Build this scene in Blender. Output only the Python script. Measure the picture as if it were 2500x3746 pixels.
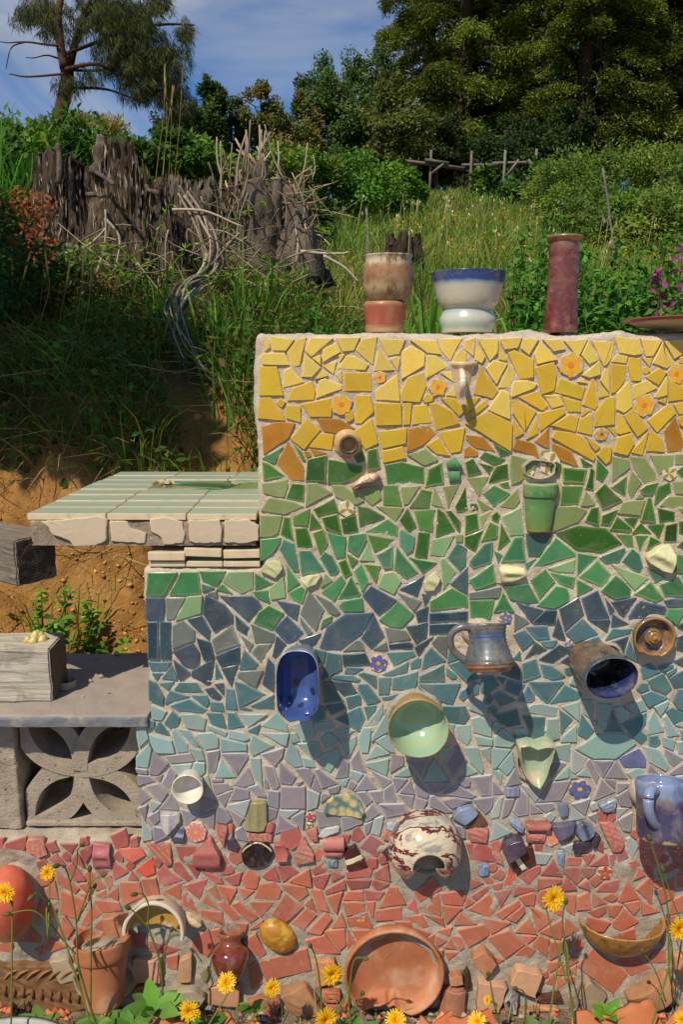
import bpy, bmesh, math, random
import numpy as np
from mathutils import Matrix, Vector
for o in list(bpy.data.objects): bpy.data.objects.remove(o)
S = bpy.context.scene; COL = S.collection
# ------------------------------------------------------------------ camera, world, sun, exposure
CAM = (0.0, -1.5, 1.41); PITCH = math.radians(11.1); F = 2917.0   # focal length in photo pixels, photo 2500 x 3746
cd = bpy.data.cameras.new('camera'); cd.sensor_fit = 'HORIZONTAL'; cd.sensor_width = 24.0; cd.lens = 24.0 * F / 2500
cd.clip_start = 0.02; cd.clip_end = 2000
cam = bpy.data.objects.new('camera', cd); COL.objects.link(cam)
cam.location = CAM; cam.rotation_euler = (math.pi / 2 - PITCH, 0, 0); S.camera = cam
SUN = Vector((-0.58, -1.0, 1.45)).normalized()
sl = bpy.data.lights.new('sun', 'SUN'); sl.energy = 4.4; sl.angle = math.radians(0.53); sl.color = (1.0, 0.90, 0.74)
so = bpy.data.objects.new('sun', sl); COL.objects.link(so); so.location = (-6, -10, 15)
so.rotation_euler = SUN.to_track_quat('Z', 'Y').to_euler()
wd = bpy.data.worlds.new('World'); S.world = wd; wd.use_nodes = True
def world():
    nt = wd.node_tree; N = nt.nodes; L = nt.links; N.clear()
    out = N.new('ShaderNodeOutputWorld'); bg = N.new('ShaderNodeBackground'); bg.inputs[1].default_value = 0.11
    sky = N.new('ShaderNodeTexSky'); sky.sky_type = 'NISHITA'; sky.sun_disc = False
    sky.sun_elevation = math.asin(SUN.z); sky.sun_rotation = math.atan2(SUN.x, SUN.y)
    sky.air_density = 1.0; sky.dust_density = 0.6; sky.ozone_density = 2.0; sky.altitude = 200
    tc = N.new('ShaderNodeTexCoord')
    mp = N.new('ShaderNodeMapping'); mp.inputs['Rotation'].default_value = (0.1, 0.75, 0.2); mp.inputs['Scale'].default_value = (2.6, 2.0, 5.5)
    mp.inputs['Location'].default_value = (0.35, 0.1, 0.2)
    n = N.new('ShaderNodeTexNoise'); n.inputs['Scale'].default_value = 1.25; n.inputs['Detail'].default_value = 7; n.inputs['Roughness'].default_value = 0.52
    n.inputs['Distortion'].default_value = 0.5
    r = N.new('ShaderNodeValToRGB'); r.color_ramp.elements[0].position = 0.48; r.color_ramp.elements[1].position = 0.74
    r.color_ramp.elements[0].color = (0, 0, 0, 1); r.color_ramp.elements[1].color = (0.85, 0.85, 0.85, 1)
    mx = N.new('ShaderNodeMix'); mx.data_type = 'RGBA'; mx.inputs[7].default_value = (5.4, 5.4, 5.4, 1)
    L.new(tc.outputs['Generated'], mp.inputs[0]); L.new(mp.outputs[0], n.inputs['Vector']); L.new(n.outputs[0], r.inputs[0])
    tn = N.new('ShaderNodeMix'); tn.data_type = 'RGBA'; tn.blend_type = 'MULTIPLY'; tn.inputs[0].default_value = 1; tn.inputs[7].default_value = (.42, .68, .95, 1); L.new(sky.outputs[0], tn.inputs[6])
    L.new(r.outputs[0], mx.inputs[0]); L.new(tn.outputs[2], mx.inputs[6]); L.new(mx.outputs[2], bg.inputs[0]); L.new(bg.outputs[0], out.inputs[0])
world()
S.view_settings.view_transform = 'Standard'; S.view_settings.look = 'None'; S.view_settings.exposure = 0.0; S.view_settings.gamma = 1
# ------------------------------------------------------------------ helpers
RNG = np.random.default_rng(7); random.seed(7)
def ray(u, v):
    a = (u - 1250) / F; b = (1873 - v) / F; s, c = math.sin(PITCH), math.cos(PITCH)
    return Vector((a, b * s + c, b * c - s))
def P(u, v, p=0.0):                       # photo pixel on the plane p metres in front of the wall face (y = -p)
    d = ray(u, v); t = (-p - CAM[1]) / d.y
    return Vector((CAM[0] + d.x * t, -p, CAM[2] + d.z * t))
K = 2500 / 1568.0
def Q(x, y, p=0.0): return P(x * K, y * K, p)
def mpp(p, v=1873):                       # metres per photo pixel at that depth
    a = P(1250, v, p); b = P(1260, v, p); return (b.x - a.x) / 10
def lin(c):
    if isinstance(c, str): c = tuple(int(c[i:i + 2], 16) for i in (0, 2, 4))
    c = [x / 255 for x in c]
    return tuple(x / 12.92 if x <= .04045 else ((x + .055) / 1.055) ** 2.4 for x in c)
def hsh(ix, iy, iz):
    n = (ix * 374761393 + iy * 668265263 + iz * 2147483647) & 0xffffffff
    n = ((n ^ (n >> 13)) * 1274126177) & 0xffffffff
    return ((n ^ (n >> 16)) & 0xffff) / 65535.0
def vn(x, y, z=0.0):                      # value noise -1..1, vectorised
    x, y, z = np.broadcast_arrays(np.asarray(x, float), np.asarray(y, float), np.asarray(z, float))
    i, j, k = np.floor(x).astype(np.int64), np.floor(y).astype(np.int64), np.floor(z).astype(np.int64)
    f, g, h = x - i, y - j, z - k
    f = f * f * (3 - 2 * f); g = g * g * (3 - 2 * g); h = h * h * (3 - 2 * h)
    r = 0
    for a in (0, 1):
        for b in (0, 1):
            for c in (0, 1):
                r = r + hsh(i + a, j + b, k + c) * (f if a else 1 - f) * (g if b else 1 - g) * (h if c else 1 - h)
    return r * 2 - 1
def fbm(x, y, z=0.0, o=4):
    r = 0; a = 1.0; s = 1.0
    for q in range(o):
        r = r + a * vn(np.asarray(x) * s + 17 * q, np.asarray(y) * s + 5 * q, np.asarray(z) * s + 31 * q); a *= .5; s *= 2.03
    return r
# ---- materials
MATS = {}
def node_mat(name):
    m = bpy.data.materials.new(name); m.use_nodes = True; nt = m.node_tree
    b = nt.nodes['Principled BSDF']; return m, nt, b
def mixc(nt, fac, a, b, blend='MIX'):
    x = nt.nodes.new('ShaderNodeMix'); x.data_type = 'RGBA'; x.blend_type = blend
    for s, i in ((fac, 0), (a, 6), (b, 7)):
        if hasattr(s, 'is_linked') or hasattr(s, 'links'): nt.links.new(s, x.inputs[i])
        else: x.inputs[i].default_value = s if i == 0 else (tuple(s) + (1,))[:4]
    return x.outputs[2]
def noise(nt, scale, detail=6, rough=.6, vec=None, dist=0.0, stretch=None, coord='Object'):
    n = nt.nodes.new('ShaderNodeTexNoise'); n.inputs['Scale'].default_value = scale; n.inputs['Detail'].default_value = detail
    n.inputs['Roughness'].default_value = rough; n.inputs['Distortion'].default_value = dist
    if vec is None:
        t = nt.nodes.new('ShaderNodeTexCoord'); vec = t.outputs[coord]
    if stretch:
        mp = nt.nodes.new('ShaderNodeMapping'); mp.inputs['Scale'].default_value = stretch; nt.links.new(vec, mp.inputs[0]); vec = mp.outputs[0]
    nt.links.new(vec, n.inputs['Vector']); return n.outputs[0]
def ramp(nt, fac, stops, interp='LINEAR'):
    r = nt.nodes.new('ShaderNodeValToRGB'); e = r.color_ramp.elements; r.color_ramp.interpolation = interp
    while len(e) < len(stops): e.new(0.5)
    for k, (p, c) in enumerate(stops):
        e[k].position = p; e[k].color = (tuple(c) if hasattr(c, '__len__') else (c, c, c))[:3] + (1,)
    nt.links.new(fac, r.inputs[0]); return r.outputs[0]
def bump(nt, b, h, strength=.3, dist=.002):
    n = nt.nodes.new('ShaderNodeBump'); n.inputs['Strength'].default_value = strength; n.inputs['Distance'].default_value = dist
    nt.links.new(h, n.inputs['Height']); nt.links.new(n.outputs[0], b.inputs['Normal'])
def M(name, c1, c2=None, scale=20, rough=.6, bs=0.0, bscale=60, bdist=.002, lo=.35, hi=.65, spec=.5, coat=0.0, stretch=None, c3=None, s3=90, lo3=.55, hi3=.7, coord='Object'):
    """two-tone mottled surface with optional specks c3 and bump"""
    if name in MATS: return MATS[name]
    m, nt, b = node_mat(name); c1 = lin(c1) if isinstance(c1, str) else c1
    c2 = c1 if c2 is None else (lin(c2) if isinstance(c2, str) else c2)
    out = ramp(nt, noise(nt, scale, 6, .62, stretch=stretch, coord=coord), [(lo, c1), (hi, c2)])
    if c3 is not None:
        f = ramp(nt, noise(nt, s3, 4, .6, coord=coord), [(lo3, 0), (hi3, 1)]); out = mixc(nt, f, out, lin(c3) if isinstance(c3, str) else c3)
    nt.links.new(out, b.inputs['Base Color']); b.inputs['Roughness'].default_value = rough
    b.inputs['Specular IOR Level'].default_value = spec; b.inputs['Coat Weight'].default_value = coat; b.inputs['Coat Roughness'].default_value = .08
    if bs: bump(nt, b, noise(nt, bscale, 5, .65, stretch=stretch, coord=coord), bs, bdist)
    MATS[name] = m; return m
def MZ(name, stops, z0, z1, wob=.1, wscale=30, rough=.2, c2=None, f2=(.5, .7), s2=60, bs=0.0, bscale=80, coat=.3, stretch=(1, 1, 1), bdist=.001):
    """glaze bands along the local z axis, edges run and wobble; stops = [(0..1, hex)]"""
    m, nt, b = node_mat(name); t = nt.nodes.new('ShaderNodeTexCoord'); sp = nt.nodes.new('ShaderNodeSeparateXYZ')
    nt.links.new(t.outputs['Object'], sp.inputs[0]); mr = nt.nodes.new('ShaderNodeMapRange'); nt.links.new(sp.outputs[2], mr.inputs[0])
    mr.inputs[1].default_value = z0; mr.inputs[2].default_value = z1
    ma = nt.nodes.new('ShaderNodeMath'); ma.operation = 'MULTIPLY_ADD'; nt.links.new(noise(nt, wscale, 4, .6, stretch=stretch), ma.inputs[0])
    ma.inputs[1].default_value = wob * 2; ad = nt.nodes.new('ShaderNodeMath'); ad.operation = 'SUBTRACT'; nt.links.new(mr.outputs[0], ad.inputs[0]); ad.inputs[1].default_value = wob
    nt.links.new(ad.outputs[0], ma.inputs[2])
    out = ramp(nt, ma.outputs[0], [(p, lin(c)) for p, c in stops])
    if c2: out = mixc(nt, ramp(nt, noise(nt, s2, 5, .65, stretch=stretch), [(f2[0], 0), (f2[1], 1)]), out, lin(c2))
    ds = ramp(nt, noise(nt, 24, 8, .75, dist=.5), [(.48, 0), (.72, .45)]); out = mixc(nt, ds, out, lin('b09c80'))       # dust and dried mortar film
    nt.links.new(out, b.inputs['Base Color']); b.inputs['Coat Weight'].default_value = coat; b.inputs['Coat Roughness'].default_value = .08
    nt.links.new(ramp(nt, noise(nt, 30, 7, .7), [(.3, rough), (.7, min(1, rough * 1.7 + .08))]), b.inputs['Roughness'])
    if bs: bump(nt, b, noise(nt, bscale, 4, .6, stretch=stretch), bs, bdist)
    return m
def attr_mat(name, rough, coat=0.0, nz=.12, nscale=40, trans=0.0, bs=.05, bscale=120, spec=.5, smear=0.0):
    m, nt, b = node_mat(name); a = nt.nodes.new('ShaderNodeAttribute'); a.attribute_name = 'Col'; ge = nt.nodes.new('ShaderNodeNewGeometry'); ps = ge.outputs['Position']
    f = ramp(nt, noise(nt, nscale, 5, .6, vec=ps), [(.3, 1 - nz), (.7, 1 + nz)])
    c = mixc(nt, 1.0, a.outputs[0], f, 'MULTIPLY'); b.inputs['Roughness'].default_value = rough
    if smear:                                 # pooled glaze, specks, and a film of grout left on the face
        c = mixc(nt, 1.0, c, ramp(nt, noise(nt, 420, 2, .5, vec=ps), [(.30, .80), (.42, 1), (.62, 1), (.75, 1.10)]), 'MULTIPLY')
        f2 = ramp(nt, noise(nt, 16, 8, .72, vec=ps, dist=.6), [(.50, 0), (.70, smear)]); c = mixc(nt, f2, c, lin('b5a690'))
        f3 = ramp(nt, noise(nt, 170, 4, .6, vec=ps), [(.66, 0), (.70, smear * 1.6)]); c = mixc(nt, f3, c, lin('c2b49c'))
        nt.links.new(ramp(nt, noise(nt, 22, 7, .7, vec=ps), [(.3, rough * .75), (.72, min(1, rough * 1.8 + .1))]), b.inputs['Roughness'])
    nt.links.new(c, b.inputs['Base Color'])
    b.inputs['Coat Weight'].default_value = coat; b.inputs['Coat Roughness'].default_value = .05; b.inputs['Specular IOR Level'].default_value = spec
    if bs: bump(nt, b, noise(nt, bscale, 4, .6, vec=ps), bs, .001)
    if trans:
        tr = nt.nodes.new('ShaderNodeBsdfTranslucent'); nt.links.new(c, tr.inputs[0]); ms = nt.nodes.new('ShaderNodeMixShader'); ms.inputs[0].default_value = trans
        nt.links.new(b.outputs[0], ms.inputs[1]); nt.links.new(tr.outputs[0], ms.inputs[2]); nt.links.new(ms.outputs[0], nt.nodes['Material Output'].inputs[0])
    return m
# ---- objects
def link(name, me, parent=None, mat=None, loc=None, mtx=None):
    o = bpy.data.objects.new(name, me); COL.objects.link(o)
    if mat is not None and me is not None and not me.materials: me.materials.append(mat)
    if mtx is not None: o.matrix_world = mtx
    elif loc is not None: o.location = loc
    if parent is not None:
        o.parent = parent; o.matrix_parent_inverse = parent_m(parent).inverted()
    return o
def parent_m(o): return o.matrix_basis.copy()   # parts keep world = basis
def tag(o, label=None, cat=None, group=None, kind=None):
    for k, v in (('label', label), ('category', cat), ('group', group), ('kind', kind)):
        if v: o[k] = v
    return o
def thing(name, label, cat, loc=(0, 0, 0), group=None):
    o = link(name, None, loc=loc); o.empty_display_size = .05; return tag(o, label, cat, group)
def mesh(name, verts, faces, cols=None, smooth=False):
    me = bpy.data.meshes.new(name); verts = np.asarray(verts, np.float32)
    if isinstance(faces, np.ndarray):
        n, k = faces.shape; me.vertices.add(len(verts)); me.vertices.foreach_set('co', verts.ravel())
        me.loops.add(n * k); me.loops.foreach_set('vertex_index', faces.astype(np.int32).ravel())
        me.polygons.add(n); me.polygons.foreach_set('loop_start', np.arange(0, n * k, k, dtype=np.int32))
        me.update(calc_edges=True)
    else: me.from_pydata([tuple(map(float, v)) for v in verts], [], [tuple(f) for f in faces])
    if cols is not None:
        a = me.color_attributes.new('Col', 'FLOAT_COLOR', 'POINT'); c = np.ones((len(verts), 4), np.float32); c[:, :3] = cols; a.data.foreach_set('color', c.ravel())
    if smooth: me.polygons.foreach_set('use_smooth', np.ones(len(me.polygons), bool))
    me.update(); return me
def frame(loc, axis=(0, -1, 0), xdir=(1, 0, 0)):          # local z = axis, local x close to xdir
    z = Vector(axis).normalized(); x = Vector(xdir); x = (x - z * x.dot(z)).normalized(); y = z.cross(x)
    m = Matrix((x, y, z)).transposed().to_4x4(); m.translation = Vector(loc); return m
class Buf:
    """collects tubes, boxes, leaves, blades into one mesh"""
    def __init__(s): s.v = []; s.f3 = []; s.c = []; s.n = 0
    def add(s, v, f, c):
        v = np.asarray(v, float).reshape(-1, 3); f = np.asarray(f, np.int64).reshape(-1, 3)
        s.v.append(v); s.f3.append(f + s.n); c = np.asarray(c, float)
        s.c.append(np.broadcast_to(c, (len(v), 3)).copy()); s.n += len(v)
    def tube(s, pts, rad, c=(.3, .2, .1), k=6, cap=True):
        pts = np.asarray(pts, float); n = len(pts); rad = np.broadcast_to(np.asarray(rad, float), (n,))
        t = np.gradient(pts, axis=0); t /= np.linalg.norm(t, axis=1)[:, None] + 1e-9
        up = np.array([.13, .31, .94]) if abs(t[:, 2]).mean() < .8 else np.array([.94, .31, .1])
        a = np.cross(t, up); a /= np.linalg.norm(a, axis=1)[:, None] + 1e-9; b = np.cross(t, a)
        th = np.linspace(0, 2 * math.pi, k, endpoint=False)
        v = (pts[:, None] + rad[:, None, None] * (np.cos(th)[None, :, None] * a[:, None] + np.sin(th)[None, :, None] * b[:, None])).reshape(-1, 3)
        i = np.arange(n - 1)[:, None] * k; j = np.arange(k)[None]; j2 = (j + 1) % k
        f = np.concatenate([np.stack([i + j, i + j2, i + k + j2], -1).reshape(-1, 3), np.stack([i + j, i + k + j2, i + k + j], -1).reshape(-1, 3)])
        if cap:
            e = [[0, q + 1, q] for q in range(1, k - 1)] + [[(n - 1) * k, (n - 1) * k + q, (n - 1) * k + q + 1] for q in range(1, k - 1)]
            f = np.concatenate([f, np.array(e)])
        s.add(v, f, c if np.ndim(c) == 1 else np.repeat(np.asarray(c), k, axis=0))
    def leaves(s, ce, d, nr, ln, wd, col, fold=.18):
        ce = np.asarray(ce, float); n = len(ce)
        if not n: return
        d = d / (np.linalg.norm(d, axis=1)[:, None] + 1e-9); nr = nr - d * (nr * d).sum(1)[:, None]; nr /= np.linalg.norm(nr, axis=1)[:, None] + 1e-9
        sd = np.cross(d, nr); ln = np.broadcast_to(ln, (n,))[:, None]; wd = np.broadcast_to(wd, (n,))[:, None]
        v = np.stack([ce, ce + d * ln * .45 + sd * wd * .5 + nr * wd * fold, ce + d * ln, ce + d * ln * .45 - sd * wd * .5 + nr * wd * fold], 1).reshape(-1, 3)
        q = np.arange(n)[:, None] * 4; f = np.concatenate([q + [[0, 1, 2]], q + [[0, 2, 3]]])
        s.add(v, f, np.repeat(np.broadcast_to(col, (n, 3)), 4, axis=0))
    def blades(s, ba, up, bend, ln, wd, col, tipcol=None):
        ba = np.asarray(ba, float); n = len(ba)
        if not n: return
        up = np.broadcast_to(up, (n, 3)); up = up / np.linalg.norm(up, axis=1)[:, None]; ln = np.broadcast_to(ln, (n,))[:, None]; wd = np.broadcast_to(wd, (n,))[:, None]
        sd = np.cross(up, RNG.normal(size=(n, 3))); sd /= np.linalg.norm(sd, axis=1)[:, None] + 1e-9
        m1 = ba + up * ln * .4 + bend * ln * .12; m2 = ba + up * ln * .75 + bend * ln * .42; tp = ba + up * ln * .95 + bend * ln * .95
        v = np.stack([ba - sd * wd * .4, ba + sd * wd * .4, m1 - sd * wd * .5, m1 + sd * wd * .5, m2 - sd * wd * .35, m2 + sd * wd * .35, tp], 1).reshape(-1, 3)
        q = np.arange(n)[:, None] * 7; f = np.concatenate([q + [[a, b, c]] for a, b, c in ((0, 1, 3), (0, 3, 2), (2, 3, 5), (2, 5, 4), (4, 5, 6))])
        col = np.broadcast_to(col, (n, 3)); tc = col if tipcol is None else np.broadcast_to(tipcol, (n, 3))
        cc = np.stack([col, col, col, col, .5 * (col + tc), .5 * (col + tc), tc], 1).reshape(-1, 3); s.add(v, f, cc)
    def box(s, lo, hi, c):
        (a, b, d), (e, f, g) = lo, hi
        v = [(x, y, z) for x in (a, e) for y in (b, f) for z in (d, g)]
        s.add(v, [(0, 1, 3), (0, 3, 2), (4, 6, 7), (4, 7, 5), (0, 4, 5), (0, 5, 1), (2, 3, 7), (2, 7, 6), (0, 2, 6), (0, 6, 4), (1, 5, 7), (1, 7, 3)], c)
    def build(s, name, mat, parent=None, smooth=False, loc=(0, 0, 0), mtx=None):
        v = np.concatenate(s.v); 
        if mtx is None: v = v - np.asarray(loc)
        me = mesh(name, v, np.concatenate(s.f3), np.concatenate(s.c), smooth)
        return link(name, me, parent, mat, loc=loc, mtx=mtx)
def lathe(name, prof, mat, parent=None, mtx=None, seg=48, wob=0.0, cut=None, scale=(1, 1), rip=None, seed=0, smooth=True, arc=None, colour=None):
    """surface of revolution round local z; prof = [(r, z)] outside up, over the rim, inside down. cut(theta, r, z) -> (r, z) breaks or bends it; arc=(a0,a1) keeps a sector"""
    full = arc is None; a0, a1 = arc or (0, 2 * math.pi)
    th = np.linspace(a0, a1, seg, endpoint=not full); V = []
    for (r, z) in prof:
        for t in th:
            rr, zz = r, z
            if wob: rr *= 1 + wob * float(vn(math.cos(t) * 1.4 + seed, math.sin(t) * 1.4, z * 18 + seed))
            if rip: rr += rip[0] * math.sin(z * rip[1])
            if cut: rr, zz = cut(t, rr, zz)
            V.append((rr * math.cos(t) * scale[0], rr * math.sin(t) * scale[1], zz))
    Fs = []; n = len(prof)
    for i in range(n - 1):
        for j in range(seg if full else seg - 1):
            k = (j + 1) % seg; Fs.append((i * seg + j, i * seg + k, (i + 1) * seg + k, (i + 1) * seg + j))
    me = mesh(name, V, Fs, None, smooth)
    bm = bmesh.new(); bm.from_mesh(me); bmesh.ops.remove_doubles(bm, verts=bm.verts, dist=1e-6); bmesh.ops.recalc_face_normals(bm, faces=bm.faces); bm.to_mesh(me); bm.free()
    if smooth: me.polygons.foreach_set('use_smooth', np.ones(len(me.polygons), bool))
    return link(name, me, parent, mat, mtx=mtx)
def swept(name, pts, rad, mat, parent=None, k=10, flat=1.0, mtx=None, n=None):
    """smooth tube through control points (Catmull-Rom), oval section"""
    pts = [Vector(p) for p in pts]; out = []; rr = []; rad = list(rad) if hasattr(rad, '__len__') else [rad] * len(pts); st = n or 6
    for i in range(len(pts) - 1):
        p0, p1, p2, p3 = pts[max(i - 1, 0)], pts[i], pts[i + 1], pts[min(i + 2, len(pts) - 1)]
        for q in range(st):
            t = q / st; out.append(.5 * (2 * p1 + (p2 - p0) * t + (2 * p0 - 5 * p1 + 4 * p2 - p3) * t * t + (3 * p1 - p0 - 3 * p2 + p3) * t ** 3)); rr.append(rad[i] * (1 - t) + rad[i + 1] * t)
    out.append(pts[-1]); rr.append(rad[-1]); b = Buf(); b.tube([tuple(p) for p in out], rr, (1, 1, 1), k)
    return b.build(name, mat, parent, True, mtx=mtx) if mtx is not None else b.build(name, mat, parent, True)
def wpath(pts, n=12, wob=.0, seed=0):     # smooth 3-D polyline through points
    pts = np.asarray(pts, float); t = np.linspace(0, len(pts) - 1, n); i = np.clip(t.astype(int), 0, len(pts) - 2); f = (t - i)[:, None]; 
    p = lambda k: pts[np.clip(k, 0, len(pts) - 1)]
    p0, p1, p2, p3 = p(i - 1), p(i), p(i + 1), p(i + 2)
    o = .5 * (2 * p1 + (p2 - p0) * f + (2 * p0 - 5 * p1 + 4 * p2 - p3) * f ** 2 + (3 * p1 - p0 - 3 * p2 + p3) * f ** 3)
    if wob: o = o + wob * np.stack([vn(t * 1.3 + seed, seed), vn(t * 1.3 + seed, seed + 9.5), vn(t * 1.3, seed + 22.1)], 1)
    return o
# ------------------------------------------------------------------ terrain
def terrain(x, y, detail=True):
    x = np.asarray(x, float); y = np.asarray(y, float)
    zr = np.interp(y, [-9, -3, 0.3, .5, 1, 3, 6, 12, 18, 25, 40, 70, 140, 600], [-.5, -.1, .03, .5, 1.22, 1.44, 2.02, 3.3, 4.85, 5.7, 7.5, 9, 10, 10])
    zl = np.interp(y, [-9, -3, 0.3, .45, .8, 1.05, 1.3, 1.6, 2.1, 2.6, 3.2, 4.2, 6, 12, 18, 25, 40, 70, 140, 600], [-.5, -.1, .03, .2, .42, .58, .98, 1.25, 1.48, 1.66, 1.84, 2.25, 2.9, 4.4, 5.4, 6.0, 7.5, 9, 10, 10])
    w = np.clip((x + .25 + .17 * np.maximum(y - 2.6, 0)) / (.25 + .06 * np.maximum(y, 0)), 0, 1); w = w * w * (3 - 2 * w); z = zl * (1 - w) + zr * w
    if detail:
        bank = np.exp(-((y - 1.25) / .55) ** 2) * (1 - w)
        z = z + bank * (.12 * fbm(x * 4, y * 4, 3.3) + .06 * np.abs(fbm(x * 13, y * 13, 1.7)) + .018 * fbm(x * 45, y * 45)) + np.where(y > .4, .03, .012) * fbm(x * 1.7, y * 1.7, 8, 3) + np.where(y > 8, .12, 0) * fbm(x * .4, y * .4, 2, 3)
    return z
def grid_lines(a, b, fine, g=1.12):
    c = list(np.arange(a, b + 1e-6, fine)); s = fine
    while c[-1] < 500: s *= g; c.append(c[-1] + s)
    return c
gy = list(-np.array(grid_lines(0, .3, .06, 1.35))[::-1][:-1][-26:]) + grid_lines(0, 3.2, .022, 1.055)
hx = grid_lines(0, 1.7, .035, 1.10); gx = [-v for v in hx[::-1]][:-1] + hx
gx, gy = np.array(gx), np.array(gy); X, Y = np.meshgrid(gx, gy); Z = terrain(X, Y)
nx, ny = len(gx), len(gy); ii = (np.arange(ny - 1)[:, None] * nx + np.arange(nx - 1)[None]).ravel()
gme = mesh('ground', np.stack([X, Y, Z], -1).reshape(-1, 3), np.stack([ii, ii + 1, ii + nx + 1, ii + nx], 1), None, True)
def ground_mat():
    m, nt, b = node_mat('ground_soil'); t = nt.nodes.new('ShaderNodeTexCoord'); sp = nt.nodes.new('ShaderNodeSeparateXYZ'); nt.links.new(t.outputs['Object'], sp.inputs[0])
    clay = ramp(nt, noise(nt, 5, 8, .65), [(.25, lin('7a5430')), (.5, lin('a87a42')), (.72, lin('c89a5c'))])
    litter = ramp(nt, noise(nt, 9, 8, .7), [(.3, lin('3a3020')), (.6, lin('5f5330')), (.75, lin('7a6a42'))])
    mr = nt.nodes.new('ShaderNodeMapRange'); mr.inputs[1].default_value = 1.35; mr.inputs[2].default_value = 1.9; nt.links.new(sp.outputs[1], mr.inputs[0])
    mr2 = nt.nodes.new('ShaderNodeMapRange'); mr2.inputs[1].default_value = .25; mr2.inputs[2].default_value = .4; nt.links.new(sp.outputs[1], mr2.inputs[0])
    c = mixc(nt, mr.outputs[0], clay, litter); dirt = ramp(nt, noise(nt, 30, 8, .7), [(.3, lin('6b5a44')), (.7, lin('a3907a'))])
    c = mixc(nt, mr2.outputs[0], dirt, c); nt.links.new(c, b.inputs['Base Color']); b.inputs['Roughness'].default_value = .95; b.inputs['Specular IOR Level'].default_value = .1
    v = nt.nodes.new('ShaderNodeTexVoronoi'); v.inputs['Scale'].default_value = 13; v.feature = 'DISTANCE_TO_EDGE'; nd = nt.nodes.new('ShaderNodeTexNoise'); nd.inputs['Scale'].default_value = 9; nd.inputs['Detail'].default_value = 5; nt.links.new(t.outputs['Object'], nd.inputs['Vector']); nt.links.new(mixc(nt, .22, t.outputs['Object'], nd.outputs[1]), v.inputs[0])
    r = ramp(nt, v.outputs[0], [(0, 0), (.05, 1)]); n2 = noise(nt, 26, 9, .72); mm = nt.nodes.new('ShaderNodeMath'); mm.operation = 'MULTIPLY_ADD'; nt.links.new(r, mm.inputs[0]); mm.inputs[1].default_value = .12; nt.links.new(n2, mm.inputs[2])
    bump(nt, b, mm.outputs[0], .8, .03); return m
gr = link('ground', gme, None, ground_mat()); tag(gr, kind='structure')
# ------------------------------------------------------------------ the mosaic wall
def zone_edge_u(v):                          # left edge of the wall in photo pixels
    if v < 2085: return 945
    if v < 2640: return 535
    if v < 3075: return 508
    return -140
Wc = {}
ZT = P(1250, 1222).z; ZS = P(700, 2078).z; ZB = P(300, 3072).z; ZM = P(520, 2640).z
XU = P(941, 1600).x; XM = P(534, 2300).x; XM2 = P(506, 2850).x; XR = .95; XL = -1.05
wall = thing('mosaic_wall', 'stepped garden wall covered in broken tile mosaic from yellow down to red', 'wall', (0, .1, .03))
def rough_block(name, x0, x1, z0, z1, y0, y1, mat, parent, res=.004, rnd=.012, amp=.0022, edge=.006, topround=True, seed=0):
    """front, left, right and top sheet of a hand-plastered block: rounded, lumpy edges"""
    nx = max(4, int((x1 - x0) / res)); nz = max(4, int((z1 - z0) / res)); ny = max(4, int((y1 - y0) / .012))
    # cross profile runs: left side (back->front), front, right side; rows go bottom->top and over the top to the back
    xs = [(x0, y1 - (y1 - y0) * k / ny) for k in range(ny)] + [(x0 + (x1 - x0) * k / nx, y0) for k in range(nx + 1)] + [(x1, y0 + (y1 - y0) * (k + 1) / ny) for k in range(ny)]
    zs = [z0 + (z1 - z0) * k / nz for k in range(nz + 1)]
    A = np.array(xs); n = len(A); V = []
    for r, z in enumerate(zs): V.append(np.stack([A[:, 0], A[:, 1], np.full(n, z)], 1))
    for k in range(1, ny):                    # top
        f = k / ny; yy = y0 + (y1 - y0) * f; V.append(np.stack([A[:, 0], np.maximum(A[:, 1], yy), np.full(n, z1)], 1))
    V = np.array(V); R, C, _ = V.shape; v = V.reshape(-1, 3); o = v.copy()
    cx = np.clip(v[:, 0], x0 + rnd, x1 - rnd); cy = np.clip(v[:, 1], y0 + rnd, 9); cz = np.clip(v[:, 2], -9, z1 - rnd if topround else 99)
    d = np.stack([v[:, 0] - cx, v[:, 1] - cy, v[:, 2] - cz], 1); l = np.linalg.norm(d, axis=1); nr = d / np.maximum(l, 1e-9)[:, None]
    v = np.where(l[:, None] > 1e-9, np.stack([cx, cy, cz], 1) + nr * np.minimum(l, rnd)[:, None], v)
    ed = np.clip((l - rnd * .98) / (rnd * .4), 0, 1)                       # corner zones get coarse lumps
    h = amp * fbm(v[:, 0] * 22 + seed, v[:, 2] * 22, v[:, 1] * 22, 4) + .0012 * vn(v[:, 0] * 210, v[:, 2] * 210, v[:, 1] * 210)
    h2 = edge * fbm(v[:, 0] * 14 + 3, v[:, 2] * 14, v[:, 1] * 14 + seed, 4)
    side = np.clip((np.abs(nr[:, 0]) + np.clip(nr[:, 2], 0, 1)), 0, 1)
    v = v + nr * (h + h2 * side)[:, None]
    i = (np.arange(R - 1)[:, None] * C + np.arange(C - 1)[None]).ravel()
    me = mesh(name, v, np.stack([i, i + 1, i + C + 1, i + C], 1), None, True); return link(name, me, parent, mat)
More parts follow.
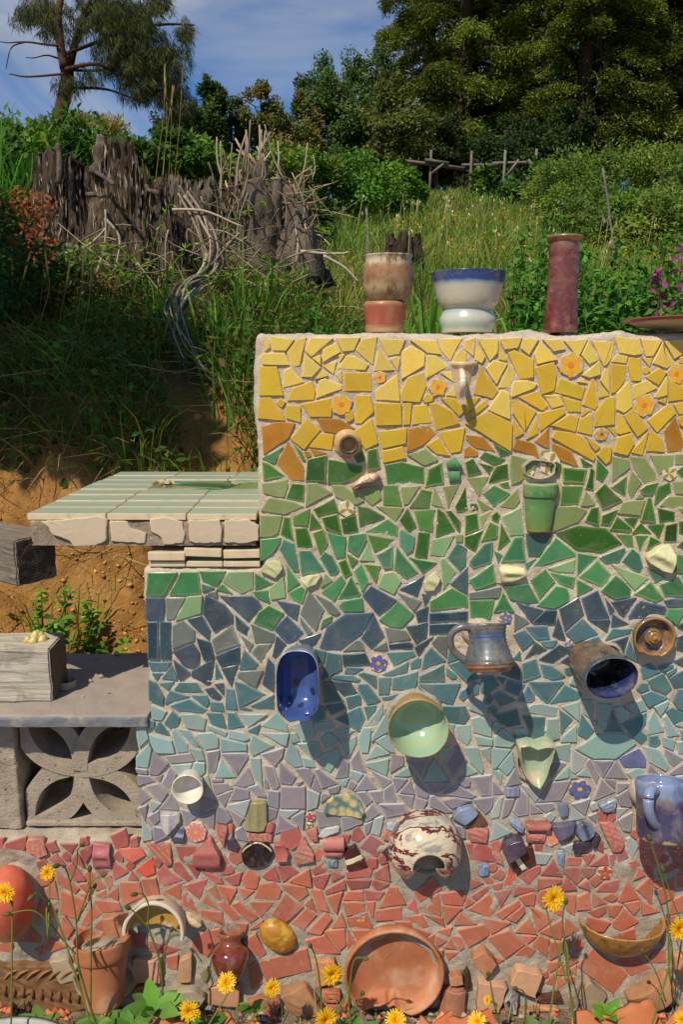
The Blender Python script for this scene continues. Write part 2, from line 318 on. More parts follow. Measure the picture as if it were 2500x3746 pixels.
def grout_mat():
    m, nt, b = node_mat('cement_grout'); t = nt.nodes.new('ShaderNodeTexCoord'); sp = nt.nodes.new('ShaderNodeSeparateXYZ'); nt.links.new(t.outputs['Object'], sp.inputs[0])
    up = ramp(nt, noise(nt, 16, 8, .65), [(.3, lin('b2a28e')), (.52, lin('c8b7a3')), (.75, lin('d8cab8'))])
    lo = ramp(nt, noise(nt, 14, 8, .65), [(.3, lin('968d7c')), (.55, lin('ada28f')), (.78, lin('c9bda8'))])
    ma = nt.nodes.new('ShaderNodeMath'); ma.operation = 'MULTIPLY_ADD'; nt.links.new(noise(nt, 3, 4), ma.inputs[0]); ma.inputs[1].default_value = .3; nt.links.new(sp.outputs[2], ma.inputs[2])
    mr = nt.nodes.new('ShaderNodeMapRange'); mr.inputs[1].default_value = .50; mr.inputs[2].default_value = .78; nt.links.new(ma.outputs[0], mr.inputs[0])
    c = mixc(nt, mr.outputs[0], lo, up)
    sp2 = ramp(nt, noise(nt, 420, 2, .5), [(.32, .72), (.5, 1), (.72, 1.12)]); c = mixc(nt, 1.0, c, sp2, 'MULTIPLY')
    nt.links.new(c, b.inputs['Base Color']); b.inputs['Roughness'].default_value = .95; b.inputs['Specular IOR Level'].default_value = .15
    mm = nt.nodes.new('ShaderNodeMath'); mm.operation = 'MULTIPLY_ADD'; nt.links.new(noise(nt, 300, 4, .7), mm.inputs[0]); mm.inputs[1].default_value = .6; nt.links.new(noise(nt, 70, 5, .7), mm.inputs[2])
    bump(nt, b, mm.outputs[0], .65, .004); return m
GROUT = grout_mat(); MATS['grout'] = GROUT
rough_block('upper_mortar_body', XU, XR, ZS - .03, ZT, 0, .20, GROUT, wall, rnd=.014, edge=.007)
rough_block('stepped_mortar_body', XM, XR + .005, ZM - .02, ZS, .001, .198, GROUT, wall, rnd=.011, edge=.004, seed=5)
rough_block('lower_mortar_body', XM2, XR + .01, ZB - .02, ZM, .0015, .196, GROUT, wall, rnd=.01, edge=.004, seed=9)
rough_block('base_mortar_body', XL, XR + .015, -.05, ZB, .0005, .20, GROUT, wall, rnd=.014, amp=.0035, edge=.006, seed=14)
# ------------------------------------------------------------------ mosaic tiles: outlines noted as pixels in enlarged views of the photo (origin u, v and enlargement), code = glaze
TILES = [
(900,1200,1.96,"""y 133,65 180,132 133,167
y 162,62 352,90 295,167 185,162
y 352,90 435,72 392,265 330,280 290,180
y 468,75 630,78 545,150 475,210 425,158
y 640,75 818,72 780,158 685,168
y 838,82 940,66 910,260 790,155
y 958,78 1147,88 1105,190 1020,205
y 1175,88 1362,92 1400,190 1300,180
y 1388,82 1552,80 1468,235 1405,165
y 550,155 650,110 682,178 548,255
y 425,185 538,278 472,350 397,347
y 478,215 540,190 542,268
y 105,215 128,180 275,178 318,265 125,262
Y 102,278 228,280 272,480 100,480
y 330,283 425,385 268,425 278,310
y 552,268 658,238 635,335
y 668,195 705,195 675,240
y 720,203 780,205 875,265 850,303 660,293
y 960,137 1062,298 922,305
y 1042,225 1075,203 1107,222 1088,305
y 1115,175 1185,132 1287,185 1280,270 1113,367
y 1296,198 1362,200 1440,275 1296,357
y 1493,210 1545,150 1575,180 1575,245 1493,248
y 488,380 552,297 592,350
y 643,330 692,308 690,395
Y 700,318 895,320 898,450 697,450
y 505,500 525,385 560,360 690,410 690,435
Y 295,517 335,430 410,425 478,378 498,445 490,512
y 930,450 1087,335 1103,520 935,512
Y 1113,465 1165,355 1270,323 1300,435 1258,533 1128,525
y 1400,322 1470,316 1485,382
y 1440,485 1492,422 1502,492
Y 88,645 102,505 190,502 265,605 283,665
Y 290,555 390,560 390,675 288,643
Y 397,548 612,503 610,635 458,635
Y 782,487 890,487 915,600 825,682 780,680
Y 925,540 1120,545 1120,690 928,695
Y 1127,540 1193,543 1178,688 1125,690
Y 1200,560 1300,550 1327,675 1195,690
Y 1310,545 1365,537 1475,600 1527,682 1360,730
Y 1400,503 1495,503 1570,590 1530,628
o 117,712 220,675 347,680 305,795 122,915
Y 435,647 537,735 418,878 320,795
o 505,653 688,653 782,710 705,765 565,745
Y 778,745 908,652 950,830 862,872
Y 947,742 1158,718 1150,822 985,865
o 1165,728 1310,698 1360,755 1265,840 1150,885
Y 1385,752 1568,718 1540,880 1470,895
Y 527,757 628,762 612,880 457,857
Y 978,875 1120,845 1143,928 988,960
Y 1302,840 1388,787 1463,912 1370,900
h 340,828 400,890 422,945 405,945
m 115,932 272,848 205,972
o 455,862 575,895 490,915
o 420,885 455,880 465,920 440,932"""),
(1700,1200,1.96,"""y 0,88 75,75 65,200 0,150
y 95,82 242,80 242,168 178,235
y 85,112 147,200 122,250 75,225
y 250,130 298,222 290,235 247,225
y 255,80 417,70 390,140 290,153
y 413,82 525,85 460,190 408,145
y 540,105 665,230 523,262 503,190
y 563,85 690,82 720,150 640,165
y 712,88 880,85 815,212
y 890,103 950,232 895,257 838,190
y 910,100 1070,97 1045,230 1015,270 990,268
y 1070,62 1250,85 1265,185 1200,198 1105,182
y 1258,83 1408,90 1340,208 1295,200
y 1418,112 1497,250 1448,287 1350,250
y 1435,100 1590,85 1590,180 1510,228
Y 312,185 360,162 493,228 495,350 392,368
Y 505,288 637,245 652,340 640,448 555,475
y 157,290 210,232 305,255 225,405
y 245,430 320,268 363,340 325,428
y 835,340 965,233 970,345 895,360
y 1053,240 1090,192 1170,205 1160,253
Y 1180,210 1260,225 1262,380 1195,377 1167,258
y 1245,210 1345,212 1320,297
Y 1045,262 1148,270 1145,370 1095,455 1052,465
y 1005,290 1030,310 1035,458 975,372
Y 1287,350 1388,287 1440,325 1385,410
Y 65,480 112,285 160,330 245,440 195,510
y 345,378 440,375 515,405 490,435 333,495
y 815,385 855,360 882,402
Y 680,362 865,430 832,520 643,462
Y 838,545 895,370 935,370 950,560 935,585
y 945,365 1040,485 962,503
y 1090,455 1175,367 1200,560 1140,610 1088,585
y 1202,410 1300,370 1372,430 1207,510
y 1362,495 1440,360 1455,400 1450,478 1385,497
Y 1460,375 1590,440 1590,510 1458,528
y 165,590 265,443 325,475 330,660
Y 390,495 525,455 593,560 558,592
Y 350,510 515,605 435,743 350,610
Y 523,610 712,563 717,610 545,735
y 570,487 675,482 703,550 628,573
Y 690,490 832,530 835,605 735,600
Y 940,600 1010,500 1075,500 1075,690 930,705
Y 838,632 855,585 905,592
Y 1390,525 1440,507 1435,545
Y 1490,548 1590,515 1590,620 1535,630
Y 1310,660 1455,545 1513,605 1380,745
Y 1142,628 1210,575 1308,720 1240,775
Y 0,510 130,500 40,600 0,610
Y 40,600 150,520 170,550 10,665
Y 5,685 165,597 340,688 330,885
Y 350,655 423,755 365,783
Y 443,795 515,645 522,755
Y 625,700 755,618 818,645 795,745
Y 808,740 832,652 910,615 912,765
Y 1085,750 1088,625 1110,612 1193,742 1120,760
o 1432,740 1518,630 1568,780 1550,880 1460,885
Y 1020,712 1082,725 1075,775
Y 652,740 780,755 860,795 935,925 920,955 625,792
Y 1075,888 1095,790 1190,757 1215,830 1172,912
Y 1195,890 1322,733 1275,910
Y 1330,740 1413,795 1430,885 1305,880
Y 855,768 970,855 930,878
Y 950,905 985,853 1053,855 1040,950 1010,970
o 10,758 135,785 215,882 75,855 15,800
o 375,795 512,830 550,938 350,865
o 500,820 605,715 605,872
o 615,825 760,875 810,990 770,985 612,925
o 0,870 35,845 90,880 92,915 0,925
g 210,830 315,890 255,908
g 115,925 145,890 285,940 215,980"""),
(900,1600,1.96,"""o 305,25 372,140 408,200 412,305 318,300 220,185
h 120,178 160,185 283,275 130,305
g 437,155 575,127 570,315 425,312
G 590,160 725,170 840,195 832,260 690,325 587,325
h 865,92 938,82 960,215 862,230
s 1165,125 1285,85 1370,160 1280,200
G 995,200 1130,175 1275,210 1275,318 1015,325
g 1285,355 1305,230 1398,185 1417,330
s 118,333 300,305 300,355 275,425 205,420 130,395
g 290,435 330,330 417,340 410,460
s 440,335 505,327 540,365 615,400 430,493
s 615,342 690,342 845,455 790,482 640,420
s 795,375 950,350 968,440 905,485
s 170,435 330,460 410,495 270,550 110,525
g 490,515 630,440 660,530 515,557
h 987,348 1092,345 1125,490 988,478
s 1118,358 1245,350 1160,475 1127,478
h 1175,495 1260,375 1330,390 1315,500
s 1355,362 1415,500 1330,480
s 1415,355 1525,340 1450,500
g 1500,495 1580,340 1600,525 1515,530
g 805,492 880,505 985,565 820,633
s 932,488 1127,503 1072,595
g 1105,595 1160,510 1225,640 1165,672
h 1203,530 1350,518 1335,675 1240,660
g 1378,515 1440,555 1500,655 1360,710
g 1437,530 1470,525 1535,600 1530,670 1500,650
s 105,560 262,562 235,680 175,708 105,708
g 270,572 318,575 347,745 250,690
h 345,565 457,515 440,628 340,622
g 470,540 538,638 457,655
g 545,578 660,547 687,688 570,645
g 680,590 785,560 800,668 697,682
m 860,675 1015,585 1085,635 1093,708
g 358,655 438,650 480,778 368,780
h 483,685 555,658 585,760 532,833
e 587,685 718,712 712,845 648,862
e 725,790 742,703 855,683 860,740 800,845
l 810,875 870,742 915,880
h 877,697 1055,730 1010,780 920,810
t 1098,690 1120,660 1208,708 1195,805 1155,832 1100,760
g 1240,682 1315,685 1295,858 1215,845
l 1340,735 1500,700 1425,855 1325,845
t 1450,860 1515,762 1580,790 1570,910 1530,945
m 108,730 245,717 240,755 190,825 108,880
t 245,800 275,735 352,770 378,955 340,955
t 385,815 462,812 562,950 400,975
t 530,865 565,820 620,850 668,945 640,985 600,985
h 725,830 800,880 755,920
g 665,895 718,872 760,970 700,1000
t 933,845 1048,782 1045,930 985,935
e 1080,785 1225,960 1150,1015 1060,950
e 1172,860 1360,895 1265,975"""),
(1700,1600,1.96,"""s 340,130 530,180 420,240 400,310 340,335 325,220
g 5,180 70,147 120,245 25,270
g 95,170 210,210 180,265
g 215,205 308,183 315,297 165,340
s 25,293 170,280 100,420
h 255,330 310,318 320,355 280,360
m 133,405 220,340 328,400 255,440 208,490
s 255,490 340,430 375,365 395,450 355,505
s 82,432 205,515 120,530
g 0,540 85,522 100,655 0,690
s 108,560 195,525 130,640
h 120,738 185,602 235,625 228,710
g 0,712 130,665 75,820 0,770
g 262,615 325,735 240,795
l 265,570 405,505 425,690 330,697
t 435,690 628,690 535,838 460,842
t 37,870 130,765 200,750 190,895 65,935 40,910
t 213,810 265,840 240,900
e 355,718 415,713 435,880 265,885
t 435,905 510,868 450,940
e 655,722 797,835 790,850 490,930
e 808,830 950,855 805,985
l 607,940 785,878 780,965 660,960
D 665,682 820,632 1010,650 1135,765 975,822 795,795
t 970,855 1145,790 1152,815 1110,885 1010,892
t 1130,890 1205,795 1250,830 1278,930 1245,975
s 655,495 790,490 868,520 815,600 625,670
g 693,207 873,222 850,325 710,318
g 905,218 932,240 925,372 870,360
g 955,165 1030,245 985,315 940,285
g 830,150 918,200 850,207
s 1060,140 1175,165 1185,215 1058,315
s 1195,140 1285,140 1370,260 1365,300 1290,320 1250,280
s 1338,132 1497,128 1485,205 1395,262
s 1505,125 1590,120 1590,205 1505,205
g 1045,345 1165,275 1155,425
s 1205,245 1268,320 1195,435 1168,370
g 1260,375 1300,345 1395,320 1350,405 1280,408
g 1380,360 1470,325 1478,395 1362,485
s 1490,315 1590,310 1590,400 1510,400
h 700,350 843,352 808,480 688,483
s 870,388 928,468 920,487 835,485
g 930,405 1005,330 1135,455 985,522
s 1100,540 1140,460 1290,445 1260,555
s 1230,438 1260,405 1292,435
g 1305,432 1340,435 1370,590 1355,607 1258,590
s 1408,485 1455,425 1590,425 1590,480 1500,505
g 1388,510 1500,535 1500,590 1400,597
g 865,598 910,500 965,495 963,628
g 985,560 1095,515 1045,622 978,618
g 1040,655 1090,567 1195,645 1175,668
g 1150,580 1235,578 1210,635
g 1200,685 1260,615 1335,685
g 1320,630 1428,620 1390,712
g 1440,630 1522,613 1515,740 1430,742
s 1535,510 1590,505 1590,570
h 1090,688 1200,693 1207,780 1165,780
h 1225,705 1312,705 1255,820
g 1330,710 1400,745 1300,805
g 1540,605 1590,602 1590,690 1540,685
m 1500,960 1530,840 1590,860 1590,970
g 1520,770 1590,690 1590,795"""),
(500,2050,1.96,"""e 85,88 280,88 195,245 70,245
e 318,85 440,85 457,235 240,240
e 450,80 632,82 575,183 470,140
l 660,85 835,82 835,200 750,235 620,145
t 472,172 560,195 472,218
m 570,205 615,168 685,235
m 850,95 968,165 855,205
l 1050,105 1065,260 965,275 950,200
e 838,222 935,213 955,300 860,260
m 1078,35 1170,165 1085,228
l 1325,185 1355,100 1400,142
e 1335,225 1475,108 1503,150 1415,285
m 1085,230 1180,185 1218,205 1185,302 1120,275
b 72,268 197,270 185,418 72,420
n 205,270 345,270 265,415 210,418
l 365,260 478,252 470,375 275,432 350,350
b 500,250 630,315 690,390 690,440 555,508 470,370
n 507,235 575,225 575,262
b 595,248 822,250 868,285 890,325 800,430
e 950,322 1052,375 975,490 845,440 880,365
b 1008,290 1163,320 1145,425 1085,385
n 1240,225 1345,355 1285,500 1178,380
n 1280,242 1395,300 1452,370 1420,388 1380,370
n 1175,402 1257,510 1225,530 1180,450
b 365,420 470,398 525,500 518,565 415,480
B 78,440 158,442 160,700 85,698
B 165,442 242,445 243,702 168,702
n 262,470 340,432 415,500 415,568 260,625
B 708,390 810,485 790,535 718,490
n 545,565 690,462 745,600 565,658
n 820,455 985,525 980,575 845,585
b 1080,400 1185,510 1090,597 990,490
b 1165,570 1315,522 1280,585 1215,615
b 1122,630 1150,595 1180,625
b 265,655 405,597 445,655 440,730 400,765 335,745 325,700
B 430,552 525,580 550,690 485,712
B 567,685 735,615 735,735 605,758
n 742,530 838,600 815,655
n 825,655 870,605 960,600 890,725
b 1003,538 1085,610 995,698 975,680
c 770,640 868,738 840,765 737,775
c 87,728 240,732 210,782 110,785
b 260,705 375,795 300,850
c 115,805 180,805 140,850
c 185,835 250,755 287,848
b 395,790 555,702 548,880 515,898 395,830
c 568,735 622,845 568,848
b 612,775 728,742 685,905
n 725,820 740,795 900,790 850,905
b 945,705 985,745 980,940 905,880
c 158,875 275,870 232,930
b 555,880 630,872 625,975
m 1320,495 1340,420 1400,400 1395,440"""),
(1200,2050,2.24,"""e 210,90 275,32 330,155 330,175 275,245
h 300,30 430,45 390,170
l 415,200 460,110 545,92 597,175 545,272 420,215
b 790,120 730,290 595,230
l 925,0 945,-20 1047,90 945,230
b 1145,55 1135,268 1012,190
e 1160,150 1350,28 1370,175 1215,235
n 1155,265 1410,213 1400,300 1160,312
m 835,330 1020,222 1143,285 1148,375 838,400
b 775,275 840,290 790,370
b 283,290 355,213 560,325 405,440
n 570,260 762,335 705,408
m 425,480 575,335 705,448 620,535 540,553
e 80,310 190,125 265,270 240,295
e 95,370 140,325 275,303 287,415 130,410
b 155,430 365,422 275,595 100,720 -65,715 0,530
b 380,450 465,625 350,725 272,645
B 715,415 818,375 805,482 727,498
B 830,418 1143,412 1143,498 832,508
B 832,518 1090,510 985,600 832,605
m 1163,325 1368,325 1340,470 1250,495 1170,455
e 1430,255 1520,410 1350,415
b 640,540 815,505 805,630 725,680
n 465,537 630,560 675,635 500,668
n 130,738 240,648 275,655 298,728
n 365,725 480,668 490,720
b 497,685 660,665 690,685 685,715 505,720
b 708,710 862,618 850,660 740,785
n 845,665 900,615 980,620 968,785
c -10,750 100,770 110,880 -40,970
B 120,772 305,758 345,835 130,850
c 487,755 705,740 715,775 540,855
c 845,715 960,815 775,880 795,770
c 680,840 735,800 760,805 750,870 685,885
c 450,930 655,835 645,915 500,942
c 140,915 155,873 280,880 220,918
c 35,960 60,940 200,940 260,975 245,988
c 755,935 945,855 950,980 755,985
c 978,830 990,740 1085,800
c 990,850 1120,805 1200,900 1240,960 1140,1000 1060,920
c 250,930 290,915 400,945 400,1050
c 415,955 525,952 505,1085 415,1090
c 535,950 738,900 715,1060 515,1045
b 10,990 190,1000 235,1075 110,1095
c 975,885 1050,930 1045,955 1010,960 975,925"""),
(1800,2050,2.24,"""m 720,130 865,0 970,110 905,215
l 965,30 1030,35 1140,105 1285,130 1160,240 1090,130
t 1268,50 1415,130 1335,165
m 320,160 435,75 510,165 390,305
m 483,95 680,135 665,225 560,190
m 700,150 820,220 700,285
e 105,210 300,195 372,320 290,345 150,310
e 375,365 525,210 610,225 630,270 625,330 500,385
e 890,240 1005,115 1055,175 1135,215 1130,290 1100,320 1010,310
m 1170,270 1300,170 1400,300 1340,335
e 1375,200 1535,125 1590,220 1590,290 1415,290
b 555,390 710,298 750,430 600,570
b 733,310 870,245 910,405 962,460 785,470
b 930,310 1000,400 965,430
b 970,320 1110,315 1150,285 1197,310 1080,455 1040,420
b 1125,455 1205,330 1430,380 1415,430 1250,470 1125,475
b 1410,330 1490,315 1590,320 1590,375 1440,378
e 1440,390 1590,385 1510,525 1420,450
b 182,340 410,405 310,500
n 190,435 305,495 185,570
B 330,508 435,408 525,408 505,527
c 275,545 450,532 470,635 355,645
b 545,465 600,640 500,610
c 610,590 740,475 865,600 720,645 690,675
b 800,487 965,485 940,588
b 990,443 1115,515 980,535
c 930,640 985,558 1140,560 1125,590
c 720,690 760,650 880,620 925,685 775,725
b 930,680 1125,620 1080,770 985,720
c 1130,660 1195,830 1085,770
c 175,610 260,570 350,645 245,735
b 265,800 360,660 455,725
c 405,665 525,650 500,700 440,705
b 385,805 545,688 650,730 490,845
b 555,835 690,725 755,720 690,880
c 240,840 365,795 410,940 250,990
c 390,840 495,850 605,930 500,970 420,945
c 290,990 580,985 455,1165 380,1120
a 630,1000 665,920 720,1030
c 1220,880 1310,840 1385,905 1240,960
c 1380,870 1480,850 1480,880 1390,905
c 1430,910 1510,865 1510,905 1450,955
c 1280,980 1400,920 1470,1040 1420,1085 1300,1030
c 1450,960 1590,890 1590,1050 1500,1060
b 1480,830 1590,780 1590,890
B 1525,540 1590,490 1590,570
c 180,800 230,735 240,820
b 80,930 170,830 235,900 225,980
c 35,955 115,960 90,1010
c 110,1060 130,970 275,1010 215,1105"""),
(480,2500,2.24,"""c 150,-30 205,-10 270,110 260,170 150,130
c 350,40 400,-10 540,-10 585,65 500,62
c 275,160 315,50 470,100
c 500,95 625,95 640,150 610,185
c 325,180 480,125 620,210 580,235 400,215
b 600,45 665,25 745,110 715,135 630,90
b 680,0 770,-10 765,105
c 645,145 755,150 770,218 645,210
c 780,40 845,50 872,200 770,200
c 850,-20 960,10 1105,85 880,190
c 980,180 1165,90 1170,205 1030,195
c 885,205 920,192 985,210
a 170,180 285,230 245,305 175,300
c 268,310 340,222 405,285 380,340 320,362 270,325
A 408,255 530,248 615,290 595,385 455,365
c 625,242 740,245 780,355 660,325
c 788,235 850,238 920,340 790,362
a 885,250 1110,250 960,350
a 1070,340 1190,240 1275,330 1280,385
c 960,380 1060,330 1035,405
a 380,360 460,370 580,520 500,490
a 625,335 785,400 765,430 640,375
a 805,380 920,400 970,450 920,465 795,435
A 540,415 675,402 712,450 710,515 605,535
a 330,405 360,372 465,500 465,550 370,558
a 155,420 335,470 355,560 200,560 170,520
c 190,375 240,300 325,420
a 50,340 110,350 135,450 65,515 50,430
A 990,410 1155,505 990,585 960,490
A 1060,400 1305,410 1285,505 1240,495
a 730,440 945,490 950,540 730,550
a 45,600 155,485 170,520 140,680 45,680
a 1300,475 1350,515 1400,665 1345,685 1250,600
A 1345,480 1520,470 1550,570 1490,610
A 480,530 575,545 605,635 530,625
v 180,555 300,645 215,740 150,725
v 290,595 495,570 515,625 330,648
A 330,665 495,655 465,720 400,740
A 520,645 605,645 600,740 570,765 505,720
v 612,565 720,550 685,720 620,725
v 748,570 940,572 955,600 870,735
A 740,620 865,765 680,768
A 975,605 1070,608 1090,865 1000,760
v 1065,580 1250,530 1235,600 1175,675
v 960,685 1010,810 930,838 835,820
v 1095,675 1175,685 1215,830 1185,860 1135,830
v 1225,640 1350,770 1325,822 1220,800
v 1335,700 1440,680 1500,755 1460,850
v 45,690 125,700 125,735 55,720
v 62,750 160,755 205,800 110,812 62,835
v 185,770 250,745 235,800
v 320,690 365,740 340,800 300,850 255,825
v 125,840 240,815 300,880 250,960
v 65,845 155,935 75,985
v 335,880 390,1035 225,1025
w 175,945 240,975 175,1040 155,1000
v 65,1020 130,995 120,1130
v 140,1080 225,1035 225,1110 185,1145
w 585,770 635,750 680,915 600,860
v 670,775 745,772 745,798 672,800
v 675,815 780,812 830,855 690,900
v 705,920 828,872 760,1005
v 845,850 960,870 960,940 810,945
v 960,850 1050,825 1095,915 1020,905
w 785,985 970,945 925,1080
v 780,1005 920,1095 870,1165
v 695,1060 720,1000 780,1030 815,1105 780,1135 695,1125
v 570,935 705,970 560,1060
v 555,1090 685,1040 680,1180
v 405,1030 560,1065 450,1170
w 95,1110 165,1190 165,1270 95,1280
v 180,1160 260,1175 290,1240 190,1290
v 1230,835 1425,832 1425,1010 1225,1010
v 1130,870 1210,880 1200,1015 1120,990
v 1100,760 1135,850 1090,830
v 1345,800 1400,800 1370,822
v 1515,765 1555,890 1480,850
w 1440,865 1545,900 1525,1000 1440,1030
v 1120,1015 1195,1030 1190,1080 1130,1110
w 1225,1035 1385,1035 1290,1095
v 1210,1065 1355,1170 1180,1215
v 1320,1090 1415,1050 1405,1175
v 860,1200 900,1175 950,1280 870,1260
A 1410,605 1480,620 1510,685 1430,680"""),
(1100,2500,2.24,"""c 190,0 240,-10 350,140 200,155
c 370,115 480,88 490,165 390,205
c 480,0 555,0 655,130 540,165 470,50
c 665,110 855,60 875,110 680,132
c 885,70 955,72 950,100 900,108
c 960,10 1060,110 965,100
c 980,0 1300,0 1240,160 1110,125
c 1320,60 1385,25 1400,70 1330,130 1298,105
A 1415,105 1545,180 1535,265 1390,205
c 215,185 360,165 375,205 255,250
c 290,290 485,185 535,295 490,388
c 520,190 615,180 600,235 548,290
a 675,150 675,250 625,335 540,335 610,255
c 690,215 755,170 745,245 695,245
a 680,265 730,265 710,400 580,480 600,400
c 1165,180 1345,178 1380,250 1340,318 1165,300
A 1280,350 1385,340 1395,440 1360,505 1290,440
A 1400,290 1465,270 1568,320 1568,430 1420,390
A 1425,425 1568,450 1568,510 1460,505
A 1345,520 1450,515 1495,700 1485,735 1395,650
A 1480,540 1568,515 1568,660
a 500,360 575,360 550,555 485,555 465,480
a 320,480 460,410 460,470 395,600
a 280,375 345,360 430,385 330,470
A 10,470 110,450 160,550 80,590
A 150,600 300,530 330,600 240,720 190,690
A 105,310 250,295 285,380 130,415
a 170,450 240,400 330,480 210,520
a 620,505 730,570 540,620
a 610,460 700,425 770,560 740,555
A 540,650 730,615 700,745 560,690
v 735,575 840,590 845,650 722,725
A 770,750 885,685 920,745 790,762
v 485,535 548,720 430,695 412,640
v 270,765 335,600 390,650 380,760
a 410,700 510,735 465,805 415,755
a 325,785 410,765 375,835 330,825
v 565,690 740,780 735,810 660,850
v 530,745 615,860 425,880
v 115,700 150,690 310,810 170,855
v 230,855 325,830 300,880 240,890
v 745,760 890,775 780,905
v 805,890 905,790 940,905
v 945,750 1055,905 1035,930 945,905
v 540,880 670,870 680,965 605,980
v 675,865 745,815 780,960 680,945
v 790,900 925,915 910,1010
v 470,890 545,885 580,950 535,985
v 860,620 1040,615 990,770
A 995,790 1085,610 1210,790
v 1180,640 1285,475 1365,640 1265,780
v 1025,815 1215,815 1190,880 1060,890
v 1120,910 1290,820 1440,910 1380,945
v 1370,770 1568,745 1568,905 1455,910
A 1345,650 1445,720 1355,750
v 640,980 840,975 870,1050 700,1085
v 945,930 1040,965 990,1070 945,1035
v 1055,930 1100,915 1240,1035 1190,1045 1055,990
v 1185,955 1320,925 1395,955 1240,1010
v 1025,1020 1195,1075 1180,1090 1030,1090
v 535,1050 595,980 650,1055 540,1130
v 330,1095 505,1090 505,1145 345,1210
v 130,1040 320,1095 320,1140 155,1165
w 600,1110 680,1090 640,1240 570,1220
v 525,1150 580,1130 575,1190 535,1225
v 890,1030 990,1090 930,1105
v 1095,1165 1235,1090 1200,1180 1100,1210
v 935,1145 985,1130 990,1200 950,1210
v 1180,1210 1240,1155 1330,1170 1340,1250 1200,1250
v 1425,950 1568,930 1568,1010 1510,1055
v 165,930 195,895 235,910 170,960
a 1220,330 1258,330 1250,400"""),
(1800,2500,2.24,"""c 215,140 290,10 340,60 350,125 320,145
c 0,90 70,70 200,140 60,185
c 480,160 600,15 735,90 700,120
A 245,220 340,170 430,165 540,190 520,262 340,235
c 0,260 200,195 235,330 110,355
c 255,270 435,275 415,470 330,460
A 20,425 80,365 200,460 150,510 25,500
A 170,370 260,365 300,430 230,450
A 455,290 535,285 548,440 445,460
c 555,210 655,290 565,400
A 580,190 710,150 710,300
A 735,135 820,130 835,200 810,290 755,240
c 735,245 835,380 770,445 705,410
A 585,430 695,335 690,470 570,470
A 820,310 850,305 850,340
A 525,510 660,490 640,650 530,620
A 680,535 850,425 1100,400 1195,490 1030,610 830,612
A 865,165 985,175 905,380 870,330
c 990,220 1090,410 915,405
c 1070,330 1270,230 1265,320 1160,440
A 1005,200 1070,190 1135,230 1060,300
A 1090,190 1230,130 1265,215 1170,245
c 1225,90 1280,55 1430,110 1280,185
a 1335,190 1440,140 1430,200 1385,265
a 1325,225 1410,400 1270,420 1275,320
a 1405,280 1430,265 1535,420 1430,430
c 1425,220 1500,180 1590,230 1590,290 1490,320
A 1490,330 1590,290 1590,360
a 1405,435 1505,460 1480,550 1410,520
A 1520,470 1590,465 1590,570 1525,565
A 1240,500 1380,530 1450,650 1420,710 1290,640
v 1420,530 1560,610 1490,665 1420,600
u 1040,610 1200,530 1260,610 1255,680 1090,680
A 1100,720 1200,690 1250,720 1215,760 1160,785
v 1300,670 1365,740 1310,770 1265,755
v 1440,745 1590,640 1590,730
w 660,540 785,610 745,685 680,725 652,715
v 770,640 810,620 875,740 855,805
v 830,625 990,625 910,755
v 930,760 1030,620 1110,765
A 500,790 640,650 635,755
v 500,640 610,640 490,760
A 640,725 715,770 645,775
A 700,745 765,690 800,755
v 370,965 490,800 640,785 560,945
v 830,955 900,785 1010,890
v 930,780 1010,790 1010,850
v 1015,815 1130,815 1025,895
v 1020,910 1140,840 1135,1000 1055,985
v 670,985 825,935 780,1080
w 655,1010 760,1095 655,1110
v 800,1080 865,1060 860,1130
w 1015,1020 1140,1010 1030,1105
v 1040,1110 1140,1060 1130,1200 1080,1190
v 180,1040 240,880 300,930 300,1060 215,1075
w 240,825 300,850 380,940 360,965
v 360,985 495,980 510,1020 450,1050
v 310,980 410,1050 320,1055
v 95,950 175,945 130,1060 90,1080
w 0,1030 55,935 100,940 70,1080 0,1100
v 100,830 180,685 235,805 130,830
A 45,690 165,560 180,690 110,750
A 0,525 160,540 40,690 0,690
A 0,700 85,720 75,810
v 0,790 85,890 0,900
w 0,1210 50,1120 155,1220"""),
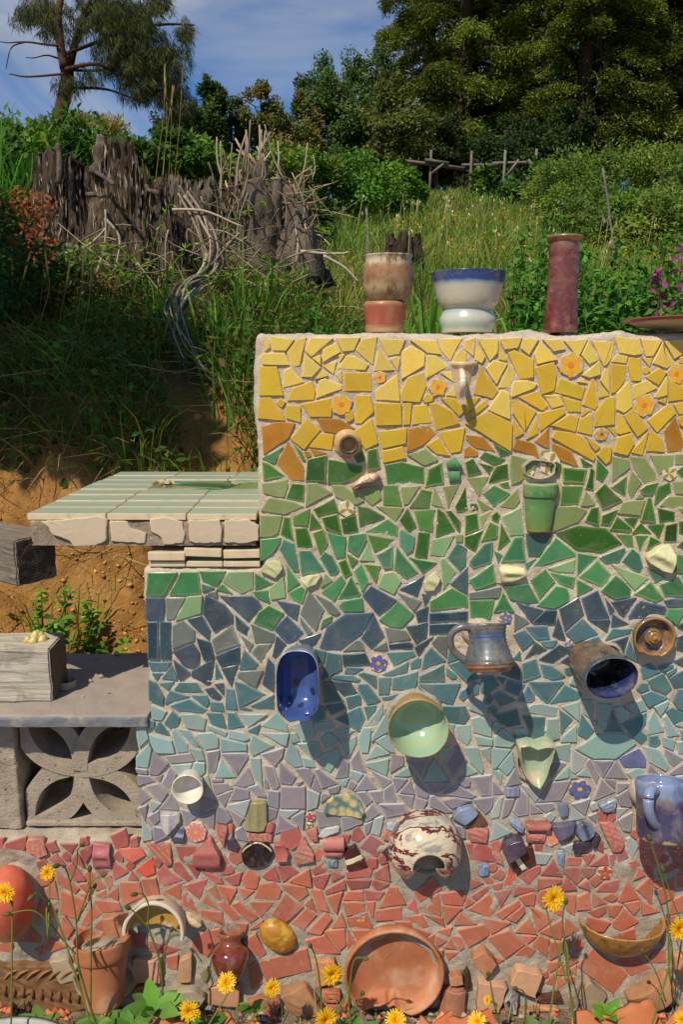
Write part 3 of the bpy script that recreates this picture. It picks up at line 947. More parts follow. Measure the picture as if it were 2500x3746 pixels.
(0,3000,1.742,"""p 35,150 165,105 155,180 40,165
p -30,115 25,115 20,170 -30,175
p 295,148 345,140 370,182 325,195
p 380,150 485,150 450,205
p 510,180 585,145 580,205 540,270
p 310,240 365,208 415,275 400,290
p 240,265 290,245 320,285 260,320
p 465,250 500,200 545,300
p 430,300 460,275 540,375 480,378
p 600,300 700,318 640,335
p 728,255 815,320 725,375
p 850,318 880,370 820,370
R 968,235 990,325 930,350 862,310
p 1128,168 1243,168 1220,250 1155,255
p 1000,320 1035,292 1155,375 1045,408 1005,365
p 1110,270 1150,262 1230,360 1190,375 1110,310
p 1190,275 1290,285 1255,360
p 1285,325 1310,300 1400,345 1420,390 1370,395
p 1430,200 1490,290 1480,335 1405,335
p 1420,355 1540,320 1520,400 1480,408
p 1170,410 1325,375 1270,495
r 540,340 575,320 670,425 605,440
r 660,365 715,345 725,395 690,435
r 365,330 500,440 485,465 375,400
r 290,430 345,380 370,490 305,480
r 400,450 550,520 490,630 395,590
r 515,410 560,400 580,440 545,450
r 500,460 565,460 560,510
r 765,392 890,395 910,475 805,525 770,480
r 905,375 995,370 1020,480 935,490
r 690,470 755,425 750,500
r 610,470 680,440 680,485
r 1055,445 1155,400 1155,500
r 1030,455 1160,545 1110,530
r 605,505 755,520 770,560 650,580
r 525,655 590,540 640,590 560,660
r 1170,480 1190,460 1280,550 1265,585 1170,530
r 1325,440 1370,415 1405,475 1395,500
r 1380,405 1510,425 1460,520
r 1320,475 1400,565 1295,520
r 1390,525 1430,512 1530,610 1485,635
r 1280,565 1415,580 1430,660 1290,610
r 1450,650 1550,735 1480,760 1445,710
r 1345,700 1400,690 1430,745 1365,780
r 1330,690 1360,800 1320,860 1230,810 1235,760
r 365,720 410,610 465,690 430,745
r 595,690 655,625 660,705
r 505,670 585,695 575,725 505,720
p 455,750 490,735 530,780
r 530,740 600,735 605,820
r 630,740 660,710 665,780
p 855,725 930,725 935,800 870,800
p 960,770 1150,815 1060,840 960,820
r 270,800 285,730 410,800 325,825
r 100,700 180,670 260,740 255,780 0,760 0,725
r 1070,870 1130,855 1125,940 1070,925
r 230,820 290,790 270,860
r 0,785 85,775 75,830 0,820"""),
(800,3000,1.742,"""p 280,350 360,292 390,385 310,370
p 375,290 450,290 500,325 410,385
r 450,385 580,310 595,420
p 605,305 680,255 675,320 610,335
p 600,365 705,340 665,430 620,415
p 725,325 790,350 725,380
p 820,330 900,300 975,305 965,350 820,360
p 685,440 800,385 805,435 690,465
p 805,378 970,380 950,425 835,435
p 980,400 1000,372 1075,400 1010,440
p 1000,330 1075,285 1090,390 1000,370
p 930,435 1055,445 1020,495 940,495
r 230,485 265,410 350,395 395,445 380,490
r 405,407 550,425 565,465 515,508 430,440
r 595,440 660,450 700,580 640,570
r 690,480 790,450 755,598
r 795,500 830,455 920,455 925,500
r 1030,545 1090,425 1135,430 1185,520
r 195,520 345,520 265,612
r 115,420 225,440 155,500
r 345,595 425,475 530,550 430,635
r 90,535 130,520 250,610 200,645
r 555,530 590,500 625,575
r 790,520 925,530 925,575 820,605
r 940,525 1000,520 990,610 965,600
r 1000,580 1160,555 1165,620 1005,632
r 475,650 560,565 615,600 540,690
r 570,705 680,590 720,630 655,720
r 725,680 790,590 820,675
r 825,620 945,585 980,675 820,665
r 1185,610 1290,600 1330,665 1300,675
r 1125,640 1220,645 1240,700
r 1255,685 1340,715 1320,740
r 1390,705 1490,680 1470,745
r 1320,750 1385,715 1370,795
r 555,760 675,725 770,835 620,840
r 675,705 800,690 805,790 770,815
r 825,700 865,765 825,810
r 860,700 965,695 880,750
r 165,770 235,722 295,840 260,870
r 200,690 280,635 270,670
r 258,895 560,815 585,940 305,1010
r 200,925 235,895 270,1030 215,1065
r 1390,740 1445,765 1390,800
r 1440,805 1475,755 1520,820
r 1485,735 1535,745 1560,800 1530,825
r 1445,830 1525,835 1465,878
r 1405,830 1430,825 1430,860
r 1250,455 1360,365 1415,430 1290,515
r 1270,540 1400,465 1415,600
r 1420,470 1568,450 1568,530 1440,530
r 1425,535 1568,550 1455,650
r 1300,590 1420,620 1440,670
p 1210,550 1250,500 1275,590
r 1505,660 1540,590 1600,640 1650,660
M 905,165 970,90 1065,155 1010,235
r 115,650 180,660 165,705"""),
(1600,3000,1.742,"""p 190,150 290,152 345,185 355,260 220,250
p 340,350 395,305 430,340 400,378
R 455,290 525,405 425,410
p 520,345 650,287 650,340 580,400
p 655,335 735,245 785,345
p 835,240 915,240 905,290 830,285
p 920,218 1000,215 955,278
p 955,290 1075,210 1085,275
p 800,310 895,295 925,355 890,400
p 910,292 1005,292 990,350 955,365
p 640,370 785,375 780,405 635,450
p 820,365 885,435 780,450
p 895,410 960,370 975,445
p 485,480 500,420 620,430 600,450
p 345,410 410,398 405,430 360,432
p 1015,450 1060,400 1160,375 1150,420 1120,452
p 1120,312 1265,255 1285,280 1185,358
M 1100,220 1190,175 1215,230 1105,300
p 1255,370 1290,312 1325,340
p 1000,160 1050,135 1055,200
p 625,140 670,140 665,190 630,185
p 1470,180 1490,165 1590,235 1510,275
p 1425,300 1470,262 1535,295 1420,360
p 360,455 480,430 400,550
r 520,490 600,455 620,470 610,540 560,535
r 820,475 880,478 875,595 820,560
r 890,560 900,490 975,455 985,555
r 1000,465 1070,515 990,540
r 1060,490 1110,462 1145,490 1110,508
r 1150,500 1205,370 1285,495 1180,515
r 1275,435 1380,335 1370,530
r 1420,430 1505,360 1500,490 1430,525
r 1535,340 1590,340 1590,415 1535,415
r 1475,600 1500,500 1590,455 1590,570
r 1195,530 1285,515 1290,545 1250,592
r 1300,515 1415,570 1305,590
r 965,575 1070,540 1080,570 1020,615
r 1085,545 1175,540 1130,610 1090,595
r 380,590 520,515 525,545 410,620
r 445,620 545,545 555,580 500,640
r 595,545 735,620 640,695
r 655,550 800,550 800,610
r 960,615 1000,615 1100,640 1055,700 1000,695 955,650
r 1125,640 1185,565 1275,640 1170,698 1125,670
r 1145,715 1250,685 1260,745 1150,745
r 210,560 330,475 390,545 330,605
r 280,618 470,645 335,720
r 500,705 585,625 635,718
r 660,705 800,625 780,750
r 820,625 895,690 805,735
r 130,690 300,655 330,720 200,795
r 330,745 460,695 565,785 440,875
r 545,735 630,735 570,775
r 605,790 645,735 715,760 700,865
r 720,775 850,765 850,815 725,890
r 510,850 560,795 620,820 590,862
r 870,740 900,725 930,800 885,840
r 700,900 800,890 770,930 720,962
r 820,840 890,890 830,925
r 760,985 810,910 835,985
r 670,975 700,955 705,990 675,1000
r 695,1030 745,970 755,1050
r 765,990 810,1030 765,1065
r 840,955 885,925 890,985
r 800,1000 875,990 870,1030 830,1030
r 900,925 990,825 1220,970 1120,1090
r 1135,900 1255,855 1360,925 1220,980
r 1285,840 1395,790 1330,890
r 1385,830 1445,820 1450,890 1330,895
r 1400,750 1445,700 1440,790
r 1445,640 1500,600 1530,650 1450,700
r 365,870 415,885 365,915
w 620,205 720,215 685,275 640,275
w 340,130 365,0 470,75
w 790,165 860,138 850,205
w 1210,120 1235,108 1275,160 1240,230
p 225,480 330,415 320,440 240,505
p 210,370 290,395 215,425
r 40,460 160,440 150,530 40,520
r 160,530 185,480 235,510 170,545"""),
]
GLAZE = {  # code: (colour, edge colour, finish, hue spread)
 'y': ('ddbd50', 'ecd078', 's', .05), 'Y': ('cba524', 'ddb540', 's', .06), 'o': ('a8721e', 'c99a4a', 'g', .08),
 'g': ('2f6022', 'b3bb6e', 'g', .16), 'G': ('3b6f32', 'a9b86e', 'g', .08), 'D': ('2a5f1c', 'b3bb6e', 'g', .05), 'h': ('4c7838', 'b3bb6e', 'g', .12), 's': ('818e54', 'a0aa6e', 's', .08),
 'm': ('4a8552', 'a2bd7c', 'g', .12), 'l': ('80a26e', 'b0c48a', 's', .10), 'e': ('3e7a50', '93c07c', 'g', .14), 't': ('43745f', '9ab88a', 'g', .12),
 'b': ('3d4f58', '54728a', 'g', .13), 'B': ('2b4450', '7e9aa2', 'g', .08), 'n': ('697069', '96a396', 'g', .08), 'c': ('4b7074', '7aa0a2', 's', .12),
 'a': ('89a4a1', 'a3c4bd', 's', .06), 'A': ('8aa29a', 'a5c2b2', 's', .07), 'v': ('8b8287', 'b2b7c0', 's', .07), 'w': ('9ba39e', 'b9c2be', 's', .05), 'u': ('64678a', '8a90b0', 'g', .05),
 'p': ('a85a50', 'c4736a', 'm', .10), 'r': ('b5674c', 'd27f66', 'm', .09), 'R': ('cd553e', 'dd7158', 'm', .05), 'M': ('a0686a', 'c08084', 'g', .05)}
def area(p): x, y = p[:, 0], p[:, 1]; return .5 * (np.dot(x, np.roll(y, -1)) - np.dot(y, np.roll(x, -1)))
def hull(p):
    pts = sorted(map(tuple, p))
    def half(q):
        o = []
        for a in q:
            while len(o) > 1 and (o[-1][0] - o[-2][0]) * (a[1] - o[-2][1]) - (o[-1][1] - o[-2][1]) * (a[0] - o[-2][0]) <= 0: o.pop()
            o.append(a)
        return o[:-1]
    return np.array(half(pts) + half(pts[::-1]))
def clip(p, n, d):                            # keep n.x <= d
    s = p @ n - d
    if (s <= 0).all(): return p
    o = []
    for i in range(len(p)):
        j = (i + 1) % len(p)
        if s[i] <= 0: o.append(p[i])
        if (s[i] < 0) != (s[j] < 0) and s[i] != s[j]: o.append(p[i] + (p[j] - p[i]) * (s[i] / (s[i] - s[j])))
    return np.array(o) if len(o) > 2 else None
def normals(p): e = np.roll(p, -1, 0) - p; n = np.stack([e[:, 1], -e[:, 0]], 1); return n / (np.linalg.norm(n, axis=1)[:, None] + 1e-9)
tiles = []
for (u0, v0, sc, txt) in TILES:
    for ln in txt.split('\n'):
        w = ln.split(); p = np.array([[float(q) for q in a.split(',')] for a in w[1:]]) / sc + (u0, v0)
        h = hull(p)
        if area(h) > 60: tiles.append([w[0], h])
tiles.sort(key=lambda t: -area(t[1]))
def inside(pt, p): return ((normals(p) * (pt - p)).sum(1) <= 0).all()
keep = []
for t in tiles:                               # the same tile noted in two views counts once
    c = t[1].mean(0)
    if any(abs(c - k[1].mean(0)).max() < 140 and inside(c, k[1]) for k in keep): continue
    keep.append(t)
tiles = keep
GAP = 6.2
def grow(p, d):
    n = normals(p); o = []
    for i in range(len(p)):
        a, b = n[i - 1], n[i]; o.append(p[i] + (a + b) * d / max(.5, 1 + a @ b))
    return np.array(o)
for t in tiles: t[1] = grow(t[1], 3.6 if t[0] in 'rpRvw' else 2.3)
def separate(tiles, gap):
    for it in range(2):
        for i in range(len(tiles)):
            for j in range(i + 1, len(tiles)):
                a, b = tiles[i][1], tiles[j][1]
                if (a.max(0) + gap < b.min(0)).any() or (b.max(0) + gap < a.min(0)).any(): continue
                best = None
                for n in list(normals(a)) + [-m for m in normals(b)]:
                    s = (b @ n).min() - (a @ n).max()
                    if best is None or s > best[0]: best = (s, n)
                s, n = best
                if s >= gap: continue
                ea, eb = (a @ n).max(), (b @ n).min(); mid = (ea + eb) / 2
                ca, cb = clip(a, n, mid - gap / 2), clip(b, -n, -(mid + gap / 2))
                if ca is not None: tiles[i][1] = ca
                if cb is not None: tiles[j][1] = cb
separate(tiles, GAP)
# ---- shards, prints and stones set in the mortar: view, colour, outline, bulge axis (deg), bulge mm, ripples (count, mm, colour), proud mm, finish
SHARDS = [
(0,3000,1.742,[("b5635c","165,150 180,115 280,112 310,210 250,230 175,190",0,2,(5,.7,'cf8a66'),7,'m'),("b8606a","597,135 705,150 712,285 600,285",90,9,(2,2.5,None),8,'g'),
 ("e2604a","755,175 900,168 935,215 850,265 790,225",0,1,None,7,'m'),("b05c58","930,140 1085,145 1100,275 1060,285 1000,215",40,2,(5,.9,'cf8258'),7,'m'),
 ("b4655e","1283,160 1340,88 1410,200 1410,280 1310,285 1230,265 1240,190",90,14,(3,.8,'a5544e'),10,'s'),
 ("b5744f","660,600 810,590 825,730 690,770",0,1,None,14,'t'),("d39a78","855,855 1030,870 1030,1010 865,1000",0,1,None,14,'t'),("c0906a","1150,870 1225,840 1225,1000 1140,1005",0,2,None,12,'t'),
 ("c18a66","1335,1035 1530,1030 1525,1160 1330,1140",0,1,None,14,'t'),("b09a84","330,870 450,850 490,985 390,1010",20,3,None,14,'t'),("b0603f","860,1050 920,1025 930,1090 850,1140",0,2,None,12,'t'),
 ("a89a86","1100,1035 1250,1040 1320,1100 1250,1180 1130,1160",20,12,(14,.5,None),14,'t'),("8a7a50","1275,970 1330,920 1350,950 1310,1020",0,3,None,8,'s')]),
(400,3000,2.24,[("b25a54","870,30 970,45 940,220 890,100",60,2,(5,.8,'cc7a60'),7,'m'),("c0625a","975,30 1015,30 1010,120 980,90",0,1,None,6,'m'),("4a3d58","970,170 1010,125 1070,205 1050,235 965,220",30,4,None,8,'g'),
 ("56506e","510,150 590,45 620,75 610,160",80,5,(2,1,'9aa0b4'),9,'g'),("bd5c56","1355,170 1420,175 1475,250 1460,310 1370,310",90,-5,None,12,'g'),("b0605a","1130,90 1340,100 1335,170 1150,150",0,3,(6,.7,'c8856a'),7,'m'),
 ("bf6058","1290,20 1310,5 1360,30 1330,85 1285,85",0,3,None,9,'g')]),
(480,2500,2.24,[("a5905c","990,955 1110,955 1120,1130 1090,1190 930,1190 950,1080",0,6,(3,.8,'7c8a6a'),10,'g'),("c5bfc6","240,1060 400,1050 405,1120 300,1220 250,1150",0,7,(2,.8,'a59cab'),10,'g')]),
(800,3000,1.742,[("b2635c","480,250 535,90 610,200 610,250 500,280",75,5,(6,.9,'c98a72'),8,'m'),("bf6a62","665,100 800,95 805,180 670,185",90,13,None,10,'g'),("ba645c","668,188 795,190 790,225 680,215",90,6,None,8,'g'),
 ("4a1f1c","800,185 870,145 905,200 805,238",0,2,None,14,'g'),("d9c9a6","805,242 905,207 925,225 815,270",0,2,None,14,'g'),("4a1f1c","815,275 925,231 945,270 815,300",0,2,None,14,'g'),
 ("8f9fb4","1070,10 1210,0 1215,70 1150,60 1075,45",110,4,(6,.9,'b4bcc6'),9,'g'),("bcc1c6","630,95 680,45 770,30 770,60 660,100",0,3,None,8,'g'),("b8625a","555,60 625,40 635,130 600,130",80,3,(5,.8,'cc8070'),8,'m'),
 ("bb645a","1045,110 1070,55 1180,70 1185,110 1130,135",60,3,(4,.8,'cc8a6a'),8,'m'),("43324a","1040,200 1090,140 1150,150 1110,260",0,2,None,9,'g'),("7d8fa3","695,245 760,240 755,285 700,285",0,3,(3,.8,'55657a'),8,'g'),("b8605a","1300,0 1370,0 1360,65 1315,65",90,3,(4,.8,'c67a6a'),8,'m'),
 ("c9824f","610,875 740,870 760,1000 625,1040",0,2,None,12,'t'),("a8764e","400,1060 550,1010 610,1090 680,1180 510,1255",60,16,(5,.8,None),14,'t'),("b3623f","660,1060 775,1065 778,1140 670,1135",90,3,(3,2.2,None),12,'t'),("b3623f","690,1150 840,1150 830,1230 740,1265",0,2,None,12,'t'),
 ("a9684c","185,1120 280,1090 400,1120 360,1220 180,1190",10,8,(5,1.6,None),12,'t'),("c58a62","1465,965 1545,950 1555,1005 1470,1015",0,2,None,18,'t'),("a8664a","1430,1040 1560,1040 1550,1210 1400,1220",0,9,None,12,'t'),("a8998a","1040,1210 1260,1170 1290,1270 1100,1290",0,3,None,8,'t')]),
(1100,2500,2.24,[("c0ad78","190,1040 215,960 290,905 400,900 490,960 525,1040 500,1085 300,1075",0,-9,None,10,'k'),("8296bc","1240,1090 1290,1000 1390,985 1455,1040 1340,1130",40,11,None,12,'g'),("6a4a38","1350,1145 1470,1045 1530,1130 1390,1190",40,3,None,8,'g')]),
(1600,3000,1.742,[("b8625a","180,55 260,28 325,50 310,130 210,130",70,4,(4,.9,'cc8070'),9,'m'),("6f86b4","460,10 520,0 550,30 540,70",0,3,(3,.6,'9aaac4'),9,'g'),("ad5e54","560,0 725,0 690,50 570,55",90,13,None,12,'g'),("b8665c","570,62 690,62 675,130 570,130",90,6,(4,1,'c98272'),8,'m'),
 ("5d5680","715,15 880,0 860,60 770,110",20,9,None,12,'g'),("6d7ba4","865,60 920,0 985,20 1000,80 920,120",20,7,(2,1,'3f3858'),10,'g'),("3c3048","870,130 965,120 985,160 870,205",0,4,None,10,'g'),("3c3048","975,130 1015,70 1040,100 990,165",0,4,None,10,'g'),
 ("4a3a58","405,160 430,105 530,75 555,150 445,225",0,2,None,28,'g'),("52221e","455,240 480,228 535,308 500,330",0,1,None,14,'g'),("d9cdb0","482,226 512,210 570,288 537,306",0,1,None,14,'g'),("52221e","515,208 600,145 625,250 573,286",0,1,None,14,'g'),
 ("b5605a","1025,0 1110,0 1185,120 1170,190 1115,200",70,5,(7,.9,'cb7c70'),9,'m'),("b5625a","1270,110 1400,105 1440,150 1390,300 1300,270",85,4,(8,.8,'c97c70'),9,'m'),("b5605a","360,190 400,200 425,285 370,260",70,2,(4,.7,'c97c70'),7,'m'),("7f96ba","265,290 330,275 325,345 260,340",0,3,(4,.5,'56709a'),8,'g'),("7f96ba","755,205 810,195 800,285 770,260",0,3,(3,.5,'56709a'),8,'g'),
 ("b9794f","210,840 290,790 370,870 300,960",0,1,None,22,'t'),("cf9a76","455,1000 500,910 660,940 610,1085 480,1030",0,2,None,20,'t'),("c9977a","260,990 440,1025 385,1185 245,1165",0,2,None,18,'t'),("7f7f7e","415,1120 460,1055 515,1080 490,1180 430,1185",20,16,(5,1.5,'b5b0a8'),14,'g'),
 ("5a2f25","610,1110 780,1080 790,1115 730,1140 660,1130",90,8,None,12,'g'),("c98a62","635,1160 770,1175 770,1190 640,1190",90,4,None,10,'t'),("a38c70","880,1080 950,980 1075,1090 950,1200",20,12,None,12,'t'),("9a6a48","820,1115 860,1130 880,1210 850,1230",20,3,None,10,'t'),
 ("b07a52","1185,1080 1440,930 1510,1010 1340,1170 1250,1130",60,26,None,14,'t'),("4a3220","165,960 190,920 215,1050 175,1050",0,5,None,8,'t'),("b5764e","80,960 150,950 160,1005 100,1015",0,2,None,18,'t'),("b0745a","60,1040 180,1060 170,1210 20,1210",0,12,None,12,'t'),
 ("a8764a","505,1180 640,1180 660,1260 500,1270",0,4,(9,.6,None),10,'t'),("a86a4a","380,1185 450,1185 475,1270 390,1270",0,4,None,10,'t'),("c58a5a","1500,830 1580,830 1580,950 1510,960",0,4,None,12,'t')]),
(1800,2500,2.24,[("6c7aa0","95,845 225,840 220,910 110,915",0,3,(3,.5,'8a96b0'),8,'g'),("66789c","535,985 580,965 625,985 620,1070 560,1080",0,3,None,8,'s'),("7388ac","870,985 1010,930 1000,1045 900,1030",120,5,(5,.6,'a0aabc'),9,'g'),("7a90b8","145,1110 200,1090 260,1190 225,1210",60,4,(3,.5,'a0aabc'),9,'g')]),
(500,2050,1.96,[("c3c690","890,75 930,0 1030,0 1050,50 1000,120",60,5,(3,1,None),10,'s'),("cfd3a0","1175,125 1250,100 1325,105 1290,165 1225,188",150,4,(2,1,None),9,'s')]),
(1200,2050,2.24,[("c5c692","780,215 830,120 880,85 920,140 870,240 800,250",60,5,(2,1.5,None),9,'s'),("d8d69c","1400,60 1430,35 1600,50 1620,110 1500,170 1420,175",90,8,(2,2,None),12,'s')]),
(1700,1600,1.96,[("dedca6","1290,850 1370,780 1460,760 1500,830 1470,960 1400,945 1310,890",60,14,(2,3,None),12,'s')]),
(900,1600,1.96,[("4a9452","1435,180 1500,135 1545,200 1530,220 1440,215",90,8,None,10,'g'),("438c56","1445,240 1535,235 1530,310 1460,325",90,5,None,8,'s'),("cb9468","755,355 830,275 930,250 960,270 940,310 850,315 780,370",115,12,(9,1.3,'eed8bc'),12,'s')]),
]
SHELL_EX = []
def poly_of(u0, v0, sc, txt): return np.array([[float(q) for q in a.split(',')] for a in txt.split()]) / sc + (u0, v0)
# circles and ellipses (photo view 1568 wide) where pottery stands out of the wall: no filler tiles there
EX = [(1067,870,38,50),(798,1022,34,34),(842,1103,40,24),(1238,1150,48,88),(1040,1075,26,30),(625,1300,30,30),(712,1330,30,22),(995,1335,26,26),(1178,1315,38,24),(1515,1280,42,36),(1105,1480,82,70),(1507,1465,56,56),(1395,1540,82,75),
 (682,1575,56,92),(958,1660,82,82),(1228,1755,50,62),(430,1812,44,46),(1515,1855,65,85),(790,1843,52,36),(588,1872,34,38),(393,1885,30,34),(1070,1865,38,26),(588,1965,40,36),(985,1975,100,85),(30,2050,70,120),(350,2115,85,55),(235,2240,85,85),(445,2105,30,20),
 (527,2200,50,50),(638,2147,48,44),(905,2235,128,120),(1425,2140,110,60),(784,928,26,26),(1005,888,26,26),(1310,838,30,30),(1478,930,28,28),(1552,858,28,28),(1380,995,26,22),(872,868,22,20),(868,1520,28,28),(1330,1808,32,26),(450,1905,32,28),(712,1880,18,22),(1265,1920,26,26),(1388,2000,22,22),(55,2230,110,70),(1160,1415,24,16),(797,1168,24,18),(1535,1085,22,20),(1305,1473,14,14),(828,2110,8,8)]
def in_ex(c):
    return any(((c[0] / K - a) / (rx + 6)) ** 2 + ((c[1] / K - b) / (ry + 6)) ** 2 < 1 for a, b, rx, ry in EX)
spolys = [hull(poly_of(u, v, s, q[1])) for u, v, s, L in SHARDS for q in L]
# ---- small filler pieces where bare mortar would be wider than in the photo
def zone_code(v, u):
    q = v + 60 * float(vn(u / 120., v / 120., 4.4)); r = random.random()
    if q < 1420: return 'y' if r < .6 else 'Y'
    if q < 1660: return 'Y'
    if q < 2000: return 'g' if r < .55 else 's'
    if q < 2160: return random.choice('emlt')
    if q < 2400: return random.choice('bbnc')
    if q < 2610: return 'c'
    if q < 2740: return random.choice('aAc')
    if q < 2990: return random.choice('vvvw')
    if q < 3170: return 'p'
    return 'r'
obst = [t[1] for t in tiles] + spolys
oc = np.array([o.mean(0) for o in obst])
def pdist(pt):
    best = 1e9
    for i in np.where(np.abs(oc - pt).max(1) < 190)[0]:
        p = obst[i]; d = ((pt - p) * normals(p)).sum(1).max()
        if d < best: best = d
        if best < 9: return best
    return best
cand = []
for v in np.arange(1255, 3330, 13):
    for u in np.arange(max(zone_edge_u(v) + 22, 8), 2510, 13):
        pt = np.array((u + random.uniform(-4, 4), v + random.uniform(-4, 4)))
        if in_ex(pt) or v > 3420: continue
        d = pdist(pt)
        if d > 13: cand.append((min(d, 60), pt))
cand.sort(key=lambda q: -q[0]); fill = []
for d, pt in cand:
    if any(np.hypot(*(pt - f[0])) < .9 * (d + f[1]) for f in fill): continue
    fill.append((pt, d)); n = random.choice((4, 5, 5)); a0 = random.uniform(0, 6.3); r = min(d, 34) * 1.45
    p = np.array([pt + r * random.uniform(.8, 1.15) * np.array((math.cos(a0 + 6.283 * k / n), math.sin(a0 + 6.283 * k / n))) for k in range(n)])
    tiles.append([zone_code(pt[1], pt[0]), hull(p)])
separate(tiles, GAP)
tiles = [t for t in tiles if area(t[1]) > 110]
# ---- tile bodies
TM = {'s': attr_mat('satin_glaze', .38, .12, .07, 26, bs=.06, bscale=70, smear=.22), 'g': attr_mat('gloss_glaze', .17, .4, .15, 24, bs=.05, bscale=50, smear=.18), 'm': attr_mat('matt_tile', .62, 0, .09, 30, bs=.12, bscale=160, smear=.38), 't': attr_mat('terracotta', .85, 0, .14, 45, bs=.35, bscale=120, spec=.2)}
def crackle():
    m, nt, b = node_mat('crackled_glaze'); v = nt.nodes.new('ShaderNodeTexVoronoi'); v.inputs['Scale'].default_value = 55; v.inputs['Randomness'].default_value = 1; t = nt.nodes.new('ShaderNodeTexCoord')
    nt.links.new(t.outputs['Object'], v.inputs[0]); c = ramp(nt, v.outputs[0], [(.30, lin('c9b87e')), (.48, lin('a09a78')), (.62, lin('5f7f80'))]); nt.links.new(c, b.inputs['Base Color']); b.inputs['Roughness'].default_value = .15; return m
TM['k'] = crackle()
def wp(p): q = P(p[0], p[1]); return np.array((q.x, q.z))
def rough_poly(p, step, jit):                 # break long edges up, chip them a little
    o = []; k_ = [i for i in range(len(p)) if np.hypot(*(p[i] - p[i - 1])) > step * .16]; p = p[k_] if len(k_) > 2 else p
    for i in range(len(p)):
        a, b = p[i], p[(i + 1) % len(p)]; l = np.hypot(*(b - a)); n = max(1, int(l / step)); d = (b - a) / (l + 1e-9); nn = np.array((-d[1], d[0]))
        o.append(a)
        for k in range(1, n): o.append(a + (b - a) * (k + random.uniform(-.2, .2)) / n + nn * random.uniform(-jit, jit))
    return np.array(o)
def inset(p, d):                              # p in metres, any simple polygon, ccw or cw
    s = np.sign(area(p)); n = normals(p) * s; c = p.mean(0); o = []
    for i in range(len(p)):
        a = n[i - 1] + n[i]; a = a / (np.linalg.norm(a) + 1e-9); o.append(p[i] - a * d)
    o = np.array(o); lim = np.linalg.norm(p - c, axis=1); mv = np.linalg.norm(o - p, axis=1)
    f = np.minimum(1, .6 * lim / np.maximum(mv, 1e-9)); return p + (o - p) * f[:, None]
def tile_geo(p2, col, ecol, proud, bev=.0011, grad=.004, tilt=.012):
    c = p2.mean(0); q = p2 - c; n = len(q); ir = max(.001, np.abs((q * normals(q)).sum(1)).min()); bev = min(bev, .22 * ir); grad = min(grad, .5 * ir); tx, tz = random.gauss(0, tilt), random.gauss(0, tilt)
    i1 = inset(q, bev); i2 = inset(q, grad)
    pl = lambda r, y: np.stack([r[:, 0], y + r[:, 0] * tx + r[:, 1] * tz, r[:, 1]], 1)
    V = np.concatenate([pl(q, .006), pl(q, -proud + bev * .8), pl(i1, -proud), pl(i2, -proud)])
    bis = np.array(lin('cdbb9a')) * .9; mid = np.array(col) * .55 + np.array(ecol) * .45
    C = np.concatenate([np.tile(bis, (n, 1)), np.tile(ecol, (n, 1)), np.tile(mid, (n, 1)), np.tile(col, (n, 1))])
    Fc = []; ccw = area(q) > 0
    for r in range(3):
        for j in range(n):
            k = (j + 1) % n; f = (r * n + j, r * n + k, (r + 1) * n + k, (r + 1) * n + j); Fc.append(f if ccw else f[::-1])
    top = tuple(range(3 * n, 4 * n)); Fc.append(top if ccw else top[::-1]); return c, V, Fc, C
tiles.sort(key=lambda t: -area(t[1])); rest = {}
for ix, (code, p) in enumerate(tiles):
    col, ec, fin, sprd = GLAZE[code]; f = 1 + random.gauss(0, sprd); hs = np.array([1 + random.gauss(0, sprd * .4) for _ in range(3)])
    cl = np.array(lin(col)) * f * hs; el = np.array(lin(ec)) * (1 + random.gauss(0, .05))
    if random.random() < .35 or fin == 'm': el = cl * .6 + el * .4
    if code == 'r' and random.random() < .2: cl = cl * .6 + .4 * np.array(lin('b5614f'))
    p2 = np.array([wp(a) for a in rough_poly(p, 34, 1.3)])
    fin2 = fin if code != 'g' else ('g' if random.random() < .85 else 's')
    if code in 'vw': gr_ = .007
    else: gr_ = random.choice((.003, .004, .006))
    c, V, Fc, C = tile_geo(p2, cl, el, random.uniform(.0022, .0042) + (.0006 if code in 'yY' else 0), grad=gr_, tilt=.016)
    if ix < 300: link('tile', mesh('tile', V, Fc, C), wall, TM[fin2], loc=(c[0], 0, c[1]))
    else:
        b = rest.setdefault(fin2, [[], [], [], 0]); b[0].append(V + np.array((c[0], 0, c[1]))); b[1] += [tuple(i + b[3] for i in q) for q in Fc]; b[2].append(C); b[3] += len(V)
for fin, b in rest.items(): tag(link({'s': 'satin_tile_pieces', 'g': 'glossy_tile_pieces', 'm': 'matt_tile_pieces'}[fin], mesh('tile_pieces', np.concatenate(b[0]), b[1], np.concatenate(b[2])), wall, TM[fin]), kind='stuff')
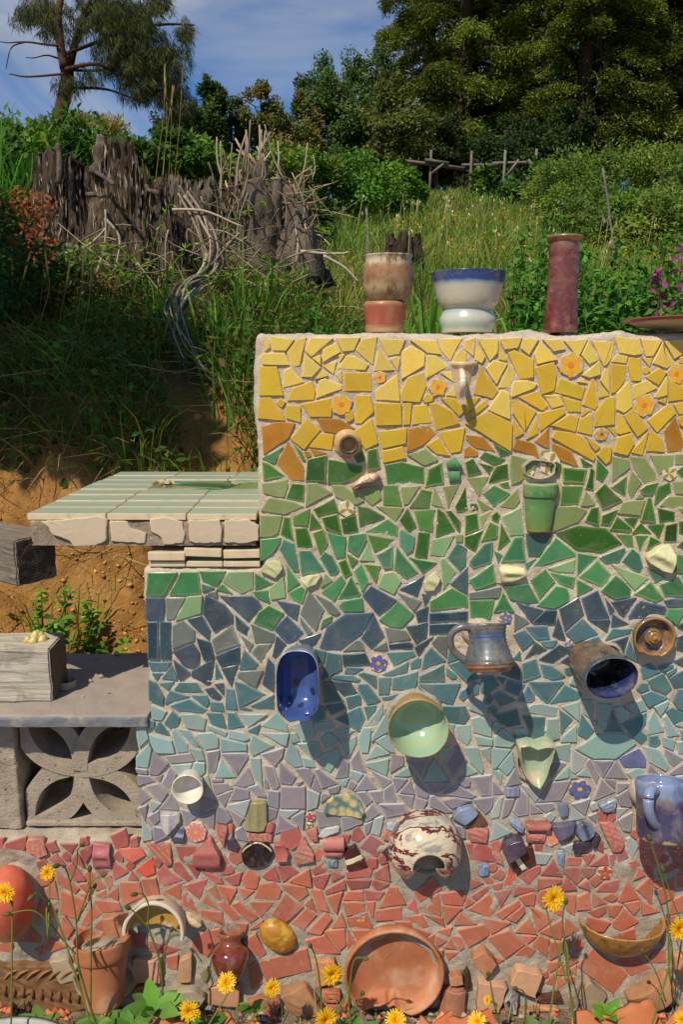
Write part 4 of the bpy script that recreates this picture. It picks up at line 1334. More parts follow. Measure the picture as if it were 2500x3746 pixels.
def shard_mesh(p2, col, ax, bulge, rip, proud, name='shard'):
    c = p2.mean(0); q = p2 - c; n = len(q); a = math.radians(ax); d = np.array((math.cos(a), math.sin(a))); s_all = q @ d; R = np.abs(s_all).max() + 1e-9
    col = lin(col); g_ = sum(col) / 3; col = tuple((.82 * c + .18 * g_) * w_ for c, w_ in zip(col, (1.03, 1.0, .9))); levels = [1, .985, .93, .8, .6, .38, .16]; V = [np.stack([q[:, 0], np.full(n, .008), q[:, 1]], 1)]; col = np.array(col); C = [np.tile(col * .8, (n, 1))]
    for li, f in enumerate(levels):
        r = q * f; s = r @ d / R; y = -(proud + bulge * (1 - s * s)) * .001; cc = np.tile(col, (n, 1))
        if li == 0: y = y + .0025; cc = cc * .92
        if rip:
            ph = np.sin(s * rip[0] * math.pi + .6); y = y - .001 * rip[1] * ph * min(1, 1.4 - f)
            if rip[2]: m = np.clip(ph * 1.3, 0, 1)[:, None]; cc = cc * (1 - m) + np.array(lin(rip[2])) * m
        y = y + .0004 * vn(r[:, 0] * 190 + 50, r[:, 1] * 190); V.append(np.stack([r[:, 0], y, r[:, 1]], 1)); C.append(cc)
    V.append(np.array([[0, V[-1][:, 1].mean(), 0]])); C.append(C[-1].mean(0)[None]); V = np.concatenate(V); C = np.concatenate(C); Fc = []; ccw = area(q) > 0
    for r in range(len(levels)):
        for j in range(n):
            k = (j + 1) % n; f = (r * n + j, r * n + k, (r + 1) * n + k, (r + 1) * n + j); Fc.append(f if ccw else f[::-1])
    for j in range(n):
        f = (len(levels) * n + j, len(levels) * n + (j + 1) % n, len(V) - 1); Fc.append(f if ccw else f[::-1])
    me = mesh(name, V, Fc, C, True); return c, me
for u0, v0, sc, L in SHARDS:
    for col, txt, ax, bulge, rip, proud, fin in L:
        p = poly_of(u0, v0, sc, txt); p2 = np.array([wp(a) for a in rough_poly(p, 12 if fin != 't' else 15, 1.6 if fin != 't' else 2.2)])
        nm = 'terracotta_piece' if fin == 't' else 'pottery_shard'; proud = proud if fin == 't' or proud > 20 else (proud + 3 if bulge < 0 else proud * .6); rip = rip and (rip[0], rip[1] * 1.5, rip[2])
        c, me = shard_mesh(p2, col, ax, bulge, rip, proud, nm); link(nm, me, wall, TM[fin], loc=(c[0], 0, c[1]))
# ---- printed flower and leaf tiles
def flower_tile(x, y, r, n, pet, cen, base='cbb595', rot=0.0, pl=1.0, pw=.42, extra=None, sq=1.0, rc=.24, name='flower_tile'):
    c = wp((x * K, y * K)); R = r * K * mpp(0, y * K); m = random.choice((6, 7))
    if base: poly = np.array([c + R * 1.0 * random.uniform(.9, 1.12) * np.array((math.cos(6.283 * k / m + rot), sq * math.sin(6.283 * k / m + rot))) for k in range(m)])
    cc, V, Fc, C = tile_geo(rough_poly(poly, .02, .0006), np.array(lin(base)), np.array(lin(base)), .0035, tilt=0)
    t = link(name, mesh(name, V, Fc, C), wall, TM['s'], loc=(cc[0], 0, cc[1]))
    b = Buf()
    def disc(px, pz, rx, rz, a, col, h):
        th = np.linspace(0, 2 * math.pi, 14, endpoint=False); ca, sa = math.cos(a), math.sin(a); e = np.stack([rx * np.cos(th), rz * np.sin(th)], 1)
        v = np.stack([c[0] + px + e[:, 0] * ca - e[:, 1] * sa, np.full(14, -.0035 - h), c[1] + pz + e[:, 0] * sa + e[:, 1] * ca], 1)
        b.add(np.concatenate([v, [[c[0] + px, -.0035 - h, c[1] + pz]]]), [(k, (k + 1) % 14, 14) for k in range(14)], np.concatenate([np.tile(np.array(lin(col)), (14, 1)), [np.array(lin(col)) * .9 + .1 * np.array(lin(cen))]]))
    for k in range(n):
        a = rot + 6.283 * k / n; disc(R * .56 * math.cos(a) * pl, R * .56 * math.sin(a) * sq, R * .42, R * pw * .68, a, pet if k % 2 or not extra else extra, .0002 + .0001 * (k % 3))
    disc(0, 0, R * rc, R * rc * sq, 0, cen, .0007); b.build('flower_print', TM['s'], t)
YO = ('dfae1e', 'dc7a28')
for x, y, r, ro in ((784, 928, 25, .3), (1005, 888, 22, .1), (1310, 838, 29, .5), (1478, 930, 26, .2), (1552, 858, 24, .9)): flower_tile(x, y, r, 6, YO[0], YO[1], rot=ro, extra='e6a024')
flower_tile(872, 866, 15, 5, 'e9a832', 'd9702a', rot=.6); flower_tile(1380, 996, 16, 5, 'c9951e', '6b5a28', rot=.4); flower_tile(828, 2110, 9, 4, 'dc8a2a', 'c04a2a', sq=.4)
flower_tile(868, 1520, 21, 6, '5058a0', 'd8a020', rot=.3, pw=.46); flower_tile(1330, 1808, 26, 6, '4d5c98', 'e0b020', rot=.2, sq=.8, pw=.5); flower_tile(1160, 1416, 15, 5, '5560a0', 'c8a030', rot=.4); flower_tile(1305, 1474, 10, 3, '6470b0', '8a90c0', rot=1.2)
flower_tile(450, 1907, 25, 12, 'd9807a', 'd8b020', base='e0b4a0', rot=.1, pw=.22, rc=.2); flower_tile(712, 1872, 12, 5, 'c04a66', 'a83858', rot=.5); flower_tile(710, 1892, 8, 3, '2f8a4a', '2f7a40', rot=.4)
flower_tile(1265, 1920, 22, 8, 'd98a80', 'd8a818', base='e4c0a8', rot=.1, pw=.3, rc=.2); flower_tile(1388, 2000, 18, 5, 'b8402c', '8a8a30', base='c9b49a', rot=.3); flower_tile(1560, 1950, 12, 5, 'b8402c', '8a8a30', rot=.2)
for x, y, r, n, ro in ((1207, 1078, 22, 5, 1.5), (1262, 1062, 26, 4, 1.2), (797, 1167, 20, 3, 3.6), (1535, 1086, 18, 4, .7)): flower_tile(x, y, r, n, '9a8632', '7f7228', base='d8c8aa', rot=ro, pw=.3, rc=.1, name='leaf_print_tile')
# ---- a course of cream edge tiles lying on the step of the wall
def slab_tile(name, lo, hi, mat, parent, rz=0.0, rx=0.0, bev=.0015):
    bm = bmesh.new(); c = [(a + b) / 2 for a, b in zip(lo, hi)]; bmesh.ops.create_cube(bm, size=1)
    for v in bm.verts: v.co = Vector([v.co[i] * (hi[i] - lo[i]) for i in range(3)])
    bmesh.ops.bevel(bm, geom=bm.edges[:], offset=bev, segments=2, affect='EDGES', profile=.6)
    me = bpy.data.meshes.new(name); bm.to_mesh(me); bm.free()
    return link(name, me, parent, mat, mtx=Matrix.Translation(c) @ Matrix.Rotation(rz, 4, 'Z') @ Matrix.Rotation(rx, 4, 'Y'))
CREAM = M('cream_biscuit', 'd8c4a2', 'cdb692', 30, .55, .1, 150, .0006, c3='b5a07e', s3=14, lo3=.6, hi3=.75)
GRE = M('green_glazed_tile', '4f8a68', '5d9670', 20, .2)
zs = ZS + .002
for k, (a, b) in enumerate(((341, 424), (426, 510), (512, 596))):
    x0, x1 = Q(a, 1290).x, Q(b, 1290).x
    slab_tile('ledge_tile', (x0, .002, zs), (x1, .14, zs + .0105), CREAM, wall); slab_tile('ledge_tile_face', (x0 + .001, .007, zs + .0108), (x1 - .001, .139, zs + .0125), GRE, wall, bev=.0004)
    d = (.0, .012, .006)[k]; slab_tile('ledge_tile', (x0 + (0, -.002, .001)[k], -.004 + .002 * k, zs + .014 + d * .6), (x1 + (.001, -.001, .0)[k], .13, zs + .030 + d * .6), CREAM, wall, rx=(.0, .035, -.02)[k])
b_ = Buf(); b_.box((Q(424, 1270).x, .02, zs + .012), (Q(512, 1270).x, .13, zs + .021), lin('b5a58e')); b_.build('mortar_bed', M('mortar', 'b5a58e', 'a3937c', 60, .9, .4, 200), wall)
# ------------------------------------------------------------------ pottery
PI = math.pi
def px_prof(xc, p, rows, zref=None):          # rows = [(half width, y)] in the 1568-wide view, on the plane p in front of the wall -> (r, z) above the last row
    o = [(w * K * mpp(p, y * K), Q(xc, y, p).z) for w, y in rows]; z0 = o[-1][1]; return [(r, z - z0) for r, z in o][::-1], Q(xc, rows[-1][1], p)
def wallify(prof, th, floor=None):            # closed vessel wall from an outer profile (bottom to rim): adds the inside
    o = [(0, prof[0][1])] + list(prof); i = [(max(r - th, .001), z) for r, z in prof[::-1]]
    i[0] = (i[0][0], prof[-1][1] - .0005); f = floor if floor is not None else prof[0][1] + th
    zz = [z for r, z in prof]; rf = max(.001, float(np.interp(f, zz, [r for r, z in prof])) - th); i = [(r, z) for r, z in i if z > f] + [(rf, f)]; rim = (prof[-1][0] - th * .5, prof[-1][1] + th * .3); return o + [rim] + i + [(0, f)]
def dense(prof, n=4):                         # smooth a profile
    pts = wpath([(r, 0, z) for r, z in prof], (len(prof) - 1) * n + 1); return [(max(a, 0), c) for a, b, c in pts]
TERRA = M('terracotta_pot', 'a5623f', 'b87c58', 9, .85, .3, 120, .0015, c3='c9a084', s3=14, lo3=.52, hi3=.72, spec=.2)
ZTOP = ZT + .004
def on_wall(xc, rows, p=-.075):
    pr, base = px_prof(xc, p, rows); return pr, Vector((base.x, -p, ZTOP))
# small upturned pot with a ribbed foot, jar on top of it
pr, b = on_wall(883, [(45, 690), (49, 697), (48, 710), (46, 725), (44, 742), (43, 761)]); h = pr[-1][1]
t = thing('terracotta_pot', 'small red brown glazed pot with ribbed foot, standing under the speckled jar', 'pot', b)
lathe('body', [(0, 0)] + dense(pr) + [(pr[-1][0] * .7, h + .001), (0, h + .001)], MZ('redbrown_glaze', [(0, 'b08a60'), (.22, 'ab7a50'), (.27, 'a8503c'), (.8, 'a0583e'), (1, 'a8794c')], 0, h, .06, 40, .3, '9a7048', (.5, .75), 22, .1, 60), t, frame(b, (0, 0, 1)), wob=.02, cut=lambda a, r, z: (r + (.0016 * math.cos(a * 46) if .003 < z < .2 * h else 0) , z))
hb = h
pr, b2 = on_wall(890, [(57, 592), (54, 598), (53, 606), (56, 622), (59, 645), (58, 660), (54, 675), (46, 688), (42, 695)]); b2.z = ZTOP + hb + .0015; h = pr[-1][1]
t = thing('speckled_jar', 'round cream and rust speckled jar with wide rim standing on small red pot', 'jar', b2)
lathe('body', wallify(dense(pr), .0035), MZ('speckled_glaze', [(0, '7a6544'), (.15, 'a88e64'), (.3, 'b09870'), (.45, '8a6a40'), (.58, '94643a'), (.75, '967046'), (.86, 'c4b28e'), (1, 'd2c4a8')], 0, h, .14, 60, .4, '7a5430', (.48, .6), 75, .5, 110, stretch=(1, 1, .45)), t, frame(b2, (0, 0, 1)), wob=.025, seed=2)
pr, b = on_wall(1072, [(86, 630), (85, 636), (82, 650), (77, 672), (72, 692), (66, 705), (58, 714), (59, 722), (64, 735), (64, 746), (60, 758), (57, 768)]); h = pr[-1][1]
t = thing('stoneware_bowl', 'wide cream bowl with deep blue rim and bulging foot standing on the wall', 'bowl', b)
lathe('body', wallify(dense(pr), .004, floor=h * .3), MZ('blue_rim_glaze', [(0, 'd0c6ae'), (.05, 'c9c3ae'), (.1, 'a9c0ac'), (.2, 'bcc2ae'), (.3, 'b7bcab'), (.36, 'a8b2ac'), (.5, 'c6bfa8'), (.76, 'c9c2b0'), (.81, '97a3b0'), (.85, '3a5088'), (.95, '384f84'), (1, '283a66')], 0, h, .05, 34, .16, 'bcbca8', (.6, .8), 24, .02, 60, stretch=(1, 1, 2)), t, frame(b, (0, 0, 1)), wob=.012, seed=4, seg=64)
pr, b = on_wall(1286, [(41, 541), (41, 545), (34, 553), (34, 560), (35, 580), (34, 600), (35, 630), (34, 660), (36, 700), (38, 735), (39, 752), (38, 762)]); h = pr[-1][1]
t = thing('cylinder_vase', 'tall oxblood red cylinder vase with flared rim standing on the wall', 'vase', b)
lathe('body', wallify(dense(pr), .004), MZ('oxblood_glaze', [(0, '6e3a30'), (.05, '602c26'), (.3, '642f28'), (.6, '6c3a33'), (.88, '67342d'), (.93, '7a5040'), (.97, '9a7448'), (1, '8a6238')], 0, h, .04, 30, .22, '8a4030', (.5, .68), 70, .05, 90), t, frame(b, (0, 0, 1)), wob=.018, rip=(.0004, 300), seed=6)
b = Q(1600, 768, -.06); b.z = ZTOP; r = Q(1437, 735, -.06).x; R = b.x - r; hz = Q(1500, 735, -.06).z - ZTOP
t = thing('plate', 'wide dish with red rim and cream underside at the end of the wall top', 'plate', b)
lathe('body', wallify(dense([(R * .42, 0), (R * .45, .004), (R * .7, hz * .45), (R * .9, hz * .85), (R, hz)]), .005, .012), MZ('plate_glaze', [(0, '8a6a50'), (.2, 'c9b498'), (.75, 'cdbca4'), (.86, '8a3434'), (1, '9c4a40')], 0, hz, .06, 30, .25), t, frame(b, (0.0, .03, 1)), wob=.02, seed=8)
def embedded(name, label, cat, x, y, p, axis=(0, -1, 0), group=None, xdir=(1, 0, 0)):
    rim = Q(x, y, p); o = rim - Vector(axis).normalized() * p; t = thing(name, label, cat, o, group); return t, frame(o, axis, xdir), rim
def S(px, p, y): return px * K * mpp(p, y * K)
def collar(parent, x, y, rx, ry, h=.012, seed=0, rot=0.0):   # lump of mortar that grips a pot
    c = Q(x, y); n = 30; V = []; Fc = []; sx, sz = S(rx, 0, y), S(ry, 0, y); lv = ((1.22, .004), (1.12, -.003), (1.0, -h), (.93, -h * .9), (.86, .006))
    for f, yy in lv:
        for k in range(n):
            a = 2 * PI * k / n; w = 1 + .09 * float(fbm(math.cos(a) * 2 + seed, math.sin(a) * 2, f)); X_, Z_ = sx * f * w * math.cos(a), sz * f * w * math.sin(a)
            V.append((X_ * math.cos(rot) - Z_ * math.sin(rot), yy + .0015 * float(vn(X_ * 200, Z_ * 200, seed)), X_ * math.sin(rot) + Z_ * math.cos(rot)))
    for r_ in range(len(lv) - 1):
        for k in range(n): Fc.append((r_ * n + k, r_ * n + (k + 1) % n, (r_ + 1) * n + (k + 1) % n, (r_ + 1) * n + k))
    return link('mortar_collar', mesh('mortar_collar', V, Fc, None, True), parent, GROUT, loc=c)
# cup handle side: half cup flush in the wall, cream, handle outwards
t, fm, rim = embedded('cream_cup', 'cream cup set in the yellow tiles with its handle sticking out', 'cup', 1065, 835, .0)
c = Q(1067, 862); R = S(36, 0, 850); m = M('cream_glaze', 'd9bf98', 'c9aa80', 40, .3, .03, 90); hh = S(70, 0, 850)
lathe('body', wallify(dense([(R * .5, -hh), (R * .62, -hh * .8), (R * .72, -hh * .4), (R * .82, -.007), (R * 1.0, 0), (R * 1.0, .005)]), .0035, -hh * .9), m, t, frame(Q(1065, 836) + Vector((0, .012, 0)), (0, -.05, 1)))
c0 = Q(1055, 858) + Vector((0, -.012, 0)); swept('handle', [c0 + Vector((.002, .005, .006)), c0 + Vector((0, -.018, .004)), c0 + Vector((-.001, -.037, -.004)), c0 + Vector((-.001, -.040, -.018)), c0 + Vector((0, -.026, -.034)), c0 + Vector((.002, -.004, -.040))], [.0055, .0055, .006, .0065, .006, .005], M('white_handle', 'd6c4aa', 'e2d4bc', 30, .2), t)
# hollow tube of pottery
t, fm, rim = embedded('broken_spout', 'stubby tan broken spout with hollow dark end between yellow and green tiles', 'spout', 801, 1021, .030, (.05, -1, .0))
lathe('spout', wallify([(.030, -.006), (.026, .004), (.021, .012), (.018, .022), (.0175, .030)], .0055, .008), MZ('tan_spout', [(0, 'c9a878'), (.8, 'b8925e'), (.9, '5a4a3c'), (1, '4a3e34')], 0, .03, .05, 60, .4, bs=.2), t, fm, wob=.06); collar(t, 798, 1022, 26, 24, .008, 3)
# half flowerpot, green
pr, b = px_prof(1238, .02, [(40, 1108), (40.5, 1112), (40, 1136), (38, 1138), (36, 1142), (34, 1170), (30, 1205), (27, 1218)]); h = pr[-1][1]; b = Q(1237, 1218, .006); b.y = -.004
t = thing('green_flowerpot', 'small green half flowerpot with thick rim set upright in green tiles', 'flowerpot', b)
lathe('body', [(0, 0)] + dense(pr, 3) + [(pr[-1][0] * .8, h + .001), (0, h - .001)], MZ('green_pot', [(0, 'b98a5a'), (.035, 'b98a5a'), (.05, '6f8a48'), (.45, '5f8a50'), (.72, '4f8048'), (.78, '3f7a40'), (.97, '4c8a4c'), (1, '9aa868')], 0, h, .03, 40, .3, '7f9858', (.5, .7), 40, .1, 70), t, frame(b, (0, 0, 1)), scale=(1, .75)); collar(t, 1237, 1075, 36, 22, .012, 7); collar(t, 1237, 1160, 34, 50, .004, 8)
# blue-grey mug with handle to the left
pr, b = px_prof(1120, .085, [(46, 1428), (44, 1440), (42, 1455), (43, 1470), (47, 1488), (53, 1508), (56, 1520), (53, 1530), (44, 1540)]); b = Q(1124, 1540, .115); pr = [(r, z * .90) for r, z in pr]; h = pr[-1][1]
t = thing('blue_grey_mug', 'ridged blue grey stoneware mug with rusty foot and left handle, fixed upright to wall', 'mug', b)
mm = MZ('blue_grey_glaze', [(0, '8f6a44'), (.12, '8a5a3a'), (.2, '5a5048'), (.27, '5a5e62'), (.45, '5f666a'), (.66, '5a6268'), (.72, '3a5078'), (.80, '3f567e'), (.84, '5c5a56'), (.95, '6a655e'), (1, '7f8a94')], 0, h, .06, 30, .28, '4a4844', (.48, .68), 70, .25, 60, stretch=(1, 1, .7))
ax = (-.05, .34, 1)
lathe('body', wallify(dense(pr), .004, h * .72), mm, t, frame(b, ax), rip=(.0011, 900), wob=.025, seed=3)
hm = M('mug_handle', '5a554e', '6f7276', 30, .3, .1, 60)
c = lambda x, y, p=.098: Q(x, y, p)
swept('handle', [c(1082, 1440), c(1062, 1438), c(1042, 1448), c(1034, 1465), c(1038, 1488), c(1054, 1505), c(1076, 1520)], [.008, .0075, .0068, .0065, .0065, .007, .008], hm, t, k=12)
b_ = Buf(); a_ = frame(b, ax) @ Vector((0, .02, h * .5)); b_.tube([(a_.x, .01, a_.z), (a_.x, -.01, a_.z), tuple(a_)], [.040, .026, .018], (1, 1, 1), 16); b_.build('mortar_collar', GROUT, t, True)
# crumbs of mortar lying in its mouth
b_ = Buf()
for k in range(26):
    o = frame(b, ax) @ Vector((random.uniform(-.022, .022), random.uniform(-.024, .012), h * .90 + random.uniform(0, .008))); s_ = random.uniform(.003, .007); b_.tube([(o.x, o.y, o.z - s_), (o.x + s_ * .3, o.y, o.z), (o.x, o.y, o.z + s_)], [s_ * .5, s_, s_ * .4], lin('c9ad8e'), 5)
b_.build('mortar_crumbs', M('crumbs', 'd0b494', 'b89a7a', 90, .95, .3, 200), t)
# coiled candle holder / lid
t, fm, rim = embedded('coiled_dish', 'round brown and blue dish with a coiled knob in the middle', 'dish', 1508, 1467, .036, (.03, -1, .06)); R = S(48, .028, 1467)
mm = MZ('brown_blue_glaze', [(0, '3a2a1e'), (.25, '5a452c'), (.45, '4a4f6a'), (.6, '6a5030'), (.8, '8a6a3c'), (1, '9a7038')], -.002, .03, .25, 28, .14, '9a6c34', (.5, .62), 60, .05, 60)
lathe('body', [(0, -.004), (R * .8, -.004), (R * .95, .012), (R, .026), (R * .97, .029), (R * .90, .026), (R * .82, .012), (R * .6, .008), (R * .42, .010), (R * .40, .022), (R * .33, .024), (R * .30, .020), (R * .27, .027), (R * .20, .029), (R * .15, .026), (R * .1, .032), (0, .032)], mm, t, fm, wob=.02, seg=56, seed=5, cut=lambda a, r, z: (r * (1 - (.12 if z > .01 and abs(a - 4.45) < .5 and r > R * .7 else 0)), z))
collar(t, 1503, 1458, 44, 44, .010, 12)
# dark mug mouth outwards
t, fm, rim = embedded('dark_mug', 'brown mug with dark blue lip sticking out of the wall, mouth towards viewer', 'mug', 1404, 1555, .10, (.10, -1, -.02)); R = S(64, .10, 1555)
mm = MZ('brown_mug', [(0, '7a5f4a'), (.5, '6a5546'), (.82, '6a5a50'), (.9, '4a4a5a'), (.97, '3a4660'), (1, '6a7280')], 0, .10, .12, 40, .22, '4a3c34', (.5, .65), 40, .1, 70)
lathe('body', dense([(R * .84, -.012), (R * .92, .02), (R * .98, .05), (R * .96, .08), (R * .97, .097), (R * .99, .10)], 3) + [(R * .96, .103)], mm, t, fm, scale=(1, .80), wob=.015, seed=6)
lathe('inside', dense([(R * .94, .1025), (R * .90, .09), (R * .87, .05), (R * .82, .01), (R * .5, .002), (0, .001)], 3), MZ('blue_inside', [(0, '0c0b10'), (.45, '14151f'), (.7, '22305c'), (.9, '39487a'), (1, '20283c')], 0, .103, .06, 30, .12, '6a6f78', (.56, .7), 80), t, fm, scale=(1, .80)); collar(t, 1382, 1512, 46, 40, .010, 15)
# blue oblong dish on its side
t, fm, rim = embedded('blue_dish', 'broken cobalt blue oblong dish with dark spots set in teal tiles', 'dish', 683, 1577, .10, (-.04, -1, .02))
def dish_cut(a, r, z): return (r, z - (.03 * max(0, math.sin(a) - .45) if z > .06 else 0) + (.004 * math.sin(a * 9) if z > .07 and math.sin(a) < -.2 else 0))
def squarish(a, p=4): return 1 / (abs(math.cos(a)) ** p + abs(math.sin(a)) ** p) ** (1 / p)
Rx, Rz = S(50, .09, 1575), S(83, .09, 1575)
def sq_lathe(name, prof, mat, cut=None):
    def c2(a, r, z):
        if cut: r, z = cut(a, r, z)
        return r * squarish(a, 3.4), z
    return lathe(name, prof, mat, t, fm, seg=64, scale=(Rx, Rz), cut=c2)
def spots():
    m, nt, b = node_mat('cobalt_spotted'); tc = nt.nodes.new('ShaderNodeTexCoord'); v = nt.nodes.new('ShaderNodeTexVoronoi'); v.inputs['Scale'].default_value = 42; nt.links.new(tc.outputs['Object'], v.inputs[0])
    base = ramp(nt, noise(nt, 16, 5, .6), [(.3, lin('35487a')), (.55, lin('435890')), (.75, lin('566c9c'))]); f = ramp(nt, v.outputs[0], [(.24, 1), (.34, 0)]); nt.links.new(mixc(nt, f, base, lin('27304e')), b.inputs['Base Color']); b.inputs['Roughness'].default_value = .12; b.inputs['Coat Weight'].default_value = .5; return m
sq_lathe('outside', [(.70, -.006), (.80, .02), (.92, .06), (.99, .098), (.985, .101), (.955, .1015)], M('grey_blue_outside', '8a92a0', '6a7484', 40, .3, .1, 60), dish_cut)
sq_lathe('inside', [(.96, .1018), (.93, .097), (.88, .075), (.82, .055), (.6, .042), (.3, .038), (0, .0375)], spots(), dish_cut); collar(t, 680, 1556, 44, 74, .012, 21)
# celadon bowl
t, fm, rim = embedded('celadon_bowl', 'pale celadon green bowl with spiral inside and chipped rim sticking out of wall', 'bowl', 961, 1672, .09, (.0, -1, .03)); R = S(71, .09, 1672)
def spiral():
    m, nt, b = node_mat('celadon_spiral'); tc = nt.nodes.new('ShaderNodeTexCoord'); sp = nt.nodes.new('ShaderNodeSeparateXYZ'); nt.links.new(tc.outputs['Object'], sp.inputs[0])
    def mth(op, a, b_=None, c=None):
        n = nt.nodes.new('ShaderNodeMath'); n.operation = op
        for i, s in enumerate((a, b_, c)):
            if s is None: continue
            if hasattr(s, 'links'): nt.links.new(s, n.inputs[i])
            else: n.inputs[i].default_value = s
        return n.outputs[0]
    x, y = sp.outputs[0], mth('ADD', sp.outputs[1], -.012); r = mth('SQRT', mth('ADD', mth('MULTIPLY', x, x), mth('MULTIPLY', y, y))); an = mth('ARCTAN2', y, x)
    w = mth('SINE', mth('ADD', mth('MULTIPLY', r, 560.0), mth('ADD', an, mth('MULTIPLY', noise(nt, 30, 3), 1.2))))
    f = ramp(nt, mth('MULTIPLY_ADD', w, .5, .5), [(.45, 0), (.95, .42)]); base = ramp(nt, noise(nt, 12, 4), [(.3, lin('8fae90')), (.7, lin('a2bb9c'))]); nt.links.new(mixc(nt, f, base, lin('b8ad72')), b.inputs['Base Color'])
    b.inputs['Roughness'].default_value = .12; b.inputs['Coat Weight'].default_value = .4; bump(nt, b, w, .15, .001); return m
def chip(a, r, z): return (r * (1 - (.05 * math.exp(-((a - .42) / .12) ** 2) if z > .075 else 0)), z - (.012 * math.exp(-((a - .42) / .16) ** 2) if z > .065 else 0) + (.0012 * float(vn(a * 8, 3)) if z > .075 else 0))
lathe('outside', dense([(R * .62, -.006), (R * .72, .02), (R * .90, .055), (R * 1.0, .09)], 3) + [(R * .985, .0918), (R * .965, .091)], M('bowl_outside', 'b09464', '9a7c50', 40, .5, .15, 90), t, fm, cut=chip, wob=.02, seg=64)
lathe('inside', [(R * .964, .0909)] + dense([(R * .95, .088), (R * .9, .070), (R * .78, .047), (R * .55, .033), (R * .25, .028), (0, .027)], 3), spiral(), t, fm, cut=chip, wob=.02, seg=64); collar(t, 952, 1640, 60, 60, .012, 24)
# heart-like broken corner of a green dish
t, fm, rim = embedded('heart_shaped_shard_dish', 'pale green heart shaped broken dish in the aqua and lavender tiles', 'dish', 1228, 1757, .035)
o = Q(1228, 1757, .03); out = [(1190, 1706), (1212, 1702), (1232, 1712), (1252, 1706), (1273, 1706), (1268, 1745), (1255, 1785), (1240, 1812), (1222, 1800), (1205, 1778), (1195, 1740)]
ring = np.array([((Q(x, y, .03) - o).x, (Q(x, y, .03) - o).z) for x, y in out]); ring = rough_poly(ring, .012, .0008); n = len(ring); ro = 1.0
V = []; 
for f, d in ((1.05, .034), (1.02, .012), (1.0, 0), (.96, -.0015), (.91, .001), (.84, .008), (.66, .015), (.42, .018), (.2, .019)):
    for a in ring: V.append((a[0] * f, d - .012 * (1 if d < .004 else 0) * max(0, a[1] / .05), a[1] * f))
V.append((0, .019, 0)); Fc = [(r_ * n + j, r_ * n + (j + 1) % n, (r_ + 1) * n + (j + 1) % n, (r_ + 1) * n + j) for r_ in range(8) for j in range(n)] + [(8 * n + j, 8 * n + (j + 1) % n, 9 * n) for j in range(n)]
link('bowl', mesh('bowl', V, [f[::-1] for f in Fc] if area(ring) < 0 else Fc, None, True), t, M('pale_green_glaze', 'aab494', '93a684', 30, .3, .5, 60, .004, c3='c4b496', s3=26, lo3=.5, hi3=.62), loc=o); collar(t, 1222, 1745, 38, 46, .010, 27)
# white egg cup
t, fm, rim = embedded('white_cup', 'small white china cup sticking out of the lavender tiles', 'cup', 430, 1811, .04); R = S(37, .04, 1811)
lathe('body', dense([(R * .62, -.008), (R * .8, .008), (R * .93, .026), (R * .98, .037)], 3) + [(R, .039), (R * .98, .041), (R * .93, .041), (R * .88, .038)] + dense([(R * .84, .032), (R * .74, .018), (R * .5, .008), (R * .34, .006), (0, .006)], 3), M('white_china', 'd8cfbe', 'ddd6c8', 20, .12), t, fm); collar(t, 440, 1800, 30, 28, .006, 30)
# purple blue mug at right edge, upright with handle to the viewer
pr, b = px_prof(1520, .07, [(55, 1795), (57, 1803), (56, 1820), (56, 1850), (57, 1890), (57, 1912), (54, 1922)]); b = Q(1522, 1922, .095); pr = [(r, z * .92) for r, z in pr]; h = pr[-1][1]
t = thing('purple_mug', 'blue and purple glazed mug standing out of the wall, handle towards viewer', 'mug', b)
mp_ = MZ('purple_glaze', [(0, 'a8946a'), (.02, '463e5a'), (.3, '3a3250'), (.6, '43354e'), (.72, '5a4a5e'), (.80, '7484a8'), (1, '8492b4')], 0, h, .2, 26, .08, '4a5c88', (.54, .7), 26, .03, 50, stretch=(1, 1, .35))
lathe('body', wallify(dense(pr), .004, h * .86), mp_, t, frame(b, (0, .30, 1)), wob=.02, seed=11)
swept('handle', [Q(1503, 1812, .11), Q(1494, 1812, .125), Q(1489, 1830, .138), Q(1490, 1858, .140), Q(1500, 1885, .132), Q(1512, 1897, .118), Q(1518, 1900, .105)], [.0095, .0095, .0098, .0095, .0085, .0075, .007], mp_, t, k=12)
b_ = Buf(); a_ = frame(b, (0, .30, 1)) @ Vector((0, .02, h * .5)); b_.tube([(a_.x, .01, a_.z), (a_.x, -.012, a_.z), (a_.x, -.04, a_.z)], [.045, .036, .03], (1, 1, 1), 16); b_.build('mortar_collar', GROUT, t, True)
# geode-like bowl bottom
t, fm, rim = embedded('purple_saucer_shard', 'small dark purple bowl bottom with cream broken rim in the pink row', 'dish', 589, 1964, .014); R = S(34, .014, 1964)
lathe('body', [(R * 1.02, -.006), (R * 1.03, .008), (R, .013), (R * .93, .0135), (R * .86, .009), (R * .5, .0075), (0, .007)], MZ('purple_dark', [(0, '4a2838'), (.15, '55303f'), (.4, '24161a'), (.8, '2a1a1c'), (.93, 'c9b48c'), (1, 'd9c8a4')], 0, .0135, .05, 60, .1, '2c2440', (.5, .65), 70), t, fm, cut=lambda a, r, z: (r * (1 + .07 * math.sin(2 * a + .6) + .03 * math.sin(5 * a)), z - (.005 if z > .01 and math.sin(a) < .2 else 0)), wob=.05)
